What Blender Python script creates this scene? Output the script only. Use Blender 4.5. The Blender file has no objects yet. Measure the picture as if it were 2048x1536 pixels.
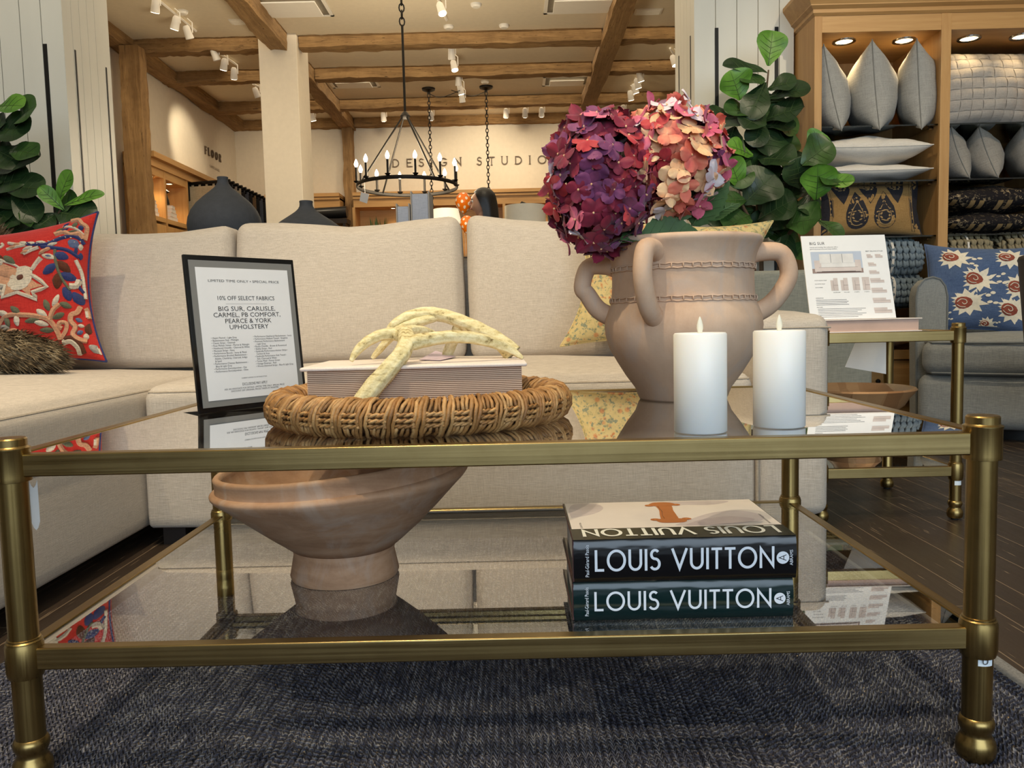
import bpy, bmesh, math, random
from math import sin, cos, pi, sqrt, atan2, radians
from mathutils import Vector, Matrix, Euler
random.seed(7)
SC = bpy.context.scene
COL = SC.collection

# ------------------------------------------------------------------ camera
F_PX = 1640.0
CAM = Vector((0.02544, -1.01953, 0.58437))
PITCH, ROLL, YAW = 0.07958, -0.02373, -0.00312
fwd = Vector((sin(YAW) * cos(PITCH), cos(YAW) * cos(PITCH), -sin(PITCH)))
r0 = Vector((cos(YAW), -sin(YAW), 0))
u0 = r0.cross(fwd)
RT = r0 * cos(ROLL) + u0 * sin(ROLL)
UP = -r0 * sin(ROLL) + u0 * cos(ROLL)
cam_data = bpy.data.cameras.new('camera')
cam = bpy.data.objects.new('camera', cam_data)
COL.objects.link(cam)
cam.matrix_world = Matrix(((RT.x, UP.x, -fwd.x, CAM.x), (RT.y, UP.y, -fwd.y, CAM.y), (RT.z, UP.z, -fwd.z, CAM.z), (0, 0, 0, 1)))
cam_data.sensor_fit = 'HORIZONTAL'
cam_data.sensor_width = 36.0
cam_data.lens = F_PX / 2048 * 36
cam_data.clip_start = 0.02
cam_data.clip_end = 100
SC.camera = cam

def ray(px, py):
    return fwd + RT * ((px - 1024) / F_PX) - UP * ((py - 768) / F_PX)
def P(px, py, Y):
    v = ray(px, py); return CAM + v * ((Y - CAM.y) / v.y)
def Pz(px, py, z):
    v = ray(px, py); return CAM + v * ((z - CAM.z) / v.z)
def Px(px, py, x):
    v = ray(px, py); return CAM + v * ((x - CAM.x) / v.x)

# ------------------------------------------------------------------ colour management
SC.view_settings.view_transform = 'Standard'
SC.view_settings.look = 'None'
SC.view_settings.gamma = 1.0
SC.view_settings.exposure = 0.25
SC.view_settings.use_curve_mapping = False
SC.cycles.max_bounces = 8
SC.cycles.diffuse_bounces = 4
SC.cycles.glossy_bounces = 4
SC.cycles.transparent_max_bounces = 10
SC.cycles.transmission_bounces = 4
SC.cycles.caustics_reflective = False
SC.cycles.caustics_refractive = False
SC.cycles.sample_clamp_indirect = 6.0

# ------------------------------------------------------------------ sky outside the shop front
world = bpy.data.worlds.new('daylight')
SC.world = world
world.use_nodes = True
wb = world.node_tree.nodes['Background']
wb.inputs[0].default_value = (0.62, 0.80, 1.0, 1)
wb.inputs[1].default_value = 0.9

# ------------------------------------------------------------------ lights
WARM = (1.0, 0.83, 0.58)
WARM2 = (1.0, 0.72, 0.38)
COOL = (0.70, 0.85, 1.0)
def add_light(name, kind, loc, aim, energy, color, **kw):
    d = bpy.data.lights.new(name, kind)
    d.energy = energy; d.color = color
    for k, v in kw.items(): setattr(d, k, v)
    o = bpy.data.objects.new(name, d); COL.objects.link(o)
    o.location = loc
    o.rotation_euler = (Vector(aim) - Vector(loc)).to_track_quat('-Z', 'Y').to_euler()
    return o
# daylight through the shop windows behind the camera
add_light('shop_window_daylight', 'AREA', (1.2, -4.9, 1.9), (1.0, 2.0, 1.0), 150, COOL, shape='RECTANGLE', size=5.5, size_y=2.6)
# track spots over the seating area (out of frame, on the ceiling)
for i, (lx, ly, ax, ay, az, e, ang) in enumerate([
        (-0.68, -0.95, 0.0, 0.35, 0.3, 150, 66), (-0.66, -0.15, 0.05, 0.45, 0.3, 120, 70), (0.7, -0.9, -0.6, 1.4, 0.5, 30, 62), (-1.6, 0.3, -1.3, 1.7, 0.5, 105, 70),
        (0.3, 1.0, 0.2, 1.9, 0.6, 20, 75), (2.2, 0.6, 2.1, 3.0, 0.8, 120, 65), (0.4, 1.9, 0.9, 3.5, 1.3, 45, 70), (-2.6, 1.6, -2.9, 3.6, 1.2, 60, 70)]):
    add_light('track_or_fill_spot', 'SPOT', (lx, ly, 3.5), (ax, ay, az), e, WARM, spot_size=radians(ang), spot_blend=0.6, shadow_soft_size=0.03)
# unseen area fills added to stand in for the many ceiling lamps
add_light('shop_ceiling_fill', 'AREA', (0.0, 0.4, 3.6), (0.0, 0.4, 0), 22, WARM, shape='RECTANGLE', size=6, size_y=5)
add_light('studio_ceiling_fill', 'AREA', (-0.6, 8.0, 3.645), (-0.6, 8.0, 0), 95, WARM, shape='RECTANGLE', size=5.5, size_y=6)
for (lx, ly, tx, ty, tz, e) in [(-2.6, 9.2, -4.15, 9.6, 3.0, 1), (-0.2, 10.4, -0.4, 11.7, 2.9, 70), (-1.6, 10.3, -1.6, 11.7, 2.6, 40),
                                (0.7, 10.4, 0.9, 11.7, 2.7, 40), (-3.0, 10.0, -3.4, 11.7, 2.6, 40)]:
    add_light('track_or_fill_spot', 'SPOT', (lx, ly, 3.42), (tx, ty, tz), e, WARM, spot_size=radians(90), spot_blend=1.0, shadow_soft_size=0.05)
add_light('track_or_fill_spot', 'SPOT', (-0.1, 4.4, 3.5), (0.0, 5.7, 1.2), 45, WARM, spot_size=radians(60), spot_blend=0.9, shadow_soft_size=0.05)  # added fill spot, brightens the person, balloons and drum shade
add_light('track_or_fill_spot', 'SPOT', (-1.3, 5.4, 3.5), (-3.9, 7.9, 1.9), 75, WARM, spot_size=radians(60), spot_blend=0.9, shadow_soft_size=0.05)  # added fill spot, brightens the oak post at the left wall
add_light('track_or_fill_spot', 'SPOT', (-3.2, 9.0, 3.45), (-4.15, 9.75, 2.9), 70, WARM, spot_size=radians(48), spot_blend=0.8, shadow_soft_size=0.04)

# ------------------------------------------------------------------ helpers: colour + materials
def lin(c):
    c = c / 255.0
    return c / 12.92 if c <= 0.04045 else ((c + 0.055) / 1.055) ** 2.4
def rgb(r, g, b):
    return (lin(r), lin(g), lin(b), 1)

class N:
    def __init__(s, name):
        s.m = bpy.data.materials.new(name); s.m.use_nodes = True
        s.t = s.m.node_tree; s.n = s.t.nodes; s.l = s.t.links
        s.b = s.n['Principled BSDF']; s.out = s.n['Material Output']
    def new(s, t, **kw):
        x = s.n.new(t)
        for k, v in kw.items(): setattr(x, k, v)
        return x
    def link(s, a, b): s.l.new(a, b)
    def coord(s, scale=(1, 1, 1), kind='Object', rot=(0, 0, 0)):
        tc = s.new('ShaderNodeTexCoord'); mp = s.new('ShaderNodeMapping')
        mp.inputs['Scale'].default_value = scale; mp.inputs['Rotation'].default_value = rot
        s.link(tc.outputs[kind], mp.inputs['Vector']); return mp.outputs[0]
    def noise(s, vec, scale=10, detail=3, rough=0.6, dist=0.0):
        x = s.new('ShaderNodeTexNoise'); x.inputs['Scale'].default_value = scale; x.inputs['Detail'].default_value = detail
        x.inputs['Roughness'].default_value = rough; x.inputs['Distortion'].default_value = dist
        s.link(vec, x.inputs['Vector']); return x.outputs['Fac']
    def voro(s, vec, scale=10, feature='F1', out='Distance'):
        x = s.new('ShaderNodeTexVoronoi', feature=feature); x.inputs['Scale'].default_value = scale
        s.link(vec, x.inputs['Vector']); return x.outputs[out]
    def wave(s, vec, scale=10, dist=2, detail=2, dscale=1, d='X', prof='SIN'):
        x = s.new('ShaderNodeTexWave', bands_direction=d, wave_profile=prof); x.inputs['Scale'].default_value = scale
        x.inputs['Distortion'].default_value = dist; x.inputs['Detail'].default_value = detail; x.inputs['Detail Scale'].default_value = dscale
        s.link(vec, x.inputs['Vector']); return x.outputs['Fac']
    def ramp(s, fac, stops, interp='LINEAR'):
        x = s.new('ShaderNodeValToRGB'); cr = x.color_ramp; cr.interpolation = interp
        while len(cr.elements) < len(stops): cr.elements.new(0.5)
        for e, (p, c) in zip(cr.elements, stops):
            e.position = p; e.color = c if len(c) == 4 else (*c, 1)
        s.link(fac, x.inputs[0]); return x.outputs[0]
    def mix(s, fac, a, b, mode='MIX'):
        x = s.new('ShaderNodeMix', data_type='RGBA', blend_type=mode)
        for i, v in ((0, fac), (6, a), (7, b)):
            if isinstance(v, (int, float)): x.inputs[i].default_value = v
            elif isinstance(v, tuple): x.inputs[i].default_value = v
            else: s.link(v, x.inputs[i])
        return x.outputs[2]
    def math(s, op, a, b=0.0):
        x = s.new('ShaderNodeMath', operation=op)
        for i, v in ((0, a), (1, b)):
            if isinstance(v, (int, float)): x.inputs[i].default_value = v
            else: s.link(v, x.inputs[i])
        return x.outputs[0]
    def bump(s, h, strength=0.3, dist=0.002):
        x = s.new('ShaderNodeBump'); x.inputs['Strength'].default_value = strength; x.inputs['Distance'].default_value = dist
        s.link(h, x.inputs['Height']); s.link(x.outputs[0], s.b.inputs['Normal'])
    def base(s, v):
        if isinstance(v, tuple): s.b.inputs['Base Color'].default_value = v
        else: s.link(v, s.b.inputs['Base Color'])
    def set(s, rough=None, metal=None, spec=None, **kw):
        if rough is not None: s.b.inputs['Roughness'].default_value = rough
        if metal is not None: s.b.inputs['Metallic'].default_value = metal
        if spec is not None: s.b.inputs['Specular IOR Level'].default_value = spec
        for k, v in kw.items(): s.b.inputs[k.replace('_', ' ')].default_value = v

def plain(name, col, rough=0.6, metal=0.0, spec=0.5, var=0.08, vscale=18, bump=0.1, bscale=60, stretch=(1, 1, 1)):
    m = N(name)
    v = m.coord(stretch)
    n = m.noise(v, vscale, 4)
    c = rgb(*col)
    lo = tuple(max(0, x * (1 - var * 2)) for x in c[:3]) + (1,)
    hi = tuple(min(1, x * (1 + var * 1.5)) for x in c[:3]) + (1,)
    m.base(m.ramp(n, [(0.25, lo), (0.75, hi)]))
    if bump: m.bump(m.noise(v, bscale, 3), bump, 0.002)
    m.set(rough, metal, spec)
    return m.m

def fabric(name, col, col2, scale=1.0, bump=0.45, rough=0.95):
    m = N(name)
    a = m.noise(m.coord((420 * scale, 420 * scale, 26 * scale)), 1, 3, 0.75)
    b = m.noise(m.coord((26 * scale, 26 * scale, 440 * scale)), 1, 3, 0.75)
    c = m.noise(m.coord((26 * scale, 420 * scale, 420 * scale)), 1, 3, 0.75)
    h = m.math('ADD', m.math('ADD', a, b), c)
    f = m.math('MULTIPLY', h, 0.3333)
    big = m.noise(m.coord(), 3, 2)
    colr = m.ramp(f, [(0.37, rgb(*col2)), (0.60, rgb(*col))])
    m.base(m.mix(m.math('MULTIPLY', big, 0.12), colr, rgb(*col2)))
    m.bump(f, bump, 0.004)
    m.set(rough, 0, 0.2)
    m.b.inputs['Sheen Weight'].default_value = 0.15
    return m.m

def wood(name, c1, c2, axis='Z', scale=1.0, rough=0.5, bump=0.15, cracks=False, rings=10):
    m = N(name)
    st = {'X': (0.06, 1, 1), 'Y': (1, 0.06, 1), 'Z': (1, 1, 0.06)}[axis]
    v = m.coord(tuple(x * scale for x in st))
    n1 = m.noise(v, rings, 5, 0.65, 0.8)
    n2 = m.noise(v, rings * 6, 3, 0.6)
    f = m.math('ADD', m.math('MULTIPLY', n1, 0.75), m.math('MULTIPLY', n2, 0.25))
    colr = m.ramp(f, [(0.3, rgb(*c2)), (0.68, rgb(*c1))])
    if cracks:
        cr = m.noise(m.coord(tuple(x * scale * 2.2 for x in st)), rings * 2.0, 3, 0.55, 1.5)
        ck = m.ramp(cr, [(0.30, (1, 1, 1)), (0.36, (0, 0, 0))])
        pat = m.noise(m.coord((1, 1, 1)), 5, 3)
        colr = m.mix(m.math('MULTIPLY', m.ramp(pat, [(0.42, (0, 0, 0)), (0.62, (1, 1, 1))]), 0.4), colr, rgb(*c2))
        colr = m.mix(m.math('MULTIPLY', ck, 0.75), colr, rgb(52, 34, 18))
        f = m.math('SUBTRACT', f, m.math('MULTIPLY', ck, 0.6))
    m.base(colr)
    m.bump(f, bump, 0.004 if not cracks else 0.012)
    m.set(rough, 0, 0.4)
    return m.m

def glow(name, col, strength):
    m = N(name)
    m.base(rgb(255, 250, 240))
    m.b.inputs['Emission Color'].default_value = (*col, 1)
    m.b.inputs['Emission Strength'].default_value = strength
    m.set(0.4)
    return m.m

def sheet_glass(name, tint, strength=1.0):
    m = N(name)
    fr = m.new('ShaderNodeFresnel'); fr.inputs[0].default_value = 1.52
    geo = m.new('ShaderNodeNewGeometry')
    front = m.math('SUBTRACT', 1.0, geo.outputs['Backfacing'])
    f2 = m.math('SUBTRACT', m.math('MULTIPLY', fr.outputs[0], 2.0), m.math('MULTIPLY', fr.outputs[0], fr.outputs[0]))
    fac = m.math('MINIMUM', m.math('MULTIPLY', m.math('MULTIPLY', f2, front), strength), 0.95)
    tr = m.new('ShaderNodeBsdfTransparent'); tr.inputs[0].default_value = tint
    gl = m.new('ShaderNodeBsdfGlossy'); gl.inputs['Roughness'].default_value = 0.012
    gl.inputs[0].default_value = (1, 1, 1, 1)
    mx = m.new('ShaderNodeMixShader')
    m.link(fac, mx.inputs[0]); m.link(tr.outputs[0], mx.inputs[1]); m.link(gl.outputs[0], mx.inputs[2])
    m.link(mx.outputs[0], m.out.inputs[0])
    m.n.remove(m.b)
    return m.m

def brass(name, c1, c2, axis, rough=0.31):
    m = N(name)
    st = {'X': (2, 260, 260), 'Y': (260, 2, 260), 'Z': (260, 260, 2)}[axis]
    n = m.noise(m.coord(st), 1, 3, 0.6)
    w = m.noise(m.coord(), 14, 4)
    m.base(m.ramp(m.math('ADD', m.math('MULTIPLY', n, 0.5), m.math('MULTIPLY', w, 0.5)), [(0.3, rgb(*c2)), (0.7, rgb(*c1))]))
    m.link(m.ramp(n, [(0.3, (rough * 0.85,) * 3), (0.7, (rough * 1.25,) * 3)]), m.b.inputs['Roughness'])
    m.bump(n, 0.012, 0.0005)
    m.set(None, 1.0)
    return m.m

# ------------------------------------------------------------------ helpers: meshes and things
ORG = {}
class MB:
    def __init__(s): s.v = []; s.f = []; s.m = []
    def add(s, vs, fs, mi=0):
        o = len(s.v); s.v += [tuple(v) for v in vs]
        for f in fs: s.f.append(tuple(i + o for i in f)); s.m.append(mi)
        return s
    def join(s, other, M=None, mi=None):
        o = len(s.v)
        s.v += [tuple(M @ Vector(v)) if M else v for v in other.v]
        s.f += [tuple(i + o for i in f) for f in other.f]
        s.m += [mi] * len(other.f) if mi is not None else other.m
        return s
    def box(s, lo, hi, mi=0, M=None):
        x0, y0, z0 = lo; x1, y1, z1 = hi
        vs = [(x0, y0, z0), (x1, y0, z0), (x1, y1, z0), (x0, y1, z0), (x0, y0, z1), (x1, y0, z1), (x1, y1, z1), (x0, y1, z1)]
        if M: vs = [tuple(M @ Vector(v)) for v in vs]
        return s.add(vs, [(0, 3, 2, 1), (4, 5, 6, 7), (0, 1, 5, 4), (1, 2, 6, 5), (2, 3, 7, 6), (3, 0, 4, 7)], mi)
    def grid(s, fn, nu, nv, cu=False, cv=False, mi=0, flip=False):
        U = nu if cu else nu + 1; V = nv if cv else nv + 1
        vs = [fn(i / nu, j / nv) for i in range(U) for j in range(V)]
        fs = []
        for i in range(nu):
            for j in range(nv):
                a = i * V + j; b = ((i + 1) % U) * V + j; c = ((i + 1) % U) * V + (j + 1) % V; d = i * V + (j + 1) % V
                fs.append((a, d, c, b) if flip else (a, b, c, d))
        return s.add(vs, fs, mi)
    def tube(s, path, r, n=8, mi=0, cap=True, closed=False, flat=None):
        pts = [Vector(p) for p in path]; k = len(pts)
        rr = r if hasattr(r, '__len__') else [r] * k
        T = []
        for i in range(k):
            a = pts[(i - 1) % k] if (closed or i > 0) else pts[i]
            b = pts[(i + 1) % k] if (closed or i < k - 1) else pts[i]
            t = b - a; T.append(t.normalized() if t.length > 1e-9 else Vector((0, 0, 1)))
        ref = Vector((0, 0, 1)) if abs(T[0].z) < 0.9 else Vector((1, 0, 0))
        nrm = T[0].cross(ref).normalized()
        vs = []
        for i in range(k):
            nrm = (nrm - T[i] * nrm.dot(T[i]))
            nrm = nrm.normalized() if nrm.length > 1e-6 else T[i].orthogonal().normalized()
            bi = T[i].cross(nrm)
            for j in range(n):
                a = 2 * pi * j / n
                vs.append(pts[i] + (nrm * cos(a) + bi * sin(a) * (flat or 1)) * rr[i])
        fs = []
        for i in range(k if closed else k - 1):
            for j in range(n):
                a = i * n + j; b = i * n + (j + 1) % n; c = ((i + 1) % k) * n + (j + 1) % n; d = ((i + 1) % k) * n + j
                fs.append((a, b, c, d))
        if cap and not closed:
            fs.append(tuple(range(n - 1, -1, -1))); fs.append(tuple((k - 1) * n + j for j in range(n)))
        return s.add(vs, fs, mi)
    def lathe(s, prof, c=(0, 0, 0), n=32, mi=0, fn=None):
        cx, cy, cz = c; k = len(prof); vs = []
        for (r, z) in prof:
            for j in range(n):
                a = 2 * pi * j / n
                p = (cx + r * cos(a), cy + r * sin(a), cz + z)
                vs.append(fn(p) if fn else p)
        fs = [(i * n + j, i * n + (j + 1) % n, (i + 1) * n + (j + 1) % n, (i + 1) * n + j) for i in range(k - 1) for j in range(n)]
        if prof[0][0] > 1e-5: fs.append(tuple(range(n - 1, -1, -1)))
        if prof[-1][0] > 1e-5: fs.append(tuple((k - 1) * n + j for j in range(n)))
        return s.add(vs, fs, mi)
    def cyl(s, a, b, r, n=16, mi=0, r2=None):
        return s.tube([a, b], [r, r if r2 is None else r2], n, mi)
    def ball(s, c, r, nu=12, nv=8, mi=0):
        rx, ry, rz = r if hasattr(r, '__len__') else (r, r, r)
        return s.grid(lambda u, v: (c[0] + rx * cos(2 * pi * u) * sin(pi * v), c[1] + ry * sin(2 * pi * u) * sin(pi * v), c[2] - rz * cos(pi * v)), nu, nv, True, False, mi)
    def rbox(s, lo, hi, r, n=8, mi=0, fn=None, M=None):
        # rounded box: rounds by clamping, fn(p, u, v, w) displaces
        c = [(a + b) / 2 for a, b in zip(lo, hi)]; h = [(b - a) / 2 for a, b in zip(lo, hi)]
        r = min(r, *h)
        nn = [max(4, n) for _ in range(3)]
        def place(q):
            p = Vector([q[i] * h[i] for i in range(3)])
            k = Vector([max(-h[i] + r, min(h[i] - r, p[i])) for i in range(3)])
            d = p - k
            if d.length > 1e-9: p = k + d.normalized() * r
            p = p + Vector(c)
            if fn: p = fn(p, q)
            return tuple(M @ p) if M else tuple(p)
        def sp(t, hh):  # denser near the edges
            t = 2 * t - 1
            e = r / hh
            # piecewise mapping: half the samples in rounded margins
            a = abs(t)
            if a > 0.5: w = (1 - e) + e * (a - 0.5) / 0.5
            else: w = (1 - e) * a / 0.5
            return math.copysign(w, t)
        for ax in range(3):
            b, d = (ax + 1) % 3, (ax + 2) % 3
            for sg in (-1, 1):
                def g(u, v):
                    q = [0, 0, 0]; q[ax] = sg; q[b] = sp(u, h[b]); q[d] = sp(v, h[d]); return place(q)
                s.grid(g, nn[0], nn[0], False, False, mi, flip=(sg < 0))
        return s
    def mesh(s, name, mats, org=(0, 0, 0), smooth=35, weld=True):
        me = bpy.data.meshes.new(name)
        ox, oy, oz = org
        me.from_pydata([(x - ox, y - oy, z - oz) for x, y, z in s.v], [], s.f)
        for m in mats: me.materials.append(m)
        me.polygons.foreach_set('material_index', s.m)
        if weld:
            bm = bmesh.new(); bm.from_mesh(me)
            bmesh.ops.remove_doubles(bm, verts=bm.verts, dist=1e-5)
            bm.to_mesh(me); bm.free()
        if smooth:
            me.polygons.foreach_set('use_smooth', [True] * len(me.polygons))
            if smooth < 180: me.set_sharp_from_angle(angle=radians(smooth))
        me.update()
        return me
    def build(s, name, mats, parent=None, local=False, smooth=35, bevel=0, org=None, weld=True, stuff=False):
        if not isinstance(mats, (list, tuple)): mats = [mats]
        if parent is not None: o0 = (0, 0, 0) if local else ORG.get(parent.name, (0, 0, 0))
        else: o0 = org or (0, 0, 0)
        ob = bpy.data.objects.new(name, s.mesh(name, mats, o0, smooth, weld))
        COL.objects.link(ob)
        if parent is not None: ob.parent = parent; ORG[ob.name] = o0
        else: ob.location = o0; ORG[ob.name] = tuple(o0)
        if bevel:
            bv = ob.modifiers.new('bevel', 'BEVEL'); bv.width = bevel; bv.segments = 2; bv.limit_method = 'ANGLE'; bv.angle_limit = radians(50)
            bv.harden_normals = False
        if stuff: ob['kind'] = 'stuff'
        return ob

def tag(o, label, cat, group=None, kind=None):
    o['label'] = label; o['category'] = cat
    if group: o['group'] = group
    if kind: o['kind'] = kind
    return o
def thing(name, label, cat, loc=(0, 0, 0), rot=(0, 0, 0), group=None):
    o = bpy.data.objects.new(name, None); COL.objects.link(o)
    o.empty_display_size = 0.05
    o.location = loc; o.rotation_euler = rot
    ORG[o.name] = tuple(loc)
    return tag(o, label, cat, group)
def copy_tree(o, parent=None):
    c = o.copy(); COL.objects.link(c)
    c.parent = parent
    for ch in list(o.children): copy_tree(ch, c)
    return c
def structure(mb, name, mats, label=None, smooth=0, bevel=0):
    o = mb.build(name, mats, smooth=smooth, bevel=bevel)
    o['kind'] = 'structure'
    if label: o['label'] = label
    return o

def spline(pts, n=8):
    pts = [Vector(p) for p in pts]; out = []
    for i in range(len(pts) - 1):
        p0 = pts[max(i - 1, 0)]; p1 = pts[i]; p2 = pts[i + 1]; p3 = pts[min(i + 2, len(pts) - 1)]
        for k in range(n):
            t = k / n
            out.append(0.5 * ((2 * p1) + (p2 - p0) * t + (2 * p0 - 5 * p1 + 4 * p2 - p3) * t * t + (3 * p1 - p0 - 3 * p2 + p3) * t ** 3))
    out.append(pts[-1]); return out
def lerp_list(vals, n):
    out = []
    for i in range(len(vals) - 1):
        for k in range(n): out.append(vals[i] + (vals[i + 1] - vals[i]) * k / n)
    out.append(vals[-1]); return out

# ---- flat lettering: 2D polygons on a plane
def text2d(body, size, align='CENTER', spacing=1.0, res=2):
    cu = bpy.data.curves.new('t', 'FONT'); cu.body = body; cu.size = size; cu.align_x = align; cu.space_character = spacing
    cu.resolution_u = res; cu.fill_mode = 'FRONT'
    ob = bpy.data.objects.new('t', cu); COL.objects.link(ob)
    dg = bpy.context.evaluated_depsgraph_get(); dg.update()
    me = bpy.data.meshes.new_from_object(ob.evaluated_get(dg))
    vs = [(v.co.x, v.co.y) for v in me.vertices]; fs = [tuple(p.vertices) for p in me.polygons]
    bpy.data.objects.remove(ob); bpy.data.curves.remove(cu); bpy.data.meshes.remove(me)
    return vs, fs
def put2d(mb, vf, O, R, U, off=0.0004, at=(0, 0), mi=0, fit=None):
    vs, fs = vf
    O, R, U = Vector(O), Vector(R), Vector(U); Nn = R.cross(U).normalized()
    if fit:  # scale the width of the text to fit
        xs = [v[0] for v in vs]; w = max(xs) - min(xs); k = fit / w
        vs = [(v[0] * k, v[1]) for v in vs]
    mb.add([O + R * (x + at[0]) + U * (y + at[1]) + Nn * off for x, y in vs], fs, mi)
def ribbon2d(pts, w, closed=False):
    pts = [Vector(p).to_2d() if len(p) > 2 else Vector(p) for p in pts]; k = len(pts); L = []; Rr = []
    for i in range(k):
        a = pts[(i - 1) % k] if (closed or i > 0) else None
        b = pts[(i + 1) % k] if (closed or i < k - 1) else None
        d1 = (pts[i] - a).normalized() if a is not None else None
        d2 = (b - pts[i]).normalized() if b is not None else None
        d1 = d1 or d2; d2 = d2 or d1
        n1 = Vector((-d1.y, d1.x)); n2 = Vector((-d2.y, d2.x))
        m = n1 + n2
        m = m.normalized() if m.length > 1e-6 else n1
        sc = 1 / max(0.35, m.dot(n1))
        L.append(pts[i] + m * (w / 2 * sc)); Rr.append(pts[i] - m * (w / 2 * sc))
    vs = [tuple(v) for v in L + Rr]
    fs = [(i, k + i, k + (i + 1) % k, (i + 1) % k) for i in range(k if closed else k - 1)]
    return vs, fs
def arc2(cx, cy, rx, ry, a0, a1, n=20):
    return [(cx + rx * cos(radians(a0 + (a1 - a0) * i / n)), cy + ry * sin(radians(a0 + (a1 - a0) * i / n))) for i in range(n + 1)]
GLY = {
    'L': (0.52, [[(0.07, 1), (0.07, 0.06), (0.5, 0.06)]]),
    'O': (1.02, [arc2(0.51, 0.5, 0.45, 0.45, 0, 348, 29) + ['c']]),
    'U': (0.74, [[(0.07, 1), (0.07, 0.36)] + arc2(0.37, 0.36, 0.30, 0.30, 180, 360, 16)[1:-1] + [(0.67, 0.36), (0.67, 1)]]),
    'I': (0.14, [[(0.07, 1), (0.07, 0)]]),
    'S': (0.56, [arc2(0.28, 0.74, 0.2, 0.2, 35, 265, 14) + arc2(0.27, 0.3, 0.24, 0.24, 80, -150, 16)]),
    'V': (0.84, [[(0.03, 1), (0.42, 0.08), (0.81, 1)]]),
    'T': (0.58, [[(0.0, 0.94), (0.58, 0.94)], [(0.29, 0.879), (0.29, 0)]]),
    'N': (0.80, [[(0.07, 0), (0.07, 0.9), (0.73, 0.1), (0.73, 1)]]),
    ' ': (0.12, []),
    '_': (0.34, []),
    'D': (0.8, [[(0.07, 0.06), (0.07, 0.94), (0.3, 0.94)] + arc2(0.3, 0.5, 0.44, 0.44, 90, -90, 16)[1:] + [(0.07, 0.06)]]),
    'E': (0.6, [[(0.56, 0.94), (0.07, 0.94), (0.07, 0.06), (0.58, 0.06)], [(0.131, 0.52), (0.45, 0.52)]]),
    'G': (0.9, [arc2(0.47, 0.5, 0.4, 0.44, 45, 330, 22) + [(0.82, 0.45), (0.55, 0.45)]]),
    'F': (0.6, [[(0.58, 0.94), (0.07, 0.94), (0.07, 0)], [(0.131, 0.5), (0.45, 0.5)]]),
    'R': (0.7, [[(0.07, 0), (0.07, 0.94), (0.35, 0.94)] + arc2(0.35, 0.72, 0.24, 0.22, 90, -90, 10)[1:] + [(0.07, 0.5)], [(0.34, 0.438), (0.65, 0)]]),
}
def glyph_line(txt, h, width, weight=0.12, gap=0.14, serif=False):
    # returns [(verts, faces)] that run from x = 0 to width, cap height h
    tot = sum(GLY[c][0] for c in txt) + gap * (len(txt) - 1)
    kx = width / tot; out = []; x = 0.0
    for c in txt:
        w, strokes = GLY[c]
        for st in strokes:
            cl = st[-1] == 'c'
            pts = [(p[0] * kx * 1.0, p[1] * h) for p in (st[:-1] if cl else st)]
            vs, fs = ribbon2d(pts, weight * h, cl)
            out.append(([(a + x, b) for a, b in vs], fs))
            if serif and not cl:
                for q in (pts[0], pts[-1]):
                    s = 0.12 * h
                    out.append(([(q[0] + x - s, q[1] - 0.03 * h), (q[0] + x + s, q[1] - 0.03 * h), (q[0] + x + s, q[1] + 0.03 * h), (q[0] + x - s, q[1] + 0.03 * h)], [(0, 1, 2, 3)]))
        x += (w + gap) * kx
    return out
def disc2(cx, cy, r, n=20, ry=None):
    vs = [(cx + r * cos(2 * pi * i / n), cy + (ry or r) * sin(2 * pi * i / n)) for i in range(n)]
    return vs, [tuple(range(n))]
def rect2(x0, y0, x1, y1):
    return [(x0, y0), (x1, y0), (x1, y1), (x0, y1)], [(0, 1, 2, 3)]

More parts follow.
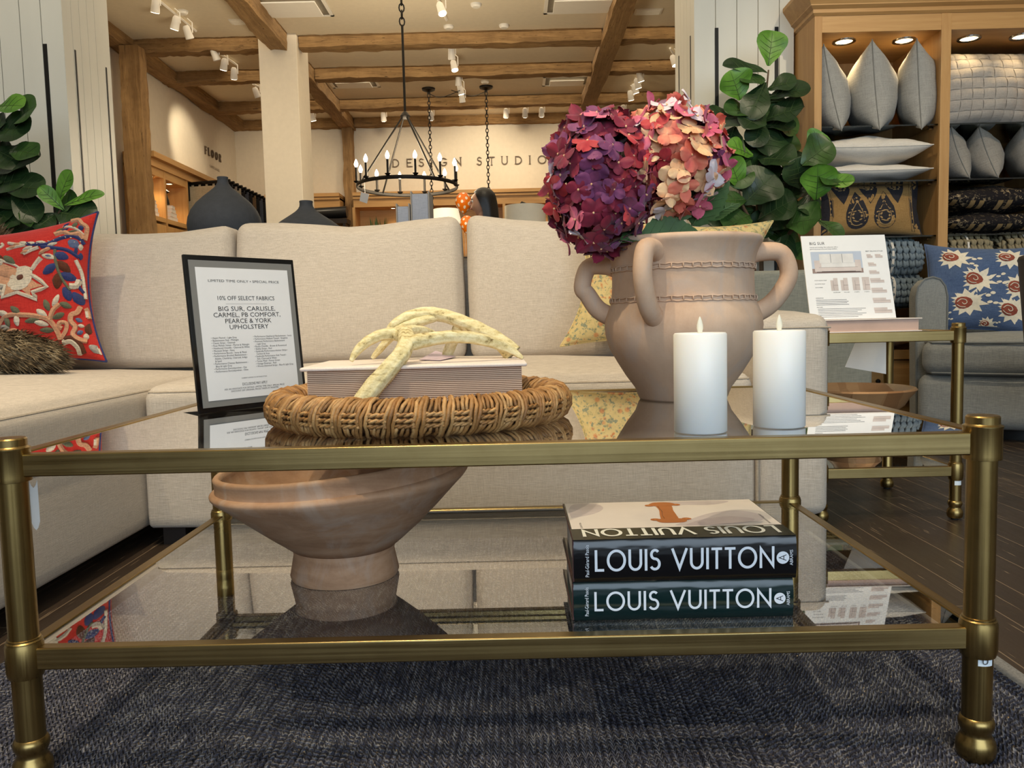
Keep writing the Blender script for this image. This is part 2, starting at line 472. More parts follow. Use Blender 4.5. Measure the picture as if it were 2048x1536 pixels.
# ---- pillows and decals on them
class Pillow:
    """local axes: x width, z height, -y is the front; standing on z = 0 at its centre line"""
    def __init__(s, w, h, t, pinch=0.1, pw=0.5, wr=0.006, seed=1, sag=0.0):
        s.w, s.h, s.t, s.p, s.pw, s.wr, s.sd, s.sag = w, h, t, pinch, pw, wr, seed, sag
    def pt(s, u, v, side=-1, off=0.0):
        uu, vv = max(-1, min(1, u)), max(-1, min(1, v))
        x = s.w / 2 * uu * (1 - s.p * (1 - vv * vv) * abs(uu) ** 1.5)
        z = s.h / 2 * vv * (1 - s.p * (1 - uu * uu) * abs(vv) ** 1.5)
        e = max(0.0, (1 - uu * uu) * (1 - vv * vv))
        y = s.t / 2 * e ** s.pw
        a = s.sd * 1.7
        y += s.wr * e * (sin(7 * uu + a) * sin(5 * vv + 2 * a) + 0.6 * sin(13 * uu * vv + a) + 0.5 * sin(11 * vv - 6 * uu + a))
        z -= s.sag * (1 - uu * uu) * (vv + 1) / 2
        return Vector((x, side * (y + off), z + s.h / 2))
    def mb(s, n=22, mi=0):
        m = MB()
        def q(t): return sin((2 * t - 1) * pi / 2)
        m.grid(lambda a, b: s.pt(q(a), q(b), -1), n, n, mi=mi)
        m.grid(lambda a, b: s.pt(q(a), q(b), 1), n, n, mi=mi, flip=True)
        return m
    def edge(s, r, mi=0, n=26):
        m = MB(); path = []
        def q(t): return sin((2 * t - 1) * pi / 2)
        for i in range(n): path.append(s.pt(q(i / n), -1))
        for i in range(n): path.append(s.pt(1, q(i / n)))
        for i in range(n): path.append(s.pt(q(1 - i / n), 1))
        for i in range(n): path.append(s.pt(-1, q(1 - i / n)))
        m.tube(path, r, 6, mi, closed=True); return m
    # decals: shapes in (u, v) that follow the front
    def blob(s, mb, poly, mi=0, off=0.002, dome=0.004, sub=3):
        k = len(poly)
        cu = sum(p[0] for p in poly) / k; cv = sum(p[1] for p in poly) / k
        rings = []
        for j in range(sub + 1):
            t = j / sub
            rings.append([s.pt(cu + (p[0] - cu) * t, cv + (p[1] - cv) * t, -1, off + dome * (1 - t * t)) for p in poly])
        vs = [rings[0][0]] + [p for r in rings[1:] for p in r]
        fs = [(0, 1 + (i + 1) % k, 1 + i) for i in range(k)]
        for j in range(sub - 1):
            for i in range(k):
                a = 1 + j * k + i; b = 1 + j * k + (i + 1) % k
                fs.append((a, b, b + k, a + k))
        mb.add(vs, [f[::-1] for f in fs], mi)
    def ell(s, mb, c, rx, ry, ang=0, mi=0, n=12, off=0.002, dome=0.004, tip=0.0):
        poly = []
        for i in range(n):
            a = 2 * pi * i / n; x = rx * cos(a) * (1 + tip * 0); y = ry * sin(a) * (1 - tip * abs(cos(a)) ** 2)
            poly.append((c[0] + x * cos(ang) - y * sin(ang), c[1] + x * sin(ang) + y * cos(ang)))
        s.blob(mb, poly, mi, off, dome)
    def cord(s, mb, pts, r, mi=0, n=5, sm=4, off=0.0):
        path = spline([(a, b, 0) for a, b in pts], sm)
        mb.tube([s.pt(p.x, p.y, -1, off) for p in path], r, n, mi)

def leaf(mb, base, tip, width, up=(0, 0, 1), shape='fiddle', curl=0.15, fold=0.2, n=8, mi=0, wave=0.0, serr=0.0):
    B, T = Vector(base), Vector(tip); d = T - B; L = d.length; d = d / L
    upv = Vector(up); sd = d.cross(upv)
    sd = sd.normalized() if sd.length > 1e-4 else d.orthogonal().normalized()
    nn = sd.cross(d).normalized()
    def wf(t):
        if shape == 'fiddle':
            if t > 0.68: return max(0.02, sqrt(max(0, 1 - ((t - 0.68) / 0.32) ** 2)))
            s_ = t / 0.68
            return 0.10 + 0.42 * min(1, s_ * 2.6) * (1 - 0.25 * sin(pi * min(1, s_ * 1.15))) + 0.48 * (s_ * s_ * (3 - 2 * s_))
        if shape == 'ovate': return sin(pi * t ** 0.75) ** 0.9
        if shape == 'strap': return sin(pi * min(1, t + 0.05)) ** 0.4
        return sin(pi * t)
    ph = random.random() * 6
    nv = 6
    def g(a, b):
        t = (1 - (1 - a) ** 1.7) if shape == 'fiddle' else a; x = 2 * b - 1
        w = width / 2 * wf(min(1, max(0, t)))
        if serr: w *= 1 + serr * (((a * n * 1.0) % 2) - 0.5)
        bend = -curl * L * t * t
        c = B + d * (L * t) + nn * (bend)
        z = fold * w * abs(x) + wave * width * sin(t * 9 + ph) * abs(x)
        return c + sd * (w * x) + nn * z
    mb.grid(g, n, nv, mi=mi)
    def surf(t, x):
        w = width / 2 * wf(min(1, max(0, t)))
        return B + d * (L * t) + nn * (-curl * L * t * t + fold * w * abs(x) + wave * width * sin(t * 9 + ph) * abs(x) + 0.0012) + sd * (w * x)
    return surf
# ------------------------------------------------------------------ materials
M_plaster = plain('cream_plaster', (216, 206, 188), 0.85, var=0.02, bump=0.05, bscale=90)
M_ceil = plain('ceiling_paint', (226, 214, 190), 0.9, var=0.02, bump=0.03)
M_plank = plain('white_painted_board', (226, 224, 212), 0.42, var=0.02, vscale=6, bump=0.06, bscale=30, stretch=(1, 1, 0.2))
M_black = plain('black_metal', (18, 17, 16), 0.5, 0.4, var=0.1, bump=0.02)
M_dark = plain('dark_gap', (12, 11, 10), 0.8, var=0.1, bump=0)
M_whitem = plain('white_enamel', (235, 230, 220), 0.4, var=0.02, bump=0.02)
M_beamX = wood('old_oak_across', (172, 138, 92), (112, 84, 52), 'X', 1.6, 0.85, 0.8, True)
M_beamY = wood('old_oak_along', (172, 138, 92), (112, 84, 52), 'Y', 1.6, 0.85, 0.8, True)
M_beamZ = wood('old_oak_upright', (170, 136, 92), (112, 84, 52), 'Z', 1.6, 0.85, 0.8, True)
M_oakX = wood('oak_across', (208, 164, 106), (184, 136, 80), 'X', 2.0, 0.45, 0.08)
M_oakZ = wood('oak_upright', (208, 164, 106), (184, 136, 80), 'Z', 2.0, 0.45, 0.08)
M_oakY = wood('oak_along', (208, 164, 106), (184, 136, 80), 'Y', 2.0, 0.45, 0.08)
M_print = plain('dark_print', (52, 48, 46), 0.6, var=0.05, bump=0)
M_letter = plain('grey_brown_letter', (96, 80, 62), 0.6, var=0.05, bump=0.02)
M_paper = plain('white_paper', (236, 234, 230), 0.6, var=0.015, bump=0.01)

def floor_mat():
    m = N('dark_stained_boards')
    v = m.coord()
    sx = m.new('ShaderNodeSeparateXYZ'); m.link(v, sx.inputs[0])
    br = m.new('ShaderNodeTexBrick', offset=0.37)
    br.inputs['Scale'].default_value = 1.0; br.inputs['Brick Width'].default_value = 1.5; br.inputs['Row Height'].default_value = 0.105
    br.inputs['Mortar Size'].default_value = 0.0016; br.inputs['Mortar Smooth'].default_value = 0.3; br.inputs['Bias'].default_value = 0
    br.inputs['Color1'].default_value = rgb(58, 48, 40); br.inputs['Color2'].default_value = rgb(44, 37, 31); br.inputs['Mortar'].default_value = rgb(138, 118, 96)
    m.link(m.coord((1, 1, 1), rot=(0, 0, pi / 2)), br.inputs['Vector'])
    g = m.noise(m.coord((14, 0.7, 1)), 4, 5, 0.65, 0.5)
    colr = m.mix(m.math('MULTIPLY', g, 0.55), br.outputs[0], rgb(74, 60, 48))
    # fine pale scratches
    sc1 = m.noise(m.coord((40, 1.6, 1), rot=(0, 0, 0.5)), 4, 2, 0.5)
    sc2 = m.noise(m.coord((46, 1.3, 1), rot=(0, 0, -0.7)), 4, 2, 0.5)
    s1 = m.ramp(sc1, [(0.69, (0, 0, 0)), (0.71, (1, 1, 1))]); s2 = m.ramp(sc2, [(0.69, (0, 0, 0)), (0.71, (1, 1, 1))])
    spk = m.ramp(m.voro(m.coord(), 26), [(0.03, (1, 1, 1)), (0.05, (0, 0, 0))])
    f = m.math('MULTIPLY', m.math('MAXIMUM', m.math('MAXIMUM', s1, s2), m.math('MULTIPLY', spk, 0.8)), 0.6)
    m.base(m.mix(f, colr, rgb(176, 152, 122)))
    m.link(m.ramp(g, [(0.2, (0.28,) * 3), (0.8, (0.45,) * 3)]), m.b.inputs['Roughness'])
    m.bump(m.math('ADD', m.math('MULTIPLY', g, 0.4), m.math('MULTIPLY', br.outputs['Fac'], -1.0)), 0.25, 0.002)
    m.set(None, 0, 0.5)
    return m.m
M_floor = floor_mat()

# ------------------------------------------------------------------ room shell
H = 3.66
XL, XR, YB = -4.15, 3.4, 11.73       # studio behind: left wall, right wall, back wall
PY0, PY1 = 3.68, 4.22                # the plank-clad opening between the two rooms
structure(MB().box((-5.2, -5.6, -0.2), (5.0, 12.2, 0.0)), 'floor', M_floor, 'dark stained wide floorboards with pale scratches')
structure(MB().box((-5.2, -5.6, H), (5.0, 12.2, H + 0.2)), 'ceiling', M_ceil, 'cream painted ceiling above the timber beams')
structure(MB().box((XL - 0.2, PY1, 0), (XL, YB, H)), 'wall_left', M_plaster, 'cream wall with FLOOR lettering, left of the rear room')
structure(MB().box((XL - 0.2, YB, 0), (XR + 0.2, YB + 0.2, H)), 'wall_back', M_plaster, 'cream rear wall with DESIGN STUDIO lettering')
structure(MB().box((XR, PY1, 0), (XR + 0.2, YB, H)), 'wall_right', M_plaster)
structure(MB().box((-5.0, -5.2, 0), (-4.8, PY1, H)), 'wall_front_left', M_plaster)
structure(MB().box((4.6, -5.2, 0), (4.8, PY1, H)), 'wall_front_right', M_plaster)
m = MB()
m.box((-5.0, -5.4, 0), (-1.9, -5.2, H)); m.box((4.2, -5.4, 0), (4.8, -5.2, H)); m.box((-1.9, -5.4, 0), (4.2, -5.2, 0.4)); m.box((-1.9, -5.4, 3.3), (4.2, -5.2, H))
structure(m, 'wall_front', M_plaster)
m = MB()
for x in (-1.9, 0.1, 2.1, 4.14): m.box((x, -5.35, 0.4), (x + 0.06, -5.25, 3.3))
m.box((-1.9, -5.35, 0.4), (4.2, -5.25, 0.46)); m.box((-1.9, -5.35, 3.24), (4.2, -5.25, 3.3))
structure(m, 'window_1', M_black)

# plank-clad piers either side of the opening
def pier(name, label, x0, x1, side):
    m = MB()
    # core, recessed 12 mm behind the boards
    m.box((x0 + 0.012, PY0 + 0.012, 0), (x1 - 0.012, PY1 - 0.012, H), 1)
    bw = 0.118
    edge = x1 if side == 'L' else x0     # the corner next to the opening
    sgn = -1 if side == 'L' else 1
    x = edge; k = 0
    while (x - x0 if side == 'L' else x1 - x) > 0.02:
        a, b = sorted((x, max(x0, min(x1, x + sgn * bw))))
        m.box((a + 0.0022, PY0, 0), (b - 0.0022, PY0 + 0.02, H), 0)
        x += sgn * bw; k += 1
    y = PY0 + 0.0
    ys = [PY0, PY0 + 0.10, PY0 + 0.19, PY0 + 0.28, PY0 + 0.37, PY1]
    for a, b in zip(ys[:-1], ys[1:]):
        lo, hi = (edge - 0.02, edge) if side == 'L' else (edge, edge + 0.02)
        m.box((lo, a + 0.0018, 0), (hi, b - 0.0018, H), 0)
    o = structure(m, name, [M_plank, M_plaster], label)
    return edge, sgn
eL, _ = pier('wall_middle_left', 'white plank-clad pier left of the opening to the rear room', -4.79, -2.44, 'L')
eR, _ = pier('wall_middle_right', 'white plank-clad pier right of the opening, behind the tall leafy plant', 1.07, 1.625, 'R')
structure(MB().box((1.625, 4.03, 0), (4.6, 4.13, H)), 'wall_middle_right_back', M_plaster, 'cream wall behind and above the oak display cabinet')
m = MB(); xs = P(90, 90, PY0).x
m.box((xs - 0.011, PY0 - 0.004, 0.3), (xs + 0.011, PY0 + 0.01, P(90, 88, PY0).z))
structure(m, 'trim_1', M_black, 'black shelving slot in the left pier front')
m = MB()
for (px, py) in ((150, 100), (212, 135)):
    p = Px(px, py, eL)
    m.box((eL - 0.01, p.y - 0.006, 0.3), (eL + 0.003, p.y + 0.006, p.z))
structure(m, 'trim_2', M_black, 'two black shelving slots in the inner side of the left pier')
m = MB()
for (px, py) in ((1433, 56), (1553, 54)):
    p = P(px, py, PY0)
    m.box((p.x - 0.01, PY0 - 0.004, 0.3), (p.x + 0.01, PY0 + 0.01, p.z))
structure(m, 'trim_3', M_black, 'two black shelving slots in the right pier front')
m = MB()
for (px, py) in ((1358, 112), (1381, 72)):
    p = Px(px, py, eR)
    m.box((eR - 0.003, p.y - 0.006, 0.3), (eR + 0.01, p.y + 0.006, p.z))
structure(m, 'trim_4', M_black)

# rough hewn beams
def hewn(mb, lo, hi, axis, seg=40, amp=0.016, seed=0):
    rnd = random.Random(seed)
    c = [(a + b) / 2 for a, b in zip(lo, hi)]; h = [(b - a) / 2 for a, b in zip(lo, hi)]
    a1, a2 = [(1, 2), (0, 2), (0, 1)][axis]
    vs = []; ring = [(-1, -1), (-0.4, -1), (0.3, -1), (1, -1), (1, -0.3), (1, 0.4), (1, 1), (0.4, 1), (-0.3, 1), (-1, 1), (-1, 0.4), (-1, -0.3)]
    nr = len(ring); off = [[0, 0] for _ in ring]
    for i in range(seg + 1):
        t = 2 * i / seg - 1
        for j, (u, v) in enumerate(ring):
            off[j][0] = off[j][0] * 0.7 + rnd.uniform(-1, 1) * amp * 0.55; off[j][1] = off[j][1] * 0.7 + rnd.uniform(-1, 1) * amp * 0.55
            p = [0, 0, 0]; p[axis] = c[axis] + h[axis] * t
            p[a1] = c[a1] + (h[a1] - amp) * u + off[j][0]; p[a2] = c[a2] + (h[a2] - amp) * v + off[j][1]
            vs.append(p)
    fs = [(i * nr + j, i * nr + (j + 1) % nr, (i + 1) * nr + (j + 1) % nr, (i + 1) * nr + j) for i in range(seg) for j in range(nr)]
    fs += [tuple(range(nr - 1, -1, -1)), tuple(seg * nr + j for j in range(nr))]
    mb.add(vs, fs)
    return mb
BX = (-2.40, 1.145)
YBE = [8.0, 9.14, 10.55, 11.60]
tn = 5
def beam(lo, hi, axis, mat, seed, label=None):
    global tn
    structure(hewn(MB(), lo, hi, axis, seed=seed), 'trim_%d' % tn, mat, label, smooth=25); tn += 1
names = ['nearest', 'second', 'third', 'rearmost']
for i, y in enumerate(YBE):
    for j, (x0, x1) in enumerate(((XL, BX[0] - 0.1), (BX[0] + 0.1, BX[1] - 0.1), (BX[1] + 0.1, XR))):
        if i == 0 and j == 0: x1 = -2.62
        if i == 0 and j == 1: x0 = -2.20
        beam((x0, y, H - 0.15), (x1, y + 0.2 if i < 3 else y + 0.13, H + 0.02), 0, M_beamX, 10 * i + j,
             '%s cross beam of rough oak, %s span' % (names[i], ('left', 'middle', 'right')[j]))
beam((BX[0] - 0.11, 4.2, H - 0.19), (BX[0] + 0.11, 7.95, H + 0.02), 1, M_beamY, 71, 'rough oak long beam running up to the white column')
beam((BX[0] - 0.11, 8.45, H - 0.19), (BX[0] + 0.11, YB, H + 0.02), 1, M_beamY, 72, 'rough oak long beam behind the white column')
beam((BX[1] - 0.11, 4.2, H - 0.19), (BX[1] + 0.11, YB, H + 0.02), 1, M_beamY, 73, 'rough oak long beam right of the chandelier')
beam((XL, 4.3, H - 0.15), (-3.95, YB, H + 0.02), 1, M_beamY, 74, 'rough oak beam along the top of the left wall')
beam((BX[0] - 0.09, 11.5, 0), (BX[0] + 0.09, 11.72, H - 0.16), 2, M_beamZ, 75, 'rough oak post on the rear wall, left of the lettering')
beam((BX[1] - 0.09, 11.5, 0), (BX[1] + 0.09, 11.72, H - 0.16), 2, M_beamZ, 76, 'rough oak post on the rear wall, right of the lettering')
pp = Px(243, 270, -3.9)
beam((-4.03, 7.75, 0), (-3.80, 7.97, H - 0.14), 2, M_beamZ, 77, 'rough oak post against the left wall')
# white column
structure(MB().box((-2.615, 7.95, 0), (-2.207, 8.45, H)), 'trim_%d' % tn, M_plaster, 'square white column in the rear room', bevel=0.006); tn += 1
# plain pilaster on the rear wall
xa, xb = P(662, 300, YB).x, P(690, 300, YB).x

# ------------------------------------------------------------------ wall lettering
def wall_letters(name, label, txt, O, R, U, h, width, depth=0.015, wt=0.12, gp_=0.85):
    m = MB()
    O, R, U = Vector(O), Vector(R), Vector(U); Nn = R.cross(U).normalized()
    for qi, (vs, fs) in enumerate(glyph_line(txt, h, width, wt, gp_, serif=True)):
        dq = depth * (1 + 0.04 * (qi % 4))
        fr = [O + R * a + U * b + Nn * dq for a, b in vs]; bk = [O + R * a + U * b for a, b in vs]
        k = len(vs); allv = fr + bk; ff = list(fs)
        cnt = {}
        for f in fs:
            for i in range(len(f)):
                e = (f[i], f[(i + 1) % len(f)]); cnt[e] = 1
        for (a, b) in list(cnt):
            if (b, a) not in cnt: ff.append((b, a, a + k, b + k))
        m.add(allv, ff)
    o = m.build(name, M_letter, smooth=0, org=tuple(O))
    return tag(o, label, 'wall lettering')
o0, o1 = P(785, 335, YB - 0.004), P(1093, 329, YB - 0.004)
wall_letters('wall_lettering', 'spaced raised capitals reading DESIGN STUDIO on the cream rear wall', 'DESIGN STUDIO', (o0.x, YB - 0.003, o0.z), (1, 0, 0), (0, 0, 1), 0.125, o1.x - o0.x)
l0, l1 = Px(409, 306, XL), Px(440, 318, XL)
wall_letters('wall_lettering', 'raised capitals reading FLOOR on the left wall above the oak cabinets', 'FLOOR', (XL + 0.003, l0.y, l0.z - 0.01), (0, 1, 0), (0, 0, 1), 0.105, l1.y - l0.y, wt=0.13, gp_=0.9)
m = MB(); put2d(m, text2d('CARPETS & RUGS', 0.05), (XL + 0.004, (l0.y + l1.y) / 2 + 0.05, l0.z - 0.16), (0, 1, 0), (0, 0, 1))
tag(m.build('wall_lettering', M_letter, org=(XL, l0.y, l0.z), smooth=0), 'small caption line beneath the FLOOR lettering', 'wall lettering')

# ------------------------------------------------------------------ ceiling fittings
M_bulb = glow('lamp_glow', (1.0, 0.82, 0.55), 14)
M_lens = glow('spot_lens', (1.0, 0.86, 0.62), 10)
M_lens_off = plain('spot_lens_unlit', (210, 205, 195), 0.3, bump=0)
def spot_head(parent, p, aim=(0, 0, -1), lit=True, s=1.0):
    a = Vector(aim).normalized(); p = Vector(p)
    m = MB()
    m.tube([p - a * 0.07 * s, p - a * 0.05 * s, p, p + a * 0.055 * s], [0.022 * s, 0.034 * s, 0.037 * s, 0.042 * s], 14)
    m.tube([p + Vector((0.0, 0, 0.14 * s)), p + Vector((0.045 * s, 0, 0.10 * s)), p + Vector((0.045 * s, 0, 0))], 0.006 * s, 6)
    h = m.build('lamp_head', M_whitem, parent)
    MB().tube([p + a * 0.05 * s, p + a * 0.058 * s], 0.036 * s, 14).build('lens', M_lens if lit else M_lens_off, h)
def track(label, rail, heads):
    rp = [Pz(x, y, H - 0.025) for x, y in rail]
    t = thing('track_light', label, 'track light', tuple((rp[0] + rp[1]) / 2), group='ceiling track lights')
    MB().tube([rp[0], rp[1]], 0.014, 4).build('rail', M_whitem, t, smooth=0)
    d = (rp[1] - rp[0]); d.z = 0
    for hx, hy, aim, lit in heads:
        spot_head(t, Pz(hx, hy, H - 0.17), aim, lit)
track('three-head white track light nearest the left pier', ((300, -14), (392, 62)), [(311, 12, (-0.3, 0.4, -1), True), (351, 47, (-0.4, 0.3, -1), True), (376, 66, (0.2, 0.4, -1), False)])
track('three-head white track light above the left wall, left of the column', ((424, 96), (474, 130)), [(430, 110, (0.3, 0.3, -1), False), (448, 130, (-0.3, 0.3, -1), True), (468, 148, (-0.2, 0.5, -1), True)])
track('white spotlight half hidden behind the square white column', ((506, 168), (524, 176)), [(513, 186, (0.3, 0.3, -1), False)])
track('white spotlight just right of the column, low near the rear wall', ((618, 216), (640, 222)), [(625, 234, (0.2, 0.3, -1), True)])
track('lone white spotlight at the top edge, right of the chandelier rod', ((872, -12), (893, 40)), [(882, 18, (0.3, -0.4, -1), True)])
track('white track light between the first and second cross beams, above the chandelier', ((900, 84), (906, 128)), [(903, 108, (0.0, 0.4, -1), False), (908, 132, (0.2, -0.3, -1), True)])
track('white track light between the two pendant chains', ((915, 148), (925, 186)), [(917, 162, (0, 0.3, -1), False), (921, 180, (0.2, 0.2, -1), True), (924, 196, (0.1, 0.3, -1), False)])
track('long white track in front of the rear wall with five spotlights', ((760, 216), (1102, 209)), [(767, 234, (0, 0.6, -1), True), (862, 232, (0, 0.6, -1), True), (1012, 227, (0, 0.6, -1), True), (1050, 226, (0, 0.6, -1), True), (1083, 225, (0, 0.6, -1), True)])
track('four-head white track light right of the long beam', ((1288, 140), (1258, 188)), [(1280, 154, (0.3, 0.2, -1), True), (1275, 168, (0.3, 0.2, -1), True), (1270, 178, (0.3, 0.2, -1), True), (1261, 192, (0.2, 0.3, -1), True)])
track('white spotlight over the pink flowers, left of the right pier', ((1240, 204), (1250, 214)), [(1246, 220, (0.0, 0.4, -1), True)])
track('white spotlight tight against the right pier', ((1340, 96), (1352, 116)), [(1348, 122, (0.3, -0.2, -1), True)])

M_vdark = plain('vent_shadow_grey', (120, 112, 98), 0.8, bump=0)
M_vent = plain('vent_enamel', (240, 236, 226), 0.5, var=0.01, bump=0)
def vent(label, px, py, w=0.62, d=0.42):
    p = Pz(px, py, H)
    t = thing('ceiling_vent', label, 'air vent', (p.x, p.y, H), group='ceiling vents')
    m = MB()
    for lo, hi in (((-w / 2, -d / 2, -0.012), (w / 2, -d / 2 + 0.035, 0)), ((-w / 2, d / 2 - 0.035, -0.012), (w / 2, d / 2, 0)),
                   ((-w / 2, -d / 2, -0.012), (-w / 2 + 0.035, d / 2, 0)), ((w / 2 - 0.035, -d / 2, -0.012), (w / 2, d / 2, 0))):
        m.box(lo, hi)
    m.build('frame', M_vent, t, local=True)
    m = MB(); m.box((-w / 2 + 0.09, -d / 2 + 0.09, -0.04), (w / 2 - 0.09, d / 2 - 0.09, -0.028)); m.build('plate', M_vent, t, local=True)
    MB().box((-w / 2 + 0.03, -d / 2 + 0.03, -0.006), (w / 2 - 0.03, d / 2 - 0.03, -0.001)).build('duct', M_vdark, t, local=True)
vent('white square air vent at the top edge, left of the chandelier rod', 574, 12, 0.8, 0.55)
vent('white square air vent at the top edge, right of centre', 1165, 6, 0.75, 0.5)
vent('white air vent left of the chandelier, between two cross beams', 708, 165)
vent('white air vent above the burgundy flowers, between two cross beams', 1133, 161)
def vent_flat(label, px, py, w, d):
    p = Pz(px, py, H)
    m = MB().box((p.x - w / 2, p.y - d / 2, H - 0.012), (p.x + w / 2, p.y + d / 2, H - 0.001))
    for k in range(6):
        yy = p.y - d / 2 + d * (k + 0.5) / 6
        m.box((p.x - w / 2 + 0.02, yy - 0.008, H - 0.018), (p.x + w / 2 - 0.02, yy + 0.008, H - 0.011))
    tag(m.build('ceiling_speaker', M_vent, org=(p.x, p.y, H), smooth=0), label, 'ceiling panel')
vent_flat('small flat white ceiling panel near the left track light', 480, 42, 0.2, 0.13)
vent_flat('small flat white ceiling panel right of the long beam', 1296, 22, 0.28, 0.14)
for px, py, l in ((365, 22, 'white round detector beside the left track light'), (952, 8, 'white round detector at the top edge, centre'), (897, 52, 'white round detector in front of the nearest cross beam'),
                  (1008, 50, 'white round detector right of the centre, by the nearest cross beam'), (970, 162, 'white round detector above the right pendant chain')):
    p = Pz(px, py, H)
    tag(MB().lathe([(0.0001, -0.035), (0.035, -0.033), (0.05, -0.02), (0.055, 0.0)], (p.x, p.y, H), 20).build('smoke_detector', M_vent, org=(p.x, p.y, H)), l, 'detector')
# ------------------------------------------------------------------ rug
RUGX, RUGP = -0.887, 0.0098
def rug_mat():
    m = N('navy_braided_wool')
    v = m.coord((1, 1, 1))
    n1 = m.noise(m.coord((210, 20, 1)), 1, 4, 0.75)
    n2 = m.noise(v, 5, 3)
    base = m.ramp(n1, [(0.3, rgb(34, 36, 48)), (0.55, rgb(82, 84, 102)), (0.70, rgb(168, 168, 174))])
    base = m.mix(m.math('MULTIPLY', n2, 0.45), base, rgb(44, 42, 46))
    fl = m.ramp(m.noise(m.coord((300, 130, 1)), 1, 2, 0.8), [(0.62, (0, 0, 0)), (0.68, (1, 1, 1))])
    fl2 = m.ramp(m.voro(m.coord((1.4, 1, 1)), 60), [(0.05, (1, 1, 1)), (0.12, (0, 0, 0))])
    base = m.mix(m.math('MULTIPLY', fl, 0.6), base, rgb(176, 168, 160))
    base = m.mix(m.math('MULTIPLY', fl2, 0.7), base, rgb(216, 186, 140))
    # knitted V stitches along every row
    sx_ = m.new('ShaderNodeSeparateXYZ'); m.link(m.coord(), sx_.inputs[0])
    q = m.math('DIVIDE', m.math('SUBTRACT', sx_.outputs[0], RUGX), RUGP)
    fr_ = m.math('FRACT', q); row = m.math('FLOOR', q)
    tri = m.math('MULTIPLY', m.math('ABSOLUTE', m.math('SUBTRACT', fr_, 0.5)), 2.0)
    jit = m.math('MULTIPLY', m.noise(m.coord((9, 9, 1)), 3, 2), 1.2)
    phs = m.math('ADD', m.math('ADD', m.math('DIVIDE', sx_.outputs[1], 0.0105), m.math('MULTIPLY', tri, -0.75)), m.math('ADD', m.math('MULTIPLY', row, 0.37), jit))
    st = m.math('SINE', m.math('MULTIPLY', phs, 6.2832))
    st01 = m.math('ADD', m.math('MULTIPLY', st, 0.5), 0.5)
    lt = m.math('MULTIPLY', m.math('POWER', st01, 3.0), m.ramp(m.noise(m.coord((60, 25, 1)), 1, 3, 0.7), [(0.42, (0, 0, 0)), (0.70, (1, 1, 1))]))
    base = m.mix(m.math('MULTIPLY', lt, 0.8), base, rgb(190, 186, 186))
    base = m.mix(m.math('MULTIPLY', m.math('POWER', tri, 4.0), 0.6), base, rgb(16, 16, 20))
    m.base(base)
    hgt = m.math('ADD', m.math('MULTIPLY', st01, 0.8), m.math('MULTIPLY', m.noise(m.coord((300, 130, 1)), 1, 3, 0.7), 0.6))
    m.bump(hgt, 0.9, 0.005)
    m.set(0.95, 0, 0.15)
    return m.m
M_rug = rug_mat()
M_bind = plain('grey_binding', (128, 126, 122), 0.9, var=0.2, vscale=260, bump=0.6, bscale=400)
RX0, RX1, RY0, RY1 = -0.887, 0.795, -1.6, 1.12
rug = thing('rug', 'large dark navy braided rug under the glass coffee table', 'rug', (0, 0, 0))
m = MB(); rnd = random.Random(3)
pitch = 0.0098; rows = int((RX1 - RX0) / pitch); ny = 300
prof = [(0.0, 0.0008), (0.2, 0.0050), (0.5, 0.0072), (0.8, 0.0050)]
wob = [[0.0, 0.0, 0.0] for _ in range(rows + 1)]
def rugz(i, j, h):
    # braided look: stitches alternate along each row
    ph = (i * 37 % 11) * 0.4
    return h
ph = [rnd.random() * 6.28 for _ in range(rows + 1)]; fr = [rnd.uniform(0.9, 1.1) for _ in range(rows + 1)]
def rg(u, v):
    i = int(round(u * rows * 4)); r, k = divmod(i, 4)
    y = RY0 + (RY1 - RY0) * v
    x = RX0 + pitch * (r + prof[k][0]); z = prof[k][1]
    if r < rows:
        x += 0.0010 * sin(y * 46 * fr[r] + ph[r]) + 0.003 * sin(y * 2.1 + r * 0.05)
        z += 0.0012 * sin(y * 300 * fr[r] + ph[r]) if 0 < k else 0
    return (x, y, z)
m.grid(rg, rows * 4, ny)
m.build('pile', M_rug, rug, smooth=180, weld=False)
xr = RX0 + rows * pitch
m = MB()
m.rbox((xr - 0.003, RY0, 0), (xr + 0.03, RY1, 0.007), 0.003, 5)
m.build('binding', M_bind, rug)['label'] = 'grey cloth binding along the rug edge'

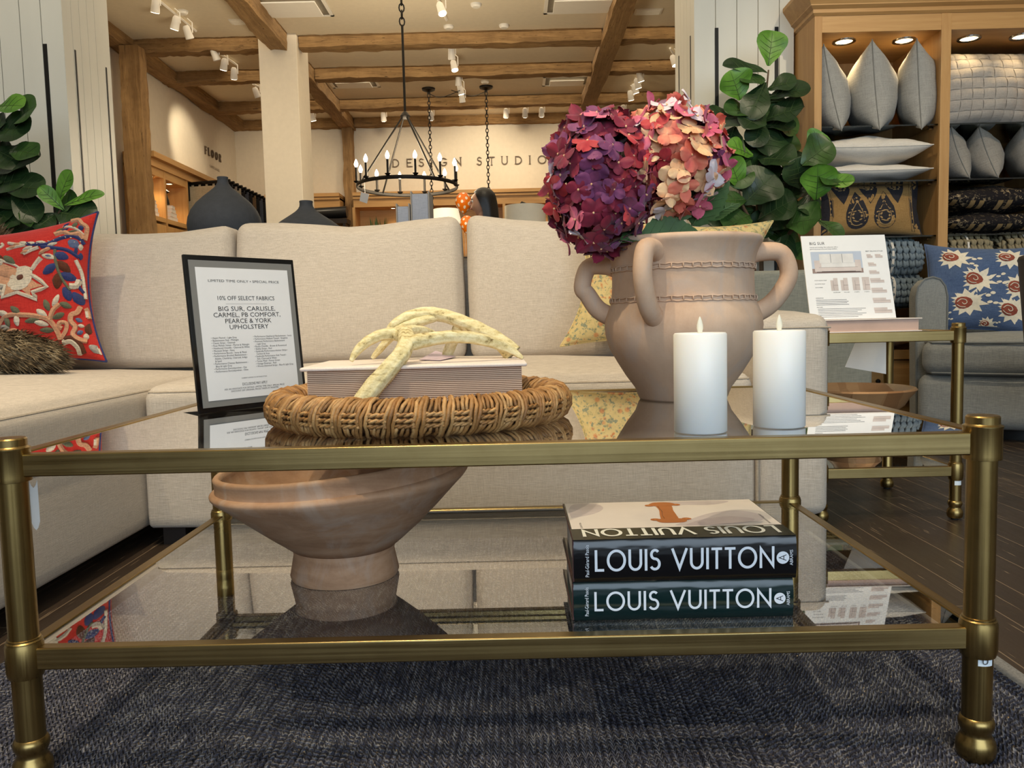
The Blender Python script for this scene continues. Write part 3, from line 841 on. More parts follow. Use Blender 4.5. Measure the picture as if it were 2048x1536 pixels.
# ------------------------------------------------------------------ glass and brass tables
M_glass = sheet_glass('table_glass', (0.965, 0.98, 0.97, 1), 1.3)
M_gedge = plain('glass_edge_green', (70, 110, 96), 0.1, bump=0)
M_brX = brass('aged_brass_rail_across', (168, 146, 98), (142, 120, 76), 'X')
M_brY = brass('aged_brass_rail_along', (160, 134, 84), (132, 108, 64), 'Y')
M_brZ = brass('aged_brass_post', (162, 138, 88), (130, 108, 64), 'Z')
M_brP = plain('polished_brass', (206, 160, 76), 0.16, 1.0, var=0.05, bump=0)
M_rubber = plain('black_rubber', (20, 20, 20), 0.8, bump=0)
M_stick = plain('white_sticker', (225, 235, 240), 0.4, bump=0)
def brass_table(name, label, x0, x1, y0, y1, zt, zl, rh, r, inner_w=0.016, foot0=0.012, group=None):
    """post axes at x0/x1, y0/y1; zt / zl = top of the rails; rh rail height"""
    t = thing(name, label, 'table', ((x0 + x1) / 2, (y0 + y1) / 2, 0), group=group)
    rc = r * 1.27
    for nm, z in (('top_frame', zt), ('shelf_frame', zl)):
        w = 0.0095
        e = rc * 0.55
        for y in (y0, y1): MB().box((x0 + e, y - w, z - rh), (x1 - e, y + w, z)).build('top_rail' if nm == 'top_frame' else 'shelf_rail', M_brX, t, bevel=0.0018)
        for x in (x0, x1): MB().box((x - w, y0 + e, z - rh), (x + w, y1 - e, z)).build('top_side_rail' if nm == 'top_frame' else 'shelf_side_rail', M_brY, t, bevel=0.0018)
        g = MB()
        g.box((x0 + w, y0 + w, z - 0.0085), (x1 - w, y1 - w, z - 0.0015), 0)
        for i, f in enumerate(g.f):
            if i >= 2: g.m[i] = 1
        g.build('glass_top' if nm == 'top_frame' else 'glass_shelf', [M_glass, M_gedge], t, smooth=0)
        # glazing ledge inside the frame
        l = MB()
        for y, s in ((y0, 1), (y1, -1)): l.box((x0 + w, min(y + s * w, y + s * (w + 0.006)), z - 0.016), (x1 - w, max(y + s * w, y + s * (w + 0.006)), z - 0.009))
        for x, s in ((x0, 1), (x1, -1)): l.box((min(x + s * w, x + s * (w + 0.006)), y0 + w, z - 0.016), (max(x + s * w, x + s * (w + 0.006)), y1 - w, z - 0.009))
        l.build('glass_ledge', M_brX, t, smooth=0)
    for x in (x0, x1):
        for y in (y0, y1):
            k = r / 0.018
            prof = [(r * 0.95, 0.0), (r * 1.05, foot0 * 0.2)]
            p = [(r * 0.62, 0.0045), (r * 1.14, 0.006), (r * 1.3, 0.012), (r * 1.36, 0.021), (r * 1.3, 0.029), (r * 1.06, 0.036), (r * 0.98, 0.040), (r * 1.06, 0.044), (r * 1.2, 0.050), (r * 1.22, 0.055), (r * 1.12, 0.060), (r, 0.062)]
            leg = MB().lathe([(a, b * k) for a, b in p] + [(r, zt + 0.012)], (x, y, 0.0), 28)
            lg = leg.build('leg', M_brZ, t, smooth=40)
            MB().lathe([(r * 0.6, 0.0), (r * 0.6, 0.005)], (x, y, 0), 16).build('foot_pad', M_rubber, lg)
            c = MB()
            zb = zl - rh
            c.lathe([(r, zb - 0.011), (r * 1.15, zb - 0.010), (rc, zb - 0.002), (rc, zl + 0.003), (r * 1.2, zl + 0.006), (r * 1.2, zl + 0.008), (r * 1.1, zl + 0.0095), (r * 1.1, zl + 0.0115), (r, zl + 0.0125)], (x, y, 0), 28)
            c.build('lower_collar', M_brZ, lg, smooth=30)
            c = MB(); zb = zt - rh
            c.lathe([(r, zb - 0.007), (rc * 0.99, zb - 0.006), (rc, zb - 0.003), (rc, zb - 0.001), (rc, zt + 0.004), (rc * 1.03, zt + 0.0055), (rc * 1.03, zt + 0.0075), (rc * 0.9, zt + 0.009), (rc * 0.87, zt + 0.010), (rc * 0.87, zt + 0.0185), (rc * 0.80, zt + 0.0202), (0.0001, zt + 0.021)], (x, y, 0), 28)
            c.build('top_collar', M_brZ, lg, smooth=30)
    return t
ct = brass_table('coffee_table', 'low aged-brass coffee table with clear glass top and glass shelf', -0.61, 0.61, 0.0, 0.714, 0.430, 0.181, 0.0285, 0.0178)
# size sticker on the front right leg, below its collar
m = MB()
def stk(u, v): a = radians(-118 + 60 * u); return (0.61 + 0.0181 * cos(a), 0.0181 * sin(a), 0.127 + 0.018 * v)
m.v = []; m.grid(lambda u, v: (lambda p: (p[0], p[1], p[2] + 0.0065))(stk(u, v)), 8, 2); st = m.build('sticker', M_stick, ct)
st['label'] = 'white sticker on the front right leg'
m = MB(); c0 = Vector((0.61, -0.0186, 0.1345))
put2d(m, text2d('U', 0.012), c0 + Vector((-0.001, 0, 0.002)), (1, 0, 0), (0, 0, 1), 0.0008)
m.build('sticker_letter', M_print, st, smooth=0)
# paper price tag hanging behind the front left leg
m = MB()
m.grid(lambda u, v: (-0.5945 + 0.004 * u, 0.008 + 0.012 * u, 0.395 - 0.055 * v - 0.012 * sin(3 * u)), 4, 4)
tg = m.build('price_tag', M_paper, ct)

sd = brass_table('side_table', 'tall narrow brass side table with glass shelf beside the sofa arm', 0.868, 1.24, 1.225, 1.64, 0.524, 0.150, 0.028, 0.0155)
m = MB()
def stk2(u, v): a = radians(-125 + 70 * u); return (1.24 + 0.0158 * cos(a), 1.225 + 0.0158 * sin(a), 0.098 + 0.012 * v)
m.grid(stk2, 8, 2); st = m.build('sticker', M_stick, sd); st['label'] = 'white sticker low on the front leg'

# ------------------------------------------------------------------ sectional sofa
M_linen = fabric('oatmeal_linen', (210, 198, 182), (174, 162, 146), 1.25)
M_seam = fabric('linen_piping', (190, 176, 156), (154, 140, 120))
sofa = thing('sectional_sofa', 'long oatmeal linen sectional sofa with chaise behind the coffee table', 'sofa', (-0.4, 1.6, 0))
SF = 1.11          # front face
def base_fn(p, q): return p
m = MB()
m.rbox((-0.955, SF, 0.05), (0.655, 2.0, 0.285), 0.018, 7)
m.build('base', M_linen, sofa)
m = MB(); m.rbox((-1.93, 0.06, 0.05), (-0.96, 2.0, 0.285), 0.018, 7); m.build('chaise_base', M_linen, sofa)
m = MB(); m.rbox((0.652, SF - 0.008, 0.045), (0.848, 2.06, 0.575), 0.035, 9, fn=lambda p, q: p + Vector((0, 0, 0.018 * (1 - q[1] ** 2) * (q[2] > 0.5))))
arm = m.build('arm', M_linen, sofa)
m = MB(); zz = 0.545
m.tube([(0.652 + 0.004, SF - 0.007, 0.06), (0.652 + 0.004, SF - 0.007, 0.53)], 0.0035, 6)
m.tube([(0.655, SF - 0.006, 0.543), (0.75, SF - 0.007, 0.543), (0.845, SF - 0.006, 0.543)], 0.0028, 6)
m.build('piping', M_seam, arm)
m = MB(); m.rbox((-1.93, 1.86, 0.05), (0.67, 2.06, 0.80), 0.04, 8); m.build('back_frame', M_linen, sofa)
def crown(amt):
    def f(p, q):
        e = (1 - q[0] ** 2) * (1 - q[1] ** 2)
        return p + Vector((0, 0, amt * max(0, e) ** 0.6)) if q[2] > 0 else p
    return f
def seat(name, lo, hi, amt):
    m = MB(); m.rbox(lo, hi, 0.035, 10, fn=crown(amt))
    s = m.build(name, M_linen, sofa, smooth=60)
    z = hi[2] - 0.022; k = 0.012
    p = [(lo[0] + k, lo[1] + k, z), (hi[0] - k, lo[1] + k, z), (hi[0] - k, hi[1] - k, z), (lo[0] + k, hi[1] - k, z)]
    m = MB()
    for zz in (hi[2] - 0.014, lo[2] + 0.014):
        r = 0.0035; d = 0.0085
        x0, y0, x1, y1 = lo[0] + d, lo[1] + d, hi[0] - d, hi[1] - d
        c = 0.022
        path = [(x0 + c, y0, zz), ((x0 + x1) / 2, y0, zz), (x1 - c, y0, zz), (x1 - c * 0.3, y0 + c * 0.3, zz), (x1, y0 + c, zz), (x1, (y0 + y1) / 2, zz), (x1, y1 - c, zz), (x0, y1 - c, zz), (x0, y0 + c, zz), (x0 + c * 0.3, y0 + c * 0.3, zz)]
        m.tube(path, r, 6, closed=True)
    m.build('piping', M_seam, s)
    return s
seat('seat_cushion', (-0.945, SF - 0.012, 0.283), (0.648, 1.82, 0.428), 0.045)
seat('chaise_cushion', (-1.93, 0.05, 0.283), (-0.953, 1.82, 0.428), 0.045)
def back_cushion(x0, x1, ztop, seed, tilt=0.07, lean=0.0):
    def fn(p, q):
        e = max(0, (1 - q[0] ** 2) * (1 - q[2] ** 2)) ** 0.7
        a = seed * 2.1
        p = p.copy()
        if q[1] < 0: p.y -= 0.035 * e
        else: p.y += 0.02 * e
        p.y += (p.z - 0.43) * tilt * 2.2
        # soft, slightly lumpy top edge with raised corners
        if q[2] > 0:
            p.z += (0.012 * abs(q[0]) ** 3 - 0.010 * (1 - abs(q[0])) + 0.006 * sin(5 * q[0] + a)) * q[2]
            p.x -= 0.012 * q[2] * abs(q[0]) * (1 if q[0] > 0 else -1) * 0.6
        p.y += 0.006 * sin(4 * q[0] + a) * sin(5 * q[2] + a) * e
        p.x += lean * (p.z - 0.43)
        return p
    m = MB(); m.rbox((x0, 1.70, 0.445), (x1, 1.86, ztop), 0.042, 12, fn=fn)
    c = m.build('back_cushion', M_linen, sofa, smooth=180)
    # seam near the front edge
    m = MB(); path = []
    for i in range(41):
        s = i / 40
        if s < 0.3: q = (-0.985, s / 0.3 * 1.9 - 0.93)
        elif s < 0.7: q = (-0.985 + (s - 0.3) / 0.4 * 1.97, 0.985)
        else: q = (0.985, 0.97 - (s - 0.7) / 0.3 * 1.9)
    return c
B1 = (P(-60, 455, 1.8).x, P(470, 455, 1.8).x); B2 = (P(472, 440, 1.8).x - 0.002, P(927, 440, 1.8).x); B3 = (P(937, 430, 1.8).x, 0.645)
back_cushion(-1.88, B1[1] - 0.002, 0.912, 1)
back_cushion(B2[0], B2[1], 0.925, 2, lean=-0.01)
back_cushion(B3[0], B3[1], 0.925, 3, lean=-0.03)
M_woodleg = plain('dark_wood_leg', (40, 28, 20), 0.5, bump=0)
for x, y in ((-0.9, 1.18), (0.78, 1.18), (0.78, 1.98), (-1.86, 0.14), (-1.03, 0.14), (-1.86, 1.98)):
    MB().box((x - 0.03, y - 0.03, 0), (x + 0.03, y + 0.03, 0.055)).build('leg', M_woodleg, sofa)

# ------------------------------------------------------------------ pillows on the sofa
M_red = fabric('red_linen', (204, 56, 46), (170, 36, 32), 1.0, 0.5)
M_emb = {k: fabric('embroidery_' + k, c, tuple(int(x * 0.72) for x in c), 0.7, 0.9) for k, c in dict(
    white=(232, 216, 190), peach=(226, 166, 126), blue=(58, 66, 118), brown=(104, 56, 36), green=(112, 112, 86), grey=(176, 168, 156), slate=(104, 116, 150)).items()}
EK = list(M_emb)
def E_(k): return EK.index(k)
rp = Pillow(0.56, 0.485, 0.20, 0.16, 0.5, 0.014, 2)
tr, br_ = P(190, 440, 1.5), P(215, 725, 1.45)
redp = thing('throw_pillow', 'red pillow embroidered with flowers and vines, left end of the sofa', 'pillow', (-1.516, 1.524, 0.452), (radians(-12), radians(-6.0), radians(-1)))
rp.mb(26).build('cover', M_red, redp, local=True, smooth=180)
rp.edge(0.0035).build('piping', M_emb['blue'], redp, local=True)
def ev(X, Y): return (max(-.98, min(.985, -0.2 + X / (930 + 150 * max(0, (Y - 850) / 550)) * 1.17)), max(-.98, min(.985, 0.97 - (Y - 40) / 1400 * 1.95)))
def EV(l): return [ev(*q) for q in l]
m = MB()
def cord(k, pts, r=0.006, sm=4): rp.cord(m, EV(pts), r, E_(k), sm=sm)
def el(k, x, y, rx, ry, ang, dome=0.007):
    sx, sy = 1.17 / 1104, 1.95 / 1400
    pts = []
    for i in range(12):
        a = 2 * pi * i / 12; X = rx * cos(a); Y = ry * sin(a) * (1 - 0.25 * abs(cos(a)))
        pts.append(ev(x + X * cos(ang) - Y * sin(ang), y + X * sin(ang) + Y * cos(ang)))
    rp.blob(m, pts[::-1], E_(k), 0.001, dome)
star = [(205, 470), (110, 540), (185, 590), (130, 655), (245, 690), (255, 800), (365, 765), (470, 830), (480, 770), (590, 745), (480, 655), (470, 570), (350, 555)]
rp.blob(m, EV(star)[::-1], E_('peach'), 0.001, 0.005)
rp.blob(m, EV([(375 + 128 * cos(2 * pi * i / 14), 645 + 128 * sin(2 * pi * i / 14)) for i in range(14)])[::-1], E_('white'), 0.0035, 0.006)
el('brown', 375, 640, 76, 58, 0.5, 0.012)
cord('white', [(200, 440), (205, 478), (40, 530), (150, 605), (95, 670), (235, 705), (240, 825), (365, 790), (530, 870), (495, 795), (625, 755), (520, 655), (478, 640)], 0.0065, 2)
cord('white', [(480, 580), (520, 520), (565, 468)], 0.008)
cord('white', [(0, 440), (90, 455), (180, 480)], 0.007); cord('white', [(0, 350), (170, 435), (290, 490), (355, 545)], 0.004)
cord('grey', [(0, 640), (90, 690), (220, 745)], 0.011); cord('white', [(0, 800), (110, 795), (230, 770)], 0.009); cord('green', [(0, 700), (60, 720), (120, 740)], 0.008)
for k, x, y, rx, ry, a in (('green', 20, 340, 40, 28, 0.5), ('peach', 100, 378, 42, 26, 0.6), ('brown', 190, 415, 42, 28, 0.5), ('green', 270, 450, 60, 36, 0.9), ('green', 150, 258, 34, 22, 0.2), ('brown', 15, 215, 30, 16, 0.1)):
    el(k, x, y, rx, ry, a)
cord('peach', [(50, 215), (100, 245), (150, 262)], 0.008); cord('white', [(110, 262), (125, 300), (170, 303), (203, 270), (185, 235)], 0.005)
# leaf chain along the top
for x, y, a in ((285, 262, 0.35), (340, 282, 0.3), (300, 312, -0.1), (400, 280, 0.5), (440, 350, -0.3), (420, 385, -0.2), (480, 300, 0.4), (560, 300, 0.3), (620, 380, -0.5), (580, 400, -0.6)):
    el('peach' if (x // 20) % 2 else 'white', x, y, 50, 22, a)
cord('blue', [(430, 296), (520, 318), (620, 325), (700, 275), (800, 250), (880, 285), (925, 340)], 0.006); cord('blue', [(560, 345), (680, 375), (800, 405), (900, 470)], 0.006)
cord('white', [(245, 240), (330, 280), (420, 300)], 0.005); cord('white', [(250, 330), (330, 315), (420, 310)], 0.005); cord('white', [(400, 400), (470, 375), (540, 355)], 0.006)
for i in range(11): el('white', 440 + i * 46, 302 + 12 * sin(i * 0.9) - (i > 5) * 40 + (i > 8) * 50, 7, 9, 0, 0.008)
cord('peach', [(650, 215), (720, 195), (800, 235), (870, 235), (905, 290)], 0.008); cord('peach', [(750, 62), (820, 72), (870, 130), (920, 180), (925, 300)], 0.008)
cord('white', [(700, 122), (780, 145), (860, 200), (905, 245)], 0.004)
for k, x, y, rx, ry, a in (('green', 805, 125, 36, 28, 1.4), ('green', 680, 158, 42, 18, -0.6), ('blue', 725, 172, 40, 16, -0.6), ('blue', 870, 172, 34, 22, 0.9), ('green', 800, 203, 44, 18, -0.1), ('blue', 720, 105, 34, 16, -1.0), ('slate', 840, 335, 66, 42, 0.7), ('white', 655, 330, 46, 22, -0.3), ('white', 905, 370, 34, 20, 1.4), ('blue', 875, 410, 44, 16, 1.5), ('blue', 915, 460, 36, 18, 1.5)):
    el(k, x, y, rx, ry, a)
# spray of dark leaves on the right
cord('green', [(690, 395), (715, 520), (760, 680), (830, 790)], 0.005)
for k, x, y, a in (('blue', 755, 462, 0.35), ('blue', 662, 592, -0.7), ('brown', 785, 570, 0.8), ('blue', 818, 660, 0.3), ('brown', 722, 705, 1.75), ('blue', 805, 825, 1.1), ('blue', 900, 865, 0.9)):
    el(k, x, y, 74, 44, a, 0.009)
el('white', 640, 462, 76, 30, 0.35); el('slate', 645, 462, 48, 18, 0.3, 0.010)
cord('white', [(880, 500), (925, 620), (940, 780), (945, 860)], 0.007); cord('white', [(820, 750), (880, 745), (905, 690)], 0.010); cord('blue', [(915, 680), (900, 740), (935, 800)], 0.006)
# branching vine below
cord('peach', [(735, 1270), (690, 1150), (630, 1060), (540, 1030), (430, 1012), (280, 1000), (200, 1050), (170, 1110), (220, 1170)], 0.008)
cord('peach', [(645, 1060), (680, 970), (740, 920)], 0.007); cord('peach', [(740, 1250), (790, 1170), (795, 1100), (735, 1090), (720, 1130), (750, 1150)], 0.007)
for k, x, y, a in (('green', 355, 960, 0.8), ('green', 275, 1060, 1.2), ('green', 618, 925, 1.1), ('green', 797, 932, 0.35), ('green', 728, 1030, -0.4), ('green', 505, 1068, -0.2), ('green', 615, 1165, 0.0), ('white', 235, 972, 0.4), ('white', 372, 1060, 1.4), ('white', 700, 885, 2.0), ('white', 580, 1000, 0.7), ('white', 575, 1098, 0.3), ('grey', 242, 1112, 0.4)):
    el(k, x, y, 62, 30, a)
cord('blue', [(-20, 920), (60, 945), (110, 1020), (150, 1100), (165, 1150)], 0.008)
for i in range(8): el('white', 8 + i * 17, 960 + i * 24, 7, 8, 0, 0.008)
el('slate', 5, 1030, 24, 40, 0.2); cord('peach', [(250, 1170), (340, 1160), (400, 1200)], 0.008)
cord('peach', [(925, 945), (900, 1000), (850, 1020), (840, 1080), (885, 1140), (860, 1210), (920, 1260), (990, 1270)], 0.009)
cord('peach', [(960, 950), (1010, 990), (1020, 1050)], 0.008); cord('white', [(970, 980), (985, 1040)], 0.006)
for k, x, y, rx, ry, a in (('slate', 920, 1070, 36, 22, 0.4), ('white', 940, 1125, 32, 20, 0.1), ('slate', 930, 1192, 34, 24, -0.5), ('brown', 1010, 1150, 40, 60, 0.1), ('white', 985, 1230, 26, 36, 0.2), ('grey', 1050, 1345, 60, 44, 0.5)):
    el(k, x, y, rx, ry, a)
cord('brown', [(780, 1260), (860, 1255), (920, 1320), (930, 1400)], 0.009); cord('white', [(760, 1300), (840, 1280), (900, 1340), (900, 1410)], 0.010)
for i in range(5): cord('white', [(1010 + i * 18, 1310 + i * 6), (1030 + i * 18, 1370 + i * 6)], 0.003)
m.build('embroidery', [M_emb[k] for k in EK], redp, local=True, smooth=60)

# fur bolster and fur cushion
def fur_mat(name, stops):
    m = N(name)
    m.base(m.ramp(m.noise(m.coord((30, 30, 30)), 1, 4, 0.7), stops))
    m.set(0.7, 0, 0.3)
    return m.m
M_fur = fur_mat('brown_faux_fur', [(0.32, rgb(44, 34, 24)), (0.52, rgb(112, 94, 68)), (0.7, rgb(186, 168, 134))])
def fur(name, label, c, r, axis_len, n, hair, seed, gdir, rot=(0, 0, 0)):
    t = thing(name, label, 'pillow', c, rot)
    rnd = random.Random(seed)
    m = MB()
    def pt(a, s):
        e = sqrt(max(0, 1 - abs(s) ** 3.2))
        return Vector((axis_len / 2 * s, r[0] * e * cos(a), r[1] * e * sin(a)))
    m.grid(lambda u, v: pt(2 * pi * u, sin((2 * v - 1) * pi / 2)), 20, 18, True, False)
    m.build('cushion', M_fur, t, local=True, smooth=180)
    m = MB(); g = Vector(gdir)
    for i in range(n):
        a = rnd.uniform(0, 2 * pi); s = rnd.uniform(-0.99, 0.99)
        p = pt(a, s); nrm = Vector((s * 0.5, cos(a), sin(a))).normalized()
        d = (nrm * 0.55 + g * 0.9 + Vector([rnd.uniform(-.45, .45) for _ in range(3)])).normalized()
        L = hair * rnd.uniform(0.5, 1.2); w = rnd.uniform(0.0011, 0.002)
        sdv = d.cross(nrm); sdv = sdv.normalized() if sdv.length > 1e-3 else d.orthogonal()
        q1 = p + d * L * 0.55; q2 = p + d * L + g * L * 0.35 - nrm * L * 0.2
        m.add([p - sdv * w, p + sdv * w, q1 + sdv * w * 0.8, q1 - sdv * w * 0.8, q2], [(0, 1, 2, 3), (3, 2, 4)])
    f = m.build('fur', M_fur, t, local=True, smooth=180, weld=False); f['kind'] = 'stuff'
    return t
fur('fur_bolster', 'shaggy brown fur bolster lying in front of the red embroidered pillow', (-1.50, 1.19, 0.527), (0.075, 0.06), 0.56, 9000, 0.042, 3, (0.75, -0.25, -0.25), (0, radians(3), radians(6)))
fp = P(-28, 468, 1.62)
fur('fur_pillow', 'brown fur pillow peeking over the sofa back at the left edge', (-1.78, 1.72, 0.83), (0.07, 0.12), 0.25, 3500, 0.05, 5, (0.5, -0.2, 0.4))

# floral pillow behind the urn
def floral_mat():
    m = N('faded_floral_cotton')
    v = m.coord((1, 1, 1))
    n = m.noise(v, 42, 3, 0.6, 0.6)
    base = m.ramp(n, [(0.30, rgb(112, 122, 96)), (0.42, rgb(196, 176, 122)), (0.6, rgb(206, 184, 130)), (0.7, rgb(186, 110, 62)), (0.8, rgb(176, 92, 54))], 'LINEAR')
    n2 = m.noise(v, 90, 2)
    sp = m.ramp(n2, [(0.56, (0, 0, 0)), (0.62, (1, 1, 1))])
    base = m.mix(m.math('MULTIPLY', sp, 0.75), base, rgb(104, 124, 112))
    fl = m.ramp(m.voro(v, 30), [(0.16, (1, 1, 1)), (0.3, (0, 0, 0))])
    base = m.mix(m.math('MULTIPLY', fl, 0.55), base, rgb(196, 104, 58))
    m.base(base); m.bump(m.noise(v, 500, 2), 0.3, 0.002); m.set(0.95, 0, 0.1)
    return m.m
M_floral = floral_mat()
fpil = Pillow(0.64, 0.46, 0.17, 0.2, 0.5, 0.01, 5)
fl = thing('throw_pillow', 'faded floral pillow in mustard and orange, standing behind the urn', 'pillow', (0.4875, 1.506, 0.462), (radians(-14), radians(6.0), radians(-1.4)))
fpil.mb(22).build('cover', M_floral, fl, local=True, smooth=180)
fpil.edge(0.003).build('piping', M_floral, fl, local=True)
ZT, ZS = 0.4287, 0.1797       # glass surfaces
# ------------------------------------------------------------------ acrylic sign
M_signgrey = plain('grey_card', (128, 126, 120), 0.5, var=0.02, bump=0)
M_acr = plain('black_acrylic', (14, 14, 15), 0.15, bump=0)
sw, sh = 0.238, 0.283
sg = thing('sign_holder', 'black framed tabletop sign about a fabric sale, standing left of the woven tray', 'sign', (-0.5296, 0.4173, ZT + 0.0005), (radians(-5), 0, 0.93))
m = MB(); m.rbox((0, 0.002, 0), (sw, 0.009, sh), 0.0015, 4); m.build('frame', M_acr, sg, local=True, smooth=30)
m = MB(); m.box((0.006, 0.009, 0.0), (sw - 0.006, 0.07, 0.005)); m.build('foot', M_acr, sg, local=True)
m = MB(); m.box((0.0075, 0.0008, 0.0095), (sw - 0.0075, 0.0022, sh - 0.0095)); m.build('backing_card', M_signgrey, sg, local=True)
m = MB(); x0, x1, z0, z1 = 0.019, sw - 0.019, 0.021, sh - 0.022
m.box((x0, 0.0002, z0), (x1, 0.0010, z1)); sheet = m.build('sheet', M_paper, sg, local=True)
m = MB(); cx = sw / 2; O = (0, 0.0002, 0); R, U = (1, 0, 0), (0, 0, 1)
pw, ph_ = x1 - x0, z1 - z0
def sx(f): return x0 + pw * f
def sz(f): return z1 - ph_ * f
def line(txt, f, size, fit=None, ax='CENTER', fx=0.5, sp=1.0):
    put2d(m, text2d(txt, size, ax, sp), O, R, U, 0.0003, (sx(fx), sz(f)), fit=fit)
line('LIMITED TIME ONLY \u2022 SPECIAL PRICE', 0.108, 0.0064, 0.154)
line('10% OFF SELECT FABRICS', 0.245, 0.0108, 0.124)
put2d(m, rect2(-0.045, 0, 0.045, 0.0003), O, R, U, 0.0003, (cx, sz(0.275)))
for i, (t, w) in enumerate((('BIG SUR, CARLISLE,', 0.124), ('CARMEL, PB COMFORT,', 0.146), ('PEARCE & YORK', 0.101), ('UPHOLSTERY', 0.085))):
    line(t, 0.328 + i * 0.047, 0.0118, w)
Lc = ['\u2022 Aspen Flannel - Light Gray', '\u2022 Basketweave Slub - Midnight', '\u2022 Classic Stripe - Oatmeal', '\u2022 Faux Mohair Velvet - Merlot & Midnight', '\u2022 Heathered Chenille - Charcoal & White', '\u2022 Montauk Stripe - Navy', '\u2022 Performance Boucle - Ivory & Metal', '\u2022 Performance Brushed Basketweave -', '   Adobe, Chambray, Charcoal, Indigo', '   & Sand', '\u2022 Performance Chateau Basketweave -', '   Blue & Light Gray', '\u2022 Performance Everydayvelvet - Oat', '\u2022 Performance Everydayvelvet - Olive']
Rc = ['\u2022 Performance Heathered Basketweave - Ivory', '\u2022 Performance Midland Tweed - Graphite', '\u2022 Premium Performance Basketweave', '   - Light Gray', '\u2022 Rustic Chenille - Brown & Rosewood', '\u2022 Slubby Stripe - Red', '\u2022 Sunbrella Performance Harbor Stripe -', '   Carbon & Gray', '\u2022 Sunbrella Performance Slub Tweed -', '   Ash, Charcoal & White', '\u2022 Tartan Plaid - Forest Green', '\u2022 Vintage Pinstripe - Red', '\u2022 Woven Diamond Stripe - Blue & Light Gray']
for i, t in enumerate(Lc): line(t, 0.538 + i * 0.0195, 0.0047, ax='LEFT', fx=0.085)
for i, t in enumerate(Rc): line(t, 0.538 + i * 0.0195, 0.0047, ax='LEFT', fx=0.53)
line('CURRENT SAVINGS ON SETTINGS STYLES', 0.852, 0.003)
line('EXCLUSIONS MAY APPLY', 0.905, 0.0072, 0.055)
line('ASK AN ASSOCIATE FOR DETAILS. LIMITED TIME ONLY. SPECIAL PRICE', 0.93, 0.0042)
line('DISCOUNT OFF ORIGINAL PRICES TAKEN AT REGISTER.', 0.948, 0.0042)
m.build('lettering', M_print, sheet, local=True, smooth=0, weld=False)

# ------------------------------------------------------------------ woven tray
M_sea = [plain('seagrass_rope_%d' % i, c, 0.55, var=0.22, vscale=60, bump=0.5, bscale=300) for i, c in enumerate(((164, 118, 66), (142, 98, 50), (186, 142, 88)))]
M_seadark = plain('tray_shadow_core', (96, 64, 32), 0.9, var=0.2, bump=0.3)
TC = Vector((-0.125, 0.285, ZT)); TR = 0.2145; ta, tb = 0.0225, 0.024   # rim section half width / half height
tray = thing('woven_tray', 'round woven seagrass tray holding a thick book and antlers', 'tray', tuple(TC))
def rim(th, phi, k=1.0):
    r = TR + ta * k * cos(phi)
    return Vector((TC.x + r * cos(th), TC.y + r * sin(th), TC.z + 0.0265 + tb * k * sin(phi)))
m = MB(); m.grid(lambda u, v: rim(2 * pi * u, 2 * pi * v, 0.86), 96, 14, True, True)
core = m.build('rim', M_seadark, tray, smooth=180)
rnd = random.Random(11)
m = MB(); NS = 236
for i in range(NS):
    th0 = 2 * pi * i / NS + rnd.uniform(-0.003, 0.003); mi = rnd.choice((0, 0, 1, 2))
    grp = i % 6
    a0, a1 = radians(-112), radians(205)
    slant = 0.035 + rnd.uniform(-0.012, 0.012)
    # in the side windows the wrap is interrupted by the horizontal weave
    segs = [(a0, a1)] if grp in (0, 1, 2) else [(radians(22), a1), (a0, radians(-24))]
    for (b0, b1) in segs:
        k = max(4, int((b1 - b0) / 0.42)); path = []
        for j in range(k + 1):
            f = b0 + (b1 - b0) * j / k
            kk = 1.0 + 0.05 * sin(j * 1.7 + i) + (0.07 if grp in (0, 1, 2) else 0)
            path.append(rim(th0 + slant * (f - 0.3) / 1.6 + 0.004 * sin(j * 2.3 + i * 1.3), f, kk))
        rr = rnd.uniform(0.0024, 0.0032)
        m.tube(path, [rr * (0.75 + 0.35 * sin(pi * (0.1 + 0.8 * j / k))) for j in range(k + 1)], 5, mi)
for w in range(0, NS, 6):
    tc = 2 * pi * (w + 3.9) / NS
    for ph in (-0.36, -0.05, 0.26):
        for tw in (0, pi):
            path = []
            for j in range(7):
                t = j / 6 - 0.5
                th = tc + t * 2 * pi * 4.3 / NS; c = rim(th, ph, 1.03)
                rad = (c - Vector((TC.x, TC.y, c.z))).normalized()
                path.append(c + rad * 0.0016 * cos(j * 1.5 + tw) + Vector((0, 0, 0.0016 * sin(j * 1.5 + tw))))
            m.tube(path, 0.0023, 5, rnd.choice((0, 1, 2)))
m.build('wicker_strands', M_sea, core, smooth=180, weld=False)
m = MB()
for i in range(32):
    r = 0.006 + i * 0.0063
    n = max(12, int(r * 260))
    m.tube([(TC.x + r * cos(2 * pi * j / n), TC.y + r * sin(2 * pi * j / n), TC.z + 0.0045 + 0.0008 * sin(j * 2.1)) for j in range(n)], 0.0037, 5, rnd.choice((0, 1, 2)), closed=True)
m.build('base', M_sea, tray, smooth=180, weld=False)

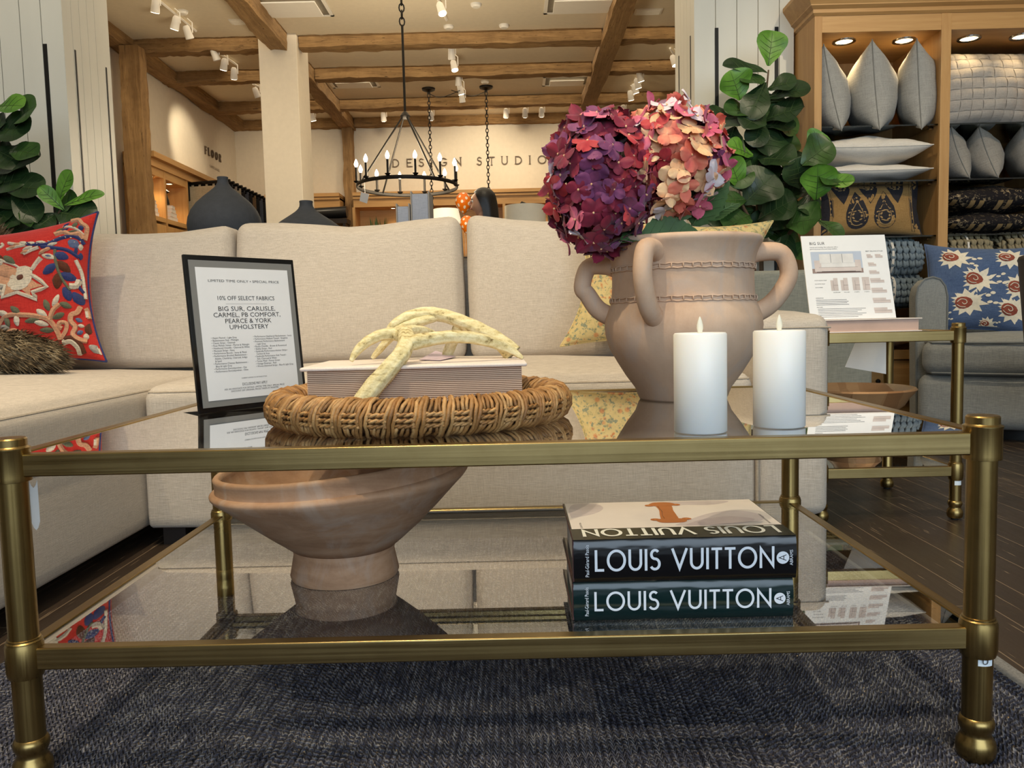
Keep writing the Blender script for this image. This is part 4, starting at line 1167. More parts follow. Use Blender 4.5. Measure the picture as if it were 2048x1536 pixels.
# ------------------------------------------------------------------ thick book in the tray
M_bookcl = fabric('blush_book_cloth', (236, 222, 208), (220, 202, 186), 1.6, 0.15, 0.8)
M_pageA = plain('page_cream', (206, 176, 150), 0.8, var=0.04, bump=0)
M_pageB = plain('page_gap', (104, 72, 50), 0.9, var=0.05, bump=0)
def paged_block(mb, lo, hi, n, faces_gap=0.0007):
    # visible leaves: alternate proud and recessed layers
    x0, y0, z0 = lo; x1, y1, z1 = hi; d = (z1 - z0) / n
    for i in range(n):
        a = z0 + i * d
        mb.box((x0, y0, a), (x1, y1, a + d * 0.62), 0)
        mb.box((x0 + faces_gap, y0 + faces_gap, a + d * 0.62), (x1 - faces_gap, y1 - faces_gap, a + d), 1)
bz = ZT + 0.0095
bk = thing('thick_book', 'very thick cream book with bare page edges lying in the woven tray', 'book', (-0.125, 0.29, bz), (0, 0, radians(1.5)))
bw, bd, bh = 0.322, 0.205, 0.0815
m = MB(); m.rbox((-bw / 2 - 0.006, -bd / 2 - 0.006, bh - 0.006), (bw / 2 + 0.006, bd / 2 + 0.006, bh), 0.0028, 5); m.rbox((-bw / 2 - 0.006, -bd / 2 - 0.006, 0), (bw / 2 + 0.006, bd / 2 + 0.006, 0.005), 0.0024, 5)
m.rbox((-bw / 2, bd / 2 + 0.001, 0.002), (bw / 2, bd / 2 + 0.006, bh - 0.002), 0.002, 4)
cov = m.build('cover', M_bookcl, bk, local=True, smooth=40)
m = MB(); paged_block(m, (-bw / 2 + 0.003, -bd / 2 + 0.002, 0.005), (bw / 2 - 0.002, bd / 2, bh - 0.006), 25); m.build('pages', [M_pageA, M_pageB], bk, local=True, smooth=0, weld=False)
btop = bz + bh

# ------------------------------------------------------------------ antlers
def antler_mat():
    m = N('pale_antler')
    n = m.noise(m.coord((90, 130, 130)), 1, 4, 0.7); g = m.noise(m.coord((18, 120, 120)), 1, 3, 0.6)
    m.base(m.ramp(m.math('ADD', m.math('MULTIPLY', n, 0.5), m.math('MULTIPLY', g, 0.5)), [(0.34, rgb(128, 106, 62)), (0.43, rgb(206, 188, 134)), (0.55, rgb(228, 214, 166)), (0.7, rgb(240, 232, 194))]))
    m.bump(n, 0.45, 0.003); m.set(0.62, 0, 0.3)
    return m.m
M_ant = antler_mat()
def branch(mb, pix, radii, seed=0, n=26, sub=9):
    pts = spline([P(*p) for p in pix], sub); rr = lerp_list(radii, sub)
    k = len(pts); vs = []
    T = [(pts[min(i + 1, k - 1)] - pts[max(i - 1, 0)]).normalized() for i in range(k)]
    nrm = T[0].orthogonal().normalized()
    rnd = random.Random(seed); phs = [rnd.uniform(0, 6.28) for _ in range(4)]
    for i in range(k):
        nrm = (nrm - T[i] * nrm.dot(T[i])).normalized(); bi = T[i].cross(nrm)
        for j in range(n):
            a = 2 * pi * j / n
            gr = 1 + 0.05 * sin(4 * a + phs[0] + i * 0.03) + 0.06 * sin(9 * a + phs[1] - i * 0.045) + 0.04 * sin(13 * a + phs[2] + i * 0.06) + 0.025 * sin(i * 0.9 + 3 * a + phs[3])
            vs.append(pts[i] + (nrm * cos(a) + bi * sin(a)) * rr[i] * gr)
    fs = [(i * n + j, i * n + (j + 1) % n, (i + 1) * n + (j + 1) % n, (i + 1) * n + j) for i in range(k - 1) for j in range(n)]
    fs += [tuple(range(n - 1, -1, -1)), tuple((k - 1) * n + j for j in range(n))]
    mb.add(vs, fs)
# front antler: burr end stands in the tray, tines rest on the book
m = MB()
branch(m, [(718, 812, 0.155), (745, 776, 0.165), (782, 734, 0.178), (808, 700, 0.20), (812, 672, 0.235), (800, 664, 0.255), (790, 668, 0.27)], [0.0135, 0.0145, 0.0135, 0.0130, 0.0125, 0.010, 0.008], 1)
branch(m, [(806, 690, 0.21), (830, 684, 0.215), (862, 678, 0.225), (905, 673, 0.235), (955, 677, 0.25), (1000, 690, 0.27), (1025, 702, 0.275), (1046, 717, 0.272)], [0.010, 0.0112, 0.0098, 0.0092, 0.0092, 0.0085, 0.0065, 0.0022], 2)
branch(m, [(808, 676, 0.235), (790, 668, 0.255), (762, 670, 0.25), (735, 683, 0.235), (714, 702, 0.222), (702, 722, 0.215)], [0.010, 0.0098, 0.0085, 0.0075, 0.006, 0.003], 3)
branch(m, [(806, 666, 0.26), (825, 660, 0.28), (850, 661, 0.30), (872, 667, 0.315)], [0.008, 0.0082, 0.006, 0.002], 4)
tag(m.build('antler', M_ant, org=tuple(P(718, 812, 0.155)), smooth=180, weld=False), 'pale forked antler slanting from the tray up across the thick book', 'antler', 'antlers on the tray book')
m = MB()
branch(m, [(1026, 708, 0.33), (1000, 683, 0.335), (960, 660, 0.34), (915, 640, 0.35), (880, 630, 0.36), (850, 627, 0.365), (815, 634, 0.36), (788, 648, 0.35), (774, 661, 0.345)], [0.0165, 0.0125, 0.0118, 0.0105, 0.0105, 0.0102, 0.009, 0.0065, 0.003], 5)
branch(m, [(888, 633, 0.36), (868, 636, 0.358), (838, 644, 0.352), (806, 656, 0.348), (780, 676, 0.345), (757, 702, 0.342), (744, 717, 0.34)], [0.003, 0.0065, 0.0082, 0.008, 0.0068, 0.0055, 0.003], 6)
branch(m, [(920, 642, 0.352), (917, 652, 0.358), (912, 668, 0.37), (902, 690, 0.385), (894, 712, 0.392)], [0.004, 0.009, 0.0095, 0.009, 0.0085], 7)
tag(m.build('antler', M_ant, org=tuple(P(1026, 708, 0.33)), smooth=180, weld=False), 'pale antler arched over the thick book behind the forked one', 'antler', 'antlers on the tray book')
m = MB()
p1, p2, p3, p4 = [Pz(x, y, btop + 0.0012) for x, y in ((838, 720), (872, 712), (912, 715), (880, 721))]
c = (p1 + p2 + p3 + p4) / 4
m.add([p1, p4, p3 + Vector((0, 0, 0.001)), p2 + Vector((0, 0, 0.009)), p1 + Vector((0, 0, .0006)), p4 + Vector((0, 0, .0006)), p3 + Vector((0, 0, 0.0016)), p2 + Vector((0, 0, 0.0096))], [(0, 3, 2, 1), (4, 5, 6, 7), (0, 1, 5, 4), (1, 2, 6, 5), (2, 3, 7, 6), (3, 0, 4, 7)])
tag(m.build('price_tag', plain('lilac_tag', (196, 176, 190), 0.5, bump=0), org=tuple(c)), 'small lilac paper tag lying on the book under the antlers', 'tag')

# ------------------------------------------------------------------ terracotta urn
def terracotta(name, stops, streak=(0.5, 0.5, 3.0), pale=(196, 178, 160), amt=0.5, scale=9):
    m = N(name)
    n = m.noise(m.coord(streak), scale, 5, 0.62, 0.6); n2 = m.noise(m.coord((1, 1, 1)), 34, 4, 0.7)
    base = m.ramp(m.math('ADD', m.math('MULTIPLY', n, 0.75), m.math('MULTIPLY', n2, 0.25)), stops)
    pl = m.ramp(m.noise(m.coord((1.2, 1.2, 0.5)), 13, 4, 0.6, 1.2), [(0.5, (0, 0, 0)), (0.68, (1, 1, 1))])
    m.base(m.mix(m.math('MULTIPLY', pl, amt), base, rgb(*pale)))
    m.bump(m.math('ADD', m.math('MULTIPLY', n2, 0.6), m.math('MULTIPLY', n, 0.5)), 0.35, 0.003)
    m.set(0.72, 0, 0.35)
    return m.m
M_urn = terracotta('pale_terracotta', [(0.3, rgb(188, 152, 124)), (0.55, rgb(206, 174, 146)), (0.75, rgb(216, 188, 162))], (1, 1, 0.7), (188, 170, 156), 0.55)
M_bowl = terracotta('washed_terracotta', [(0.3, rgb(142, 104, 76)), (0.5, rgb(174, 134, 102)), (0.72, rgb(194, 158, 128))], (0.8, 0.8, 5), (186, 164, 146), 0.5, 7)
UC = Vector((P(1367, 806, 0.50).x, 0.505, ZT)); US = 1.0
urn = thing('terracotta_urn', 'large pale terracotta urn with looped handles holding hydrangeas', 'vase', tuple(UC))
def uz(py): return P(1367, py, UC.y).z - ZT
prof = [(0.0, 0.002), (0.078, 0.0), (0.081, 0.004), (0.088, 0.022), (0.105, uz(748)), (0.121, uz(720)), (0.134, uz(695)), (0.141, uz(670)), (0.143, uz(652)), (0.1415, uz(635)), (0.136, uz(618)), (0.1315, uz(607)), (0.1295, uz(600)), (0.1282, uz(585)), (0.1275, uz(565)), (0.1275, uz(548)), (0.1282, uz(538)), (0.1295, uz(525)), (0.1325, uz(512)), (0.1365, uz(501)), (0.140, uz(494)), (0.1425, uz(490)), (0.1435, uz(485)), (0.1420, uz(480)), (0.1385, uz(478)), (0.1345, uz(480)), (0.128, uz(495)), (0.121, uz(525)), (0.120, uz(570)), (0.128, uz(625)), (0.132, uz(660)), (0.12, uz(700)), (0.09, uz(760)), (0.0001, 0.012)]
def uw(p):
    a = atan2(p[1] - UC.y, p[0] - UC.x); z = p[2] - ZT
    k = 1 + 0.006 * sin(2 * a + 1.0 + z * 6) + 0.003 * sin(5 * a + z * 20)
    return (UC.x + (p[0] - UC.x) * k, UC.y + (p[1] - UC.y) * k, p[2])
MB().lathe(prof[:-1], tuple(UC), 72, fn=uw).build('body', M_urn, urn, smooth=60)
for py, rr in ((538, 0.1295), (599, 0.1312)):
    m = MB(); z = ZT + uz(py); k = 120
    for dz in (-0.0038, 0.0038):
        m.tube([uw((UC.x + rr * cos(2 * pi * j / k), UC.y + rr * sin(2 * pi * j / k), z + dz + 0.0008 * sin(j * 1.9))) for j in range(k)], 0.0014, 6, closed=True)
    for j in range(46):
        a = 2 * pi * j / 46 + 0.02 * sin(j * 5)
        m.tube([uw((UC.x + rr * cos(a), UC.y + rr * sin(a), z - 0.0045)), uw((UC.x + (rr + 0.001) * cos(a), UC.y + (rr + 0.001) * sin(a), z)), uw((UC.x + rr * cos(a), UC.y + rr * sin(a), z + 0.0045))], 0.0013, 5)
    m.build('rope_band', M_urn, urn, smooth=180, weld=False)
def handle(azd, zt, zb_, out, rr=0.0165):
    az = radians(azd); d = Vector((cos(az), sin(az), 0))
    def q(r, py): return Vector((UC.x, UC.y, ZT + uz(py))) + d * r
    pts = spline([q(0.120, zt + 6), q(0.142, zt), q(0.142 + out * 0.72, zt + 4), q(0.142 + out, zt + 42), q(0.142 + out * 0.78, zb_ - 44), q(0.142 + out * 0.28, zb_ - 12), q(0.120, zb_ + 8)], 6)
    k = len(pts)
    return MB().tube(pts, [rr * (1.12 - 0.14 * sin(pi * i / (k - 1))) for i in range(k)], 16).build('handle', M_urn, urn, smooth=180)
handle(-3, 508, 628, 0.052); handle(172, 526, 628, 0.042); handle(238, 506, 632, 0.042); handle(75, 510, 630, 0.045)

# ------------------------------------------------------------------ hydrangeas
def petal_mat(name, c1, c2, c3):
    m = N(name)
    n = m.noise(m.coord((1, 1, 1)), 26, 3, 0.6)
    m.base(m.ramp(n, [(0.32, rgb(*c1)), (0.52, rgb(*c2)), (0.72, rgb(*c3))]))
    m.set(0.6, 0, 0.25); m.b.inputs['Sheen Weight'].default_value = 0.2
    return m.m
M_pet = [petal_mat('burgundy_petal', (92, 20, 40), (126, 30, 54), (150, 40, 60)), petal_mat('plum_petal', (92, 40, 76), (122, 58, 98), (140, 70, 110)), petal_mat('crimson_petal', (150, 30, 44), (180, 52, 58), (196, 80, 76)),
         petal_mat('rose_petal', (190, 74, 104), (212, 104, 128), (226, 140, 150)), petal_mat('coral_petal', (214, 96, 84), (228, 124, 100), (236, 160, 124)), petal_mat('peach_petal', (226, 164, 116), (240, 198, 148), (236, 170, 140)),
         petal_mat('pale_petal', (206, 186, 198), (216, 206, 208), (206, 176, 180))]
M_hstem = plain('dark_green_stem', (46, 54, 32), 0.6, bump=0.1)
def leaf_mat(name, c1, c2, rough=0.4, vein=(120, 150, 80)):
    m = N(name)
    n = m.noise(m.coord((1, 1, 1)), 12, 4, 0.6)
    m.base(m.ramp(n, [(0.3, rgb(*c1)), (0.7, rgb(*c2))]))
    m.bump(m.noise(m.coord((1, 1, 1)), 60, 2), 0.3, 0.003)
    m.set(rough, 0, 0.45)
    return m.m
M_hleaf = leaf_mat('hydrangea_leaf', (50, 76, 40), (80, 112, 60), 0.65)
M_hvein = plain('hydrangea_vein', (104, 134, 84), 0.6, bump=0)
def floret(mb, c, nrm, size, mi, rnd, cen=5):
    nrm = Vector(nrm).normalized(); a = nrm.orthogonal().normalized(); b = nrm.cross(a)
    r0 = rnd.uniform(0, 6.28)
    for q in range(4):
        an = r0 + q * pi / 2 + rnd.uniform(-0.12, 0.12)
        d = a * cos(an) + b * sin(an); s = nrm.cross(d)
        L = size * rnd.uniform(0.85, 1.1); W = L * rnd.uniform(0.85, 1.0); cup = rnd.uniform(-0.25, 0.45)
        def g(u, v):
            x = 2 * v - 1; t = u
            w = W / 2 * (max(0.12, sqrt(max(0.0, 1 - ((t - 0.56) / 0.47) ** 2))))
            rip = 0.06 * L * sin(5 * x + r0 + q) * t
            return c + d * (L * (t - 0.03 * x * x * t)) + s * (w * x) + nrm * (L * (cup * t * t - 0.10 * x * x) + rip + 0.0012 * q)
        mb.grid(g, 6, 5, mi=mi)
    if cen is not None: mb.ball(tuple(c + nrm * 0.002), 0.0022, 6, 4, cen)
def hydrangea(label, c, rad, palette, n, seed, foot, leaves):
    c = Vector(c); rnd = random.Random(seed)
    t = thing('hydrangea', label, 'flower', foot, group='hydrangeas in the terracotta urn')
    m = MB()
    for i in range(n):
        z = 1 - 2 * (i + 0.5) / n; az = i * 2.39996 + rnd.uniform(-0.25, 0.25)
        d = Vector((sqrt(1 - z * z) * cos(az), sqrt(1 - z * z) * sin(az), z))
        k = rnd.uniform(0.84, 1.06)
        p = c + Vector((d.x * rad[0], d.y * rad[1], d.z * rad[2])) * k
        nn = (Vector((d.x / rad[0], d.y / rad[1], d.z / rad[2])).normalized() + Vector([rnd.uniform(-.55, .55) for _ in range(3)])).normalized()
        mi = palette(p, rnd)
        floret(m, p, nn, rnd.uniform(0.022, 0.0300), mi, rnd)
    m.build('flower_head', M_pet, t, smooth=180, weld=False)
    m = MB()
    f = Vector(foot)
    st = spline([f, f + (c - f) * 0.5 + Vector((0, 0, 0.03)), c], 6)
    m.tube(st, 0.0055, 8)
    for i in range(14):
        d = Vector([rnd.uniform(-1, 1) for _ in range(3)]).normalized()
        m.tube([c - Vector((0, 0, rad[2] * 0.55)), c + Vector((d.x * rad[0], d.y * rad[1], d.z * rad[2])) * 0.85], 0.0018, 5)
    m.build('stem', M_hstem, t, smooth=180)
    for (b, tip, w, up) in leaves:
        m = MB(); sf = leaf(m, b, tip, w, up, 'ovate', curl=0.18, fold=0.18, n=22, wave=0.04, serr=0.10)
        lf = m.build('leaf', M_hleaf, t, smooth=180)
        m = MB(); m.tube([sf(q / 8 * 0.97, 0) for q in range(9)], [0.0013 - 0.0001 * q for q in range(9)], 4)
        for q in range(5):
            for s_ in (-1, 1): m.tube([sf(0.12 + 0.15 * q, 0.02 * s_), sf(0.20 + 0.15 * q, 0.45 * s_), sf(0.30 + 0.14 * q, 0.85 * s_)], [0.0008, 0.0006, 0.0003], 3, cap=False)
        m.build('leaf_veins', M_hvein, lf, smooth=180)
    return t
def pal_b(p, r):
    x = r.random()
    if x < 0.07: return 6
    return 0 if x < 0.50 else (1 if x < 0.74 else (2 if x < 0.93 else 3))
def pal_p(p, r):
    x = r.random(); right = (p.x - P(1345, 310, 0.5).x) / 0.1
    if x < 0.10: return 6
    if x < 0.36: return 5
    if x < 0.62: return 4
    return 3 if x < 0.84 else (1 if right > 0.3 else (4 if x < 0.95 else 2))
zr = ZT + uz(480)
hydrangea('burgundy and plum hydrangea head drooping over the urn rim', P(1203, 364, 0.44), (0.092, 0.085, 0.122), pal_b, 185, 4, (UC.x - 0.02, UC.y, ZT + 0.05),
          [(P(1300, 478, 0.44), P(1245, 470, 0.40), 0.06, (0.1, -0.6, 1))])
hydrangea('pink and peach hydrangea head on top, right of the burgundy one', P(1340, 320, 0.455), (0.100, 0.085, 0.098), pal_p, 170, 9, (UC.x + 0.02, UC.y + 0.01, ZT + 0.05),
          [(P(1278, 482, 0.435), P(1414, 468, 0.43), 0.080, (0, -1, 0.2)), (P(1385, 452, 0.47), P(1455, 330, 0.44), 0.066, (-0.3, -1, 0.2)), (P(1352, 440, 0.46), P(1382, 372, 0.45), 0.05, (0.3, -1, 0.3)), (P(1412, 440, 0.46), P(1478, 396, 0.46), 0.05, (0.2, -0.6, 1))])
# broad serrated leaf hanging over the front of the rim
# ------------------------------------------------------------------ pillar candles
def wax_mat():
    m = N('white_wax')
    m.base(rgb(240, 238, 232)); m.set(0.38, 0, 0.4)
    m.b.inputs['Subsurface Weight'].default_value = 0.35; m.b.inputs['Subsurface Radius'].default_value = (0.02, 0.016, 0.012); m.b.inputs['Subsurface Scale'].default_value = 0.5
    return m.m
M_wax = wax_mat()
M_flame = plain('ivory_plastic_flame', (232, 226, 204), 0.35, bump=0)
def candle(label, px, yb, h):
    R_ = 0.0345; c = P(px, 866, yb)
    t = thing('pillar_candle', label, 'candle', (c.x, yb, ZT + 0.0003), group='pillar candles on the glass table')
    MB().lathe([(R_ - 0.0016, 0), (R_, 0.0016), (R_, h - 0.002), (R_ - 0.0018, h), (R_ - 0.005, h - 0.0018), (0.010, h - 0.006), (0.0001, h - 0.007)], (0, 0, 0), 56).build('wax', M_wax, t, local=True, smooth=50)
    fl = MB()
    fl.lathe([(0.0001, h - 0.007), (0.0022, h - 0.005), (0.003, h), (0.0043, h + 0.006), (0.0042, h + 0.010), (0.003, h + 0.015), (0.0012, h + 0.020), (0.0001, h + 0.0215)], (0, 0, 0), 16)
    fl.v = [(x, y * 0.45, z) for x, y, z in fl.v]
    fl.build('flame', M_flame, t, local=True, smooth=180)
candle('white pillar candle in front of the urn, the left one of the pair', 1401, 0.062, 0.131)
candle('white pillar candle right of the urn, the right one of the pair', 1558, 0.097, 0.131)

# ------------------------------------------------------------------ terracotta bowl on the shelf
BC = Vector((-0.255, 0.278, ZS + 0.0003))
bprof = [(0.0, 0.003), (0.084, 0.0), (0.0862, 0.006), (0.083, 0.022), (0.0795, 0.040), (0.0815, 0.048), (0.098, 0.062), (0.125, 0.086), (0.155, 0.115), (0.182, 0.142), (0.1965, 0.156), (0.2015, 0.163), (0.2020, 0.168), (0.1985, 0.172), (0.1940, 0.1735), (0.1935, 0.179), (0.1945, 0.192), (0.1955, 0.197), (0.1930, 0.201), (0.1885, 0.2015), (0.1850, 0.199), (0.1835, 0.190), (0.178, 0.165), (0.150, 0.130), (0.10, 0.085), (0.0001, 0.062)]
def bwf(p):
    x, y, z = p[0] - BC.x, p[1] - BC.y, p[2] - BC.z
    a = atan2(y, x)
    tilt = max(0, (z - 0.05) / 0.15)
    # the rim sits skewed: higher on the right, the ridge fades out there
    dz = tilt * (0.098 * x * 0.9 - 0.012)
    k = 1 + 0.006 * sin(3 * a) * tilt + 0.004 * sin(7 * a + z * 40) * tilt
    return (p[0] + (k - 1) * x, p[1] + (k - 1) * y, p[2] + dz)
bowl = thing('terracotta_bowl', 'wide footed terracotta bowl on the glass shelf under the tray', 'bowl', tuple(BC))
MB().lathe(bprof[5:], tuple(BC), 80, fn=bwf).build('basin', M_bowl, bowl, smooth=60)
MB().lathe(bprof[1:6], tuple(BC), 80, fn=bwf).build('foot', M_bowl, bowl, smooth=60)

# ------------------------------------------------------------------ two large fashion books on the shelf
def book_mats():
    a = N('glossy_black_jacket'); a.base(rgb(14, 14, 16)); a.set(0.16, 0, 0.5)
    a.bump(a.noise(a.coord((3, 3, 8)), 5, 2), 0.12, 0.01)
    b = N('glossy_green_jacket'); b.base(rgb(8, 34, 34)); b.set(0.16, 0, 0.5); b.bump(b.noise(b.coord((3, 3, 8)), 4, 2), 0.12, 0.01)
    return a.m, b.m
M_jb, M_jg = book_mats()
M_maroon = plain('maroon_board', (64, 26, 24), 0.5, var=0.06, bump=0.05)
M_pagew = plain('white_pages', (232, 226, 218), 0.8, var=0.03, bump=0)
M_white = plain('white_ink', (232, 236, 242), 0.4, var=0.01, bump=0)
M_olive = plain('olive_black_print', (30, 30, 18), 0.2, bump=0)
M_cream = plain('cream_ink', (244, 240, 226), 0.3, var=0.01, bump=0)
M_cover = [plain('pale_cover', (240, 226, 216), 0.22, var=0.015, bump=0), plain('mauve_bag_print', (212, 196, 194), 0.22, bump=0), plain('mauve_fold_print', (196, 178, 178), 0.22, bump=0), plain('tan_leather_print', (190, 108, 48), 0.22, var=0.08, bump=0), plain('tan_edge_print', (146, 76, 30), 0.22, bump=0), plain('tan_light_print', (214, 140, 78), 0.22, bump=0)]
def fashion_book(label, x0, x1, y0, y1, z, h, jacket, top=False):
    t = thing('coffee_table_book', label, 'book', ((x0 + x1) / 2, (y0 + y1) / 2, z), group='stacked black and green books on the glass shelf')
    T = 0.0032
    m = MB()
    # jacket: spine gently rounded + both boards
    def sp(u, v):
        a = radians(-78 + 156 * v)
        return (x0 + (x1 - x0) * u, y0 + 0.006 - 0.006 * cos(a), z + h / 2 + h / 2 * sin(a) / sin(radians(78)))
    m.grid(sp, 1, 10)
    m.box((x0, y0 + 0.005, z + h - T), (x1, y1, z + h)); m.box((x0, y0 + 0.005, z), (x1, y1, z + T)); m.box((x0 + 0.002, y0 + 0.004, z + T), (x1 - 0.002, y0 + 0.007, z + h - T))
    jk = m.build('cover', jacket, t, smooth=30)
    m = MB(); m.box((x0 - 0.001, y0 + 0.006, z + 0.0003), (x0 + 0.0006, y1 + 0.001, z + T + 0.0003)); m.box((x0 - 0.001, y0 + 0.006, z + h - T - 0.0003), (x0 + 0.0006, y1 + 0.001, z + h - 0.0003))
    m.box((x0 - 0.0012, y0 + 0.002, z + 0.002), (x0 + 0.0004, y0 + 0.012, z + h - 0.002))
    m.build('board_edge', M_maroon, t, smooth=0)
    m = MB(); m.box((x0 + 0.005, y0 + 0.006, z + T), (x1 - 0.005, y1 - 0.004, z + h - T)); m.build('pages', M_pagew, t, smooth=0)
    # spine lettering
    m = MB(); W = x1 - x0; O = Vector((x0, y0 - 0.0001, z)); ch = h * 0.50
    for vf in glyph_line('LOUIS_VUITTON', ch, W * 0.805, 0.12, 0.14): put2d(m, vf, O, (1, 0, 0), (0, 0, 1), 0.0005, (W * 0.094, h * 0.27))
    sp_ = text2d('Paul-G\u00e9rard Pasols', 0.007)
    put2d(m, sp_, O + Vector((W * 0.068, 0, h * 0.52)), (0, 0, 1), (-1, 0, 0), 0.0005, fit=h * 0.74)
    put2d(m, disc2(W * 0.937, h * 0.5, h * 0.145), O, (1, 0, 0), (0, 0, 1), 0.0005)
    put2d(m, text2d('ABRAMS', 0.006), O + Vector((W * 0.982, 0, h * 0.5)), (0, 0, 1), (-1, 0, 0), 0.0005, fit=h * 0.36)
    m.build('spine_lettering', M_white, jk, smooth=0, weld=False)
    m = MB()
    for pts in ([(-0.5, -0.6), (0.0, 0.65), (0.5, -0.6)], [(-0.36, -0.15), (0.36, -0.15)]):
        vs, fs = ribbon2d(pts, 0.12); put2d(m, ([(a * h * 0.13, b * h * 0.13) for a, b in vs], fs), O + Vector((W * 0.937, 0, h * 0.5)), (0, 0, 1), (-1, 0, 0), 0.0008)
    m.build('spine_emblem', M_jb, jk, smooth=0)
    if top:
        zt = z + h; O = Vector((x0, y0 + 0.004, zt)); R, U = (1, 0, 0), (0, 1, 0); D = y1 - y0 - 0.004
        cov = MB()
        put2d(cov, rect2(0.002, D * 0.255, W - 0.001, D), O, R, U, 0.0002)
        def poly(pts, mi, off): put2d(cov, ([(a * W, b * D) for a, b in pts], [tuple(range(len(pts)))]), O, R, U, off, mi=mi)
        def smooth(pts): q = spline([(a, b, 0) for a, b in pts] + [(pts[0][0], pts[0][1], 0)], 5)[:-1]; return [(p.x, p.y) for p in q]
        poly(smooth([(0.50, 0.30), (0.62, 0.48), (0.74, 0.62), (0.88, 0.66), (0.96, 0.5), (0.90, 0.34), (0.70, 0.285), (0.56, 0.27)]), 1, 0.0003)
        poly(smooth([(0.55, 0.30), (0.66, 0.44), (0.80, 0.50), (0.90, 0.42), (0.84, 0.32), (0.66, 0.28)]), 2, 0.0004)
        poly(smooth([(0.02, 0.55), (0.14, 0.66), (0.20, 0.82), (0.17, 0.96), (0.06, 0.97), (0.02, 0.8)]), 1, 0.0003)
        poly(smooth([(0.45, 0.97), (0.60, 0.88), (0.78, 0.86), (0.86, 0.97)]), 1, 0.0003)
        # leather handle strap, printed
        strap = smooth([(0.475, 0.86), (0.478, 0.72), (0.462, 0.56), (0.462, 0.46), (0.535, 0.46), (0.545, 0.56), (0.548, 0.70), (0.555, 0.86)])
        poly(strap, 3, 0.0005)
        poly(smooth([(0.445, 0.90), (0.48, 0.955), (0.55, 0.955), (0.585, 0.90), (0.56, 0.845), (0.47, 0.845)]), 3, 0.0006)
        poly(smooth([(0.425, 0.43), (0.46, 0.475), (0.54, 0.475), (0.575, 0.43), (0.55, 0.365), (0.45, 0.365)]), 3, 0.0006)
        for cx_, cy_ in ((0.445, 0.865), (0.585, 0.875), (0.425, 0.45), (0.578, 0.455)):
            put2d(cov, disc2(cx_ * W, cy_ * D, W * 0.024, 14, D * 0.03), O, R, U, 0.0007, mi=3); put2d(cov, disc2(cx_ * W, cy_ * D, W * 0.007, 10, D * 0.009), O, R, U, 0.0008, mi=5)
        vs, fs = ribbon2d([(0.486 * W, 0.84 * D), (0.488 * W, 0.68 * D), (0.474 * W, 0.56 * D), (0.474 * W, 0.47 * D)], 0.0012); put2d(cov, (vs, fs), O, R, U, 0.0007, mi=4)
        c2 = cov.build('cover_print', M_cover, jk, smooth=0, weld=False)
        m = MB(); put2d(m, rect2(0.0, -0.002, W, D * 0.255), O, R, U, 0.0002); m.build('title_band', M_olive, jk, smooth=0)
        m = MB()
        for vf in glyph_line('LOUIS_VUITTON', D * 0.175, W * 0.90, 0.13, 0.14): put2d(m, vf, O + Vector((W * 0.95, D * 0.232, 0)), (-1, 0, 0), (0, -1, 0), 0.0006)
        m.build('title_lettering', M_cream, jk, smooth=0, weld=False)
        m = MB(); put2d(m, text2d('LOUIS VUITTON', 0.004), O + Vector((W * 0.06, D * 0.34, 0)), (0.0, 1, 0), (-1, 0, 0), 0.0006); put2d(m, text2d('the birth of modern luxury', 0.005), O + Vector((W * 0.955, D * 0.42, 0)), (0, 1, 0), (-1, 0, 0), 0.0006)
        m.build('small_lettering', M_print, jk, smooth=0, weld=False)
    return t
fashion_book('glossy green-black book reading LOUIS VUITTON, lower one of the stack on the glass shelf', 0.097, 0.389, 0.043, 0.262, ZS + 0.0003, 0.0525, M_jg)
fashion_book('glossy black book with a leather handle on its pale cover, atop the green-black one', 0.098, 0.392, 0.040, 0.256, ZS + 0.0535, 0.058, M_jb, True)
# ------------------------------------------------------------------ display cabinet on the right
M_cabglass = sheet_glass('smoked_shelf_glass', (0.26, 0.31, 0.30, 1), 1.0)
M_chrome = plain('chrome', (210, 205, 196), 0.15, 1.0, bump=0)
CY0, CY1 = 3.40, 3.97
X0, XA0, XA1, XB0, XB1, X1 = 1.636, 1.676, 2.299, 2.351, 2.975, 3.015
ztop = P(1643, 65, CY0).z; zfas = P(1640, 32, CY0).z
SHZ = [P(1643, 250, CY0).z, P(1643, 362, CY0).z, P(1643, 474, CY0).z]
cab = thing('display_cabinet', 'tall oak display cabinet with lit glass shelves of pillows and throws', 'cabinet', ((X0 + X1) / 2, CY0, 0))
m = MB(); m.box((X0, CY0 + 0.02, 0), (XA0 - 0.008, CY1, zfas)); m.build('side_panel', M_oakZ, cab, smooth=0)
m = MB(); m.box((XB1 + 0.008, CY0 + 0.02, 0), (X1, CY1, zfas)); m.build('side_panel', M_oakZ, cab, smooth=0)
m = MB(); m.box((XA1 + 0.01, CY0 + 0.02, 0), (XB0 - 0.01, CY1, zfas)); m.build('divider', M_oakZ, cab, smooth=0)
m = MB(); m.box((X0, CY1, 0), (X1, CY1 + 0.02, zfas)); m.build('back_panel', M_oakZ, cab, smooth=0)
m = MB()
for a, b in ((X0, XA0), (XA1, XB0), (XB1, X1)): m.box((a, CY0, 0), (b, CY0 + 0.022, zfas))
m.build('face_stiles', M_oakZ, cab, smooth=0, bevel=0.002)
m = MB()
for a, b in ((XA0, XA1), (XB0, XB1)): m.box((a, CY0 + 0.003, ztop), (b, CY0 + 0.02, zfas))
m.build('fascia', M_oakX, cab, smooth=0)
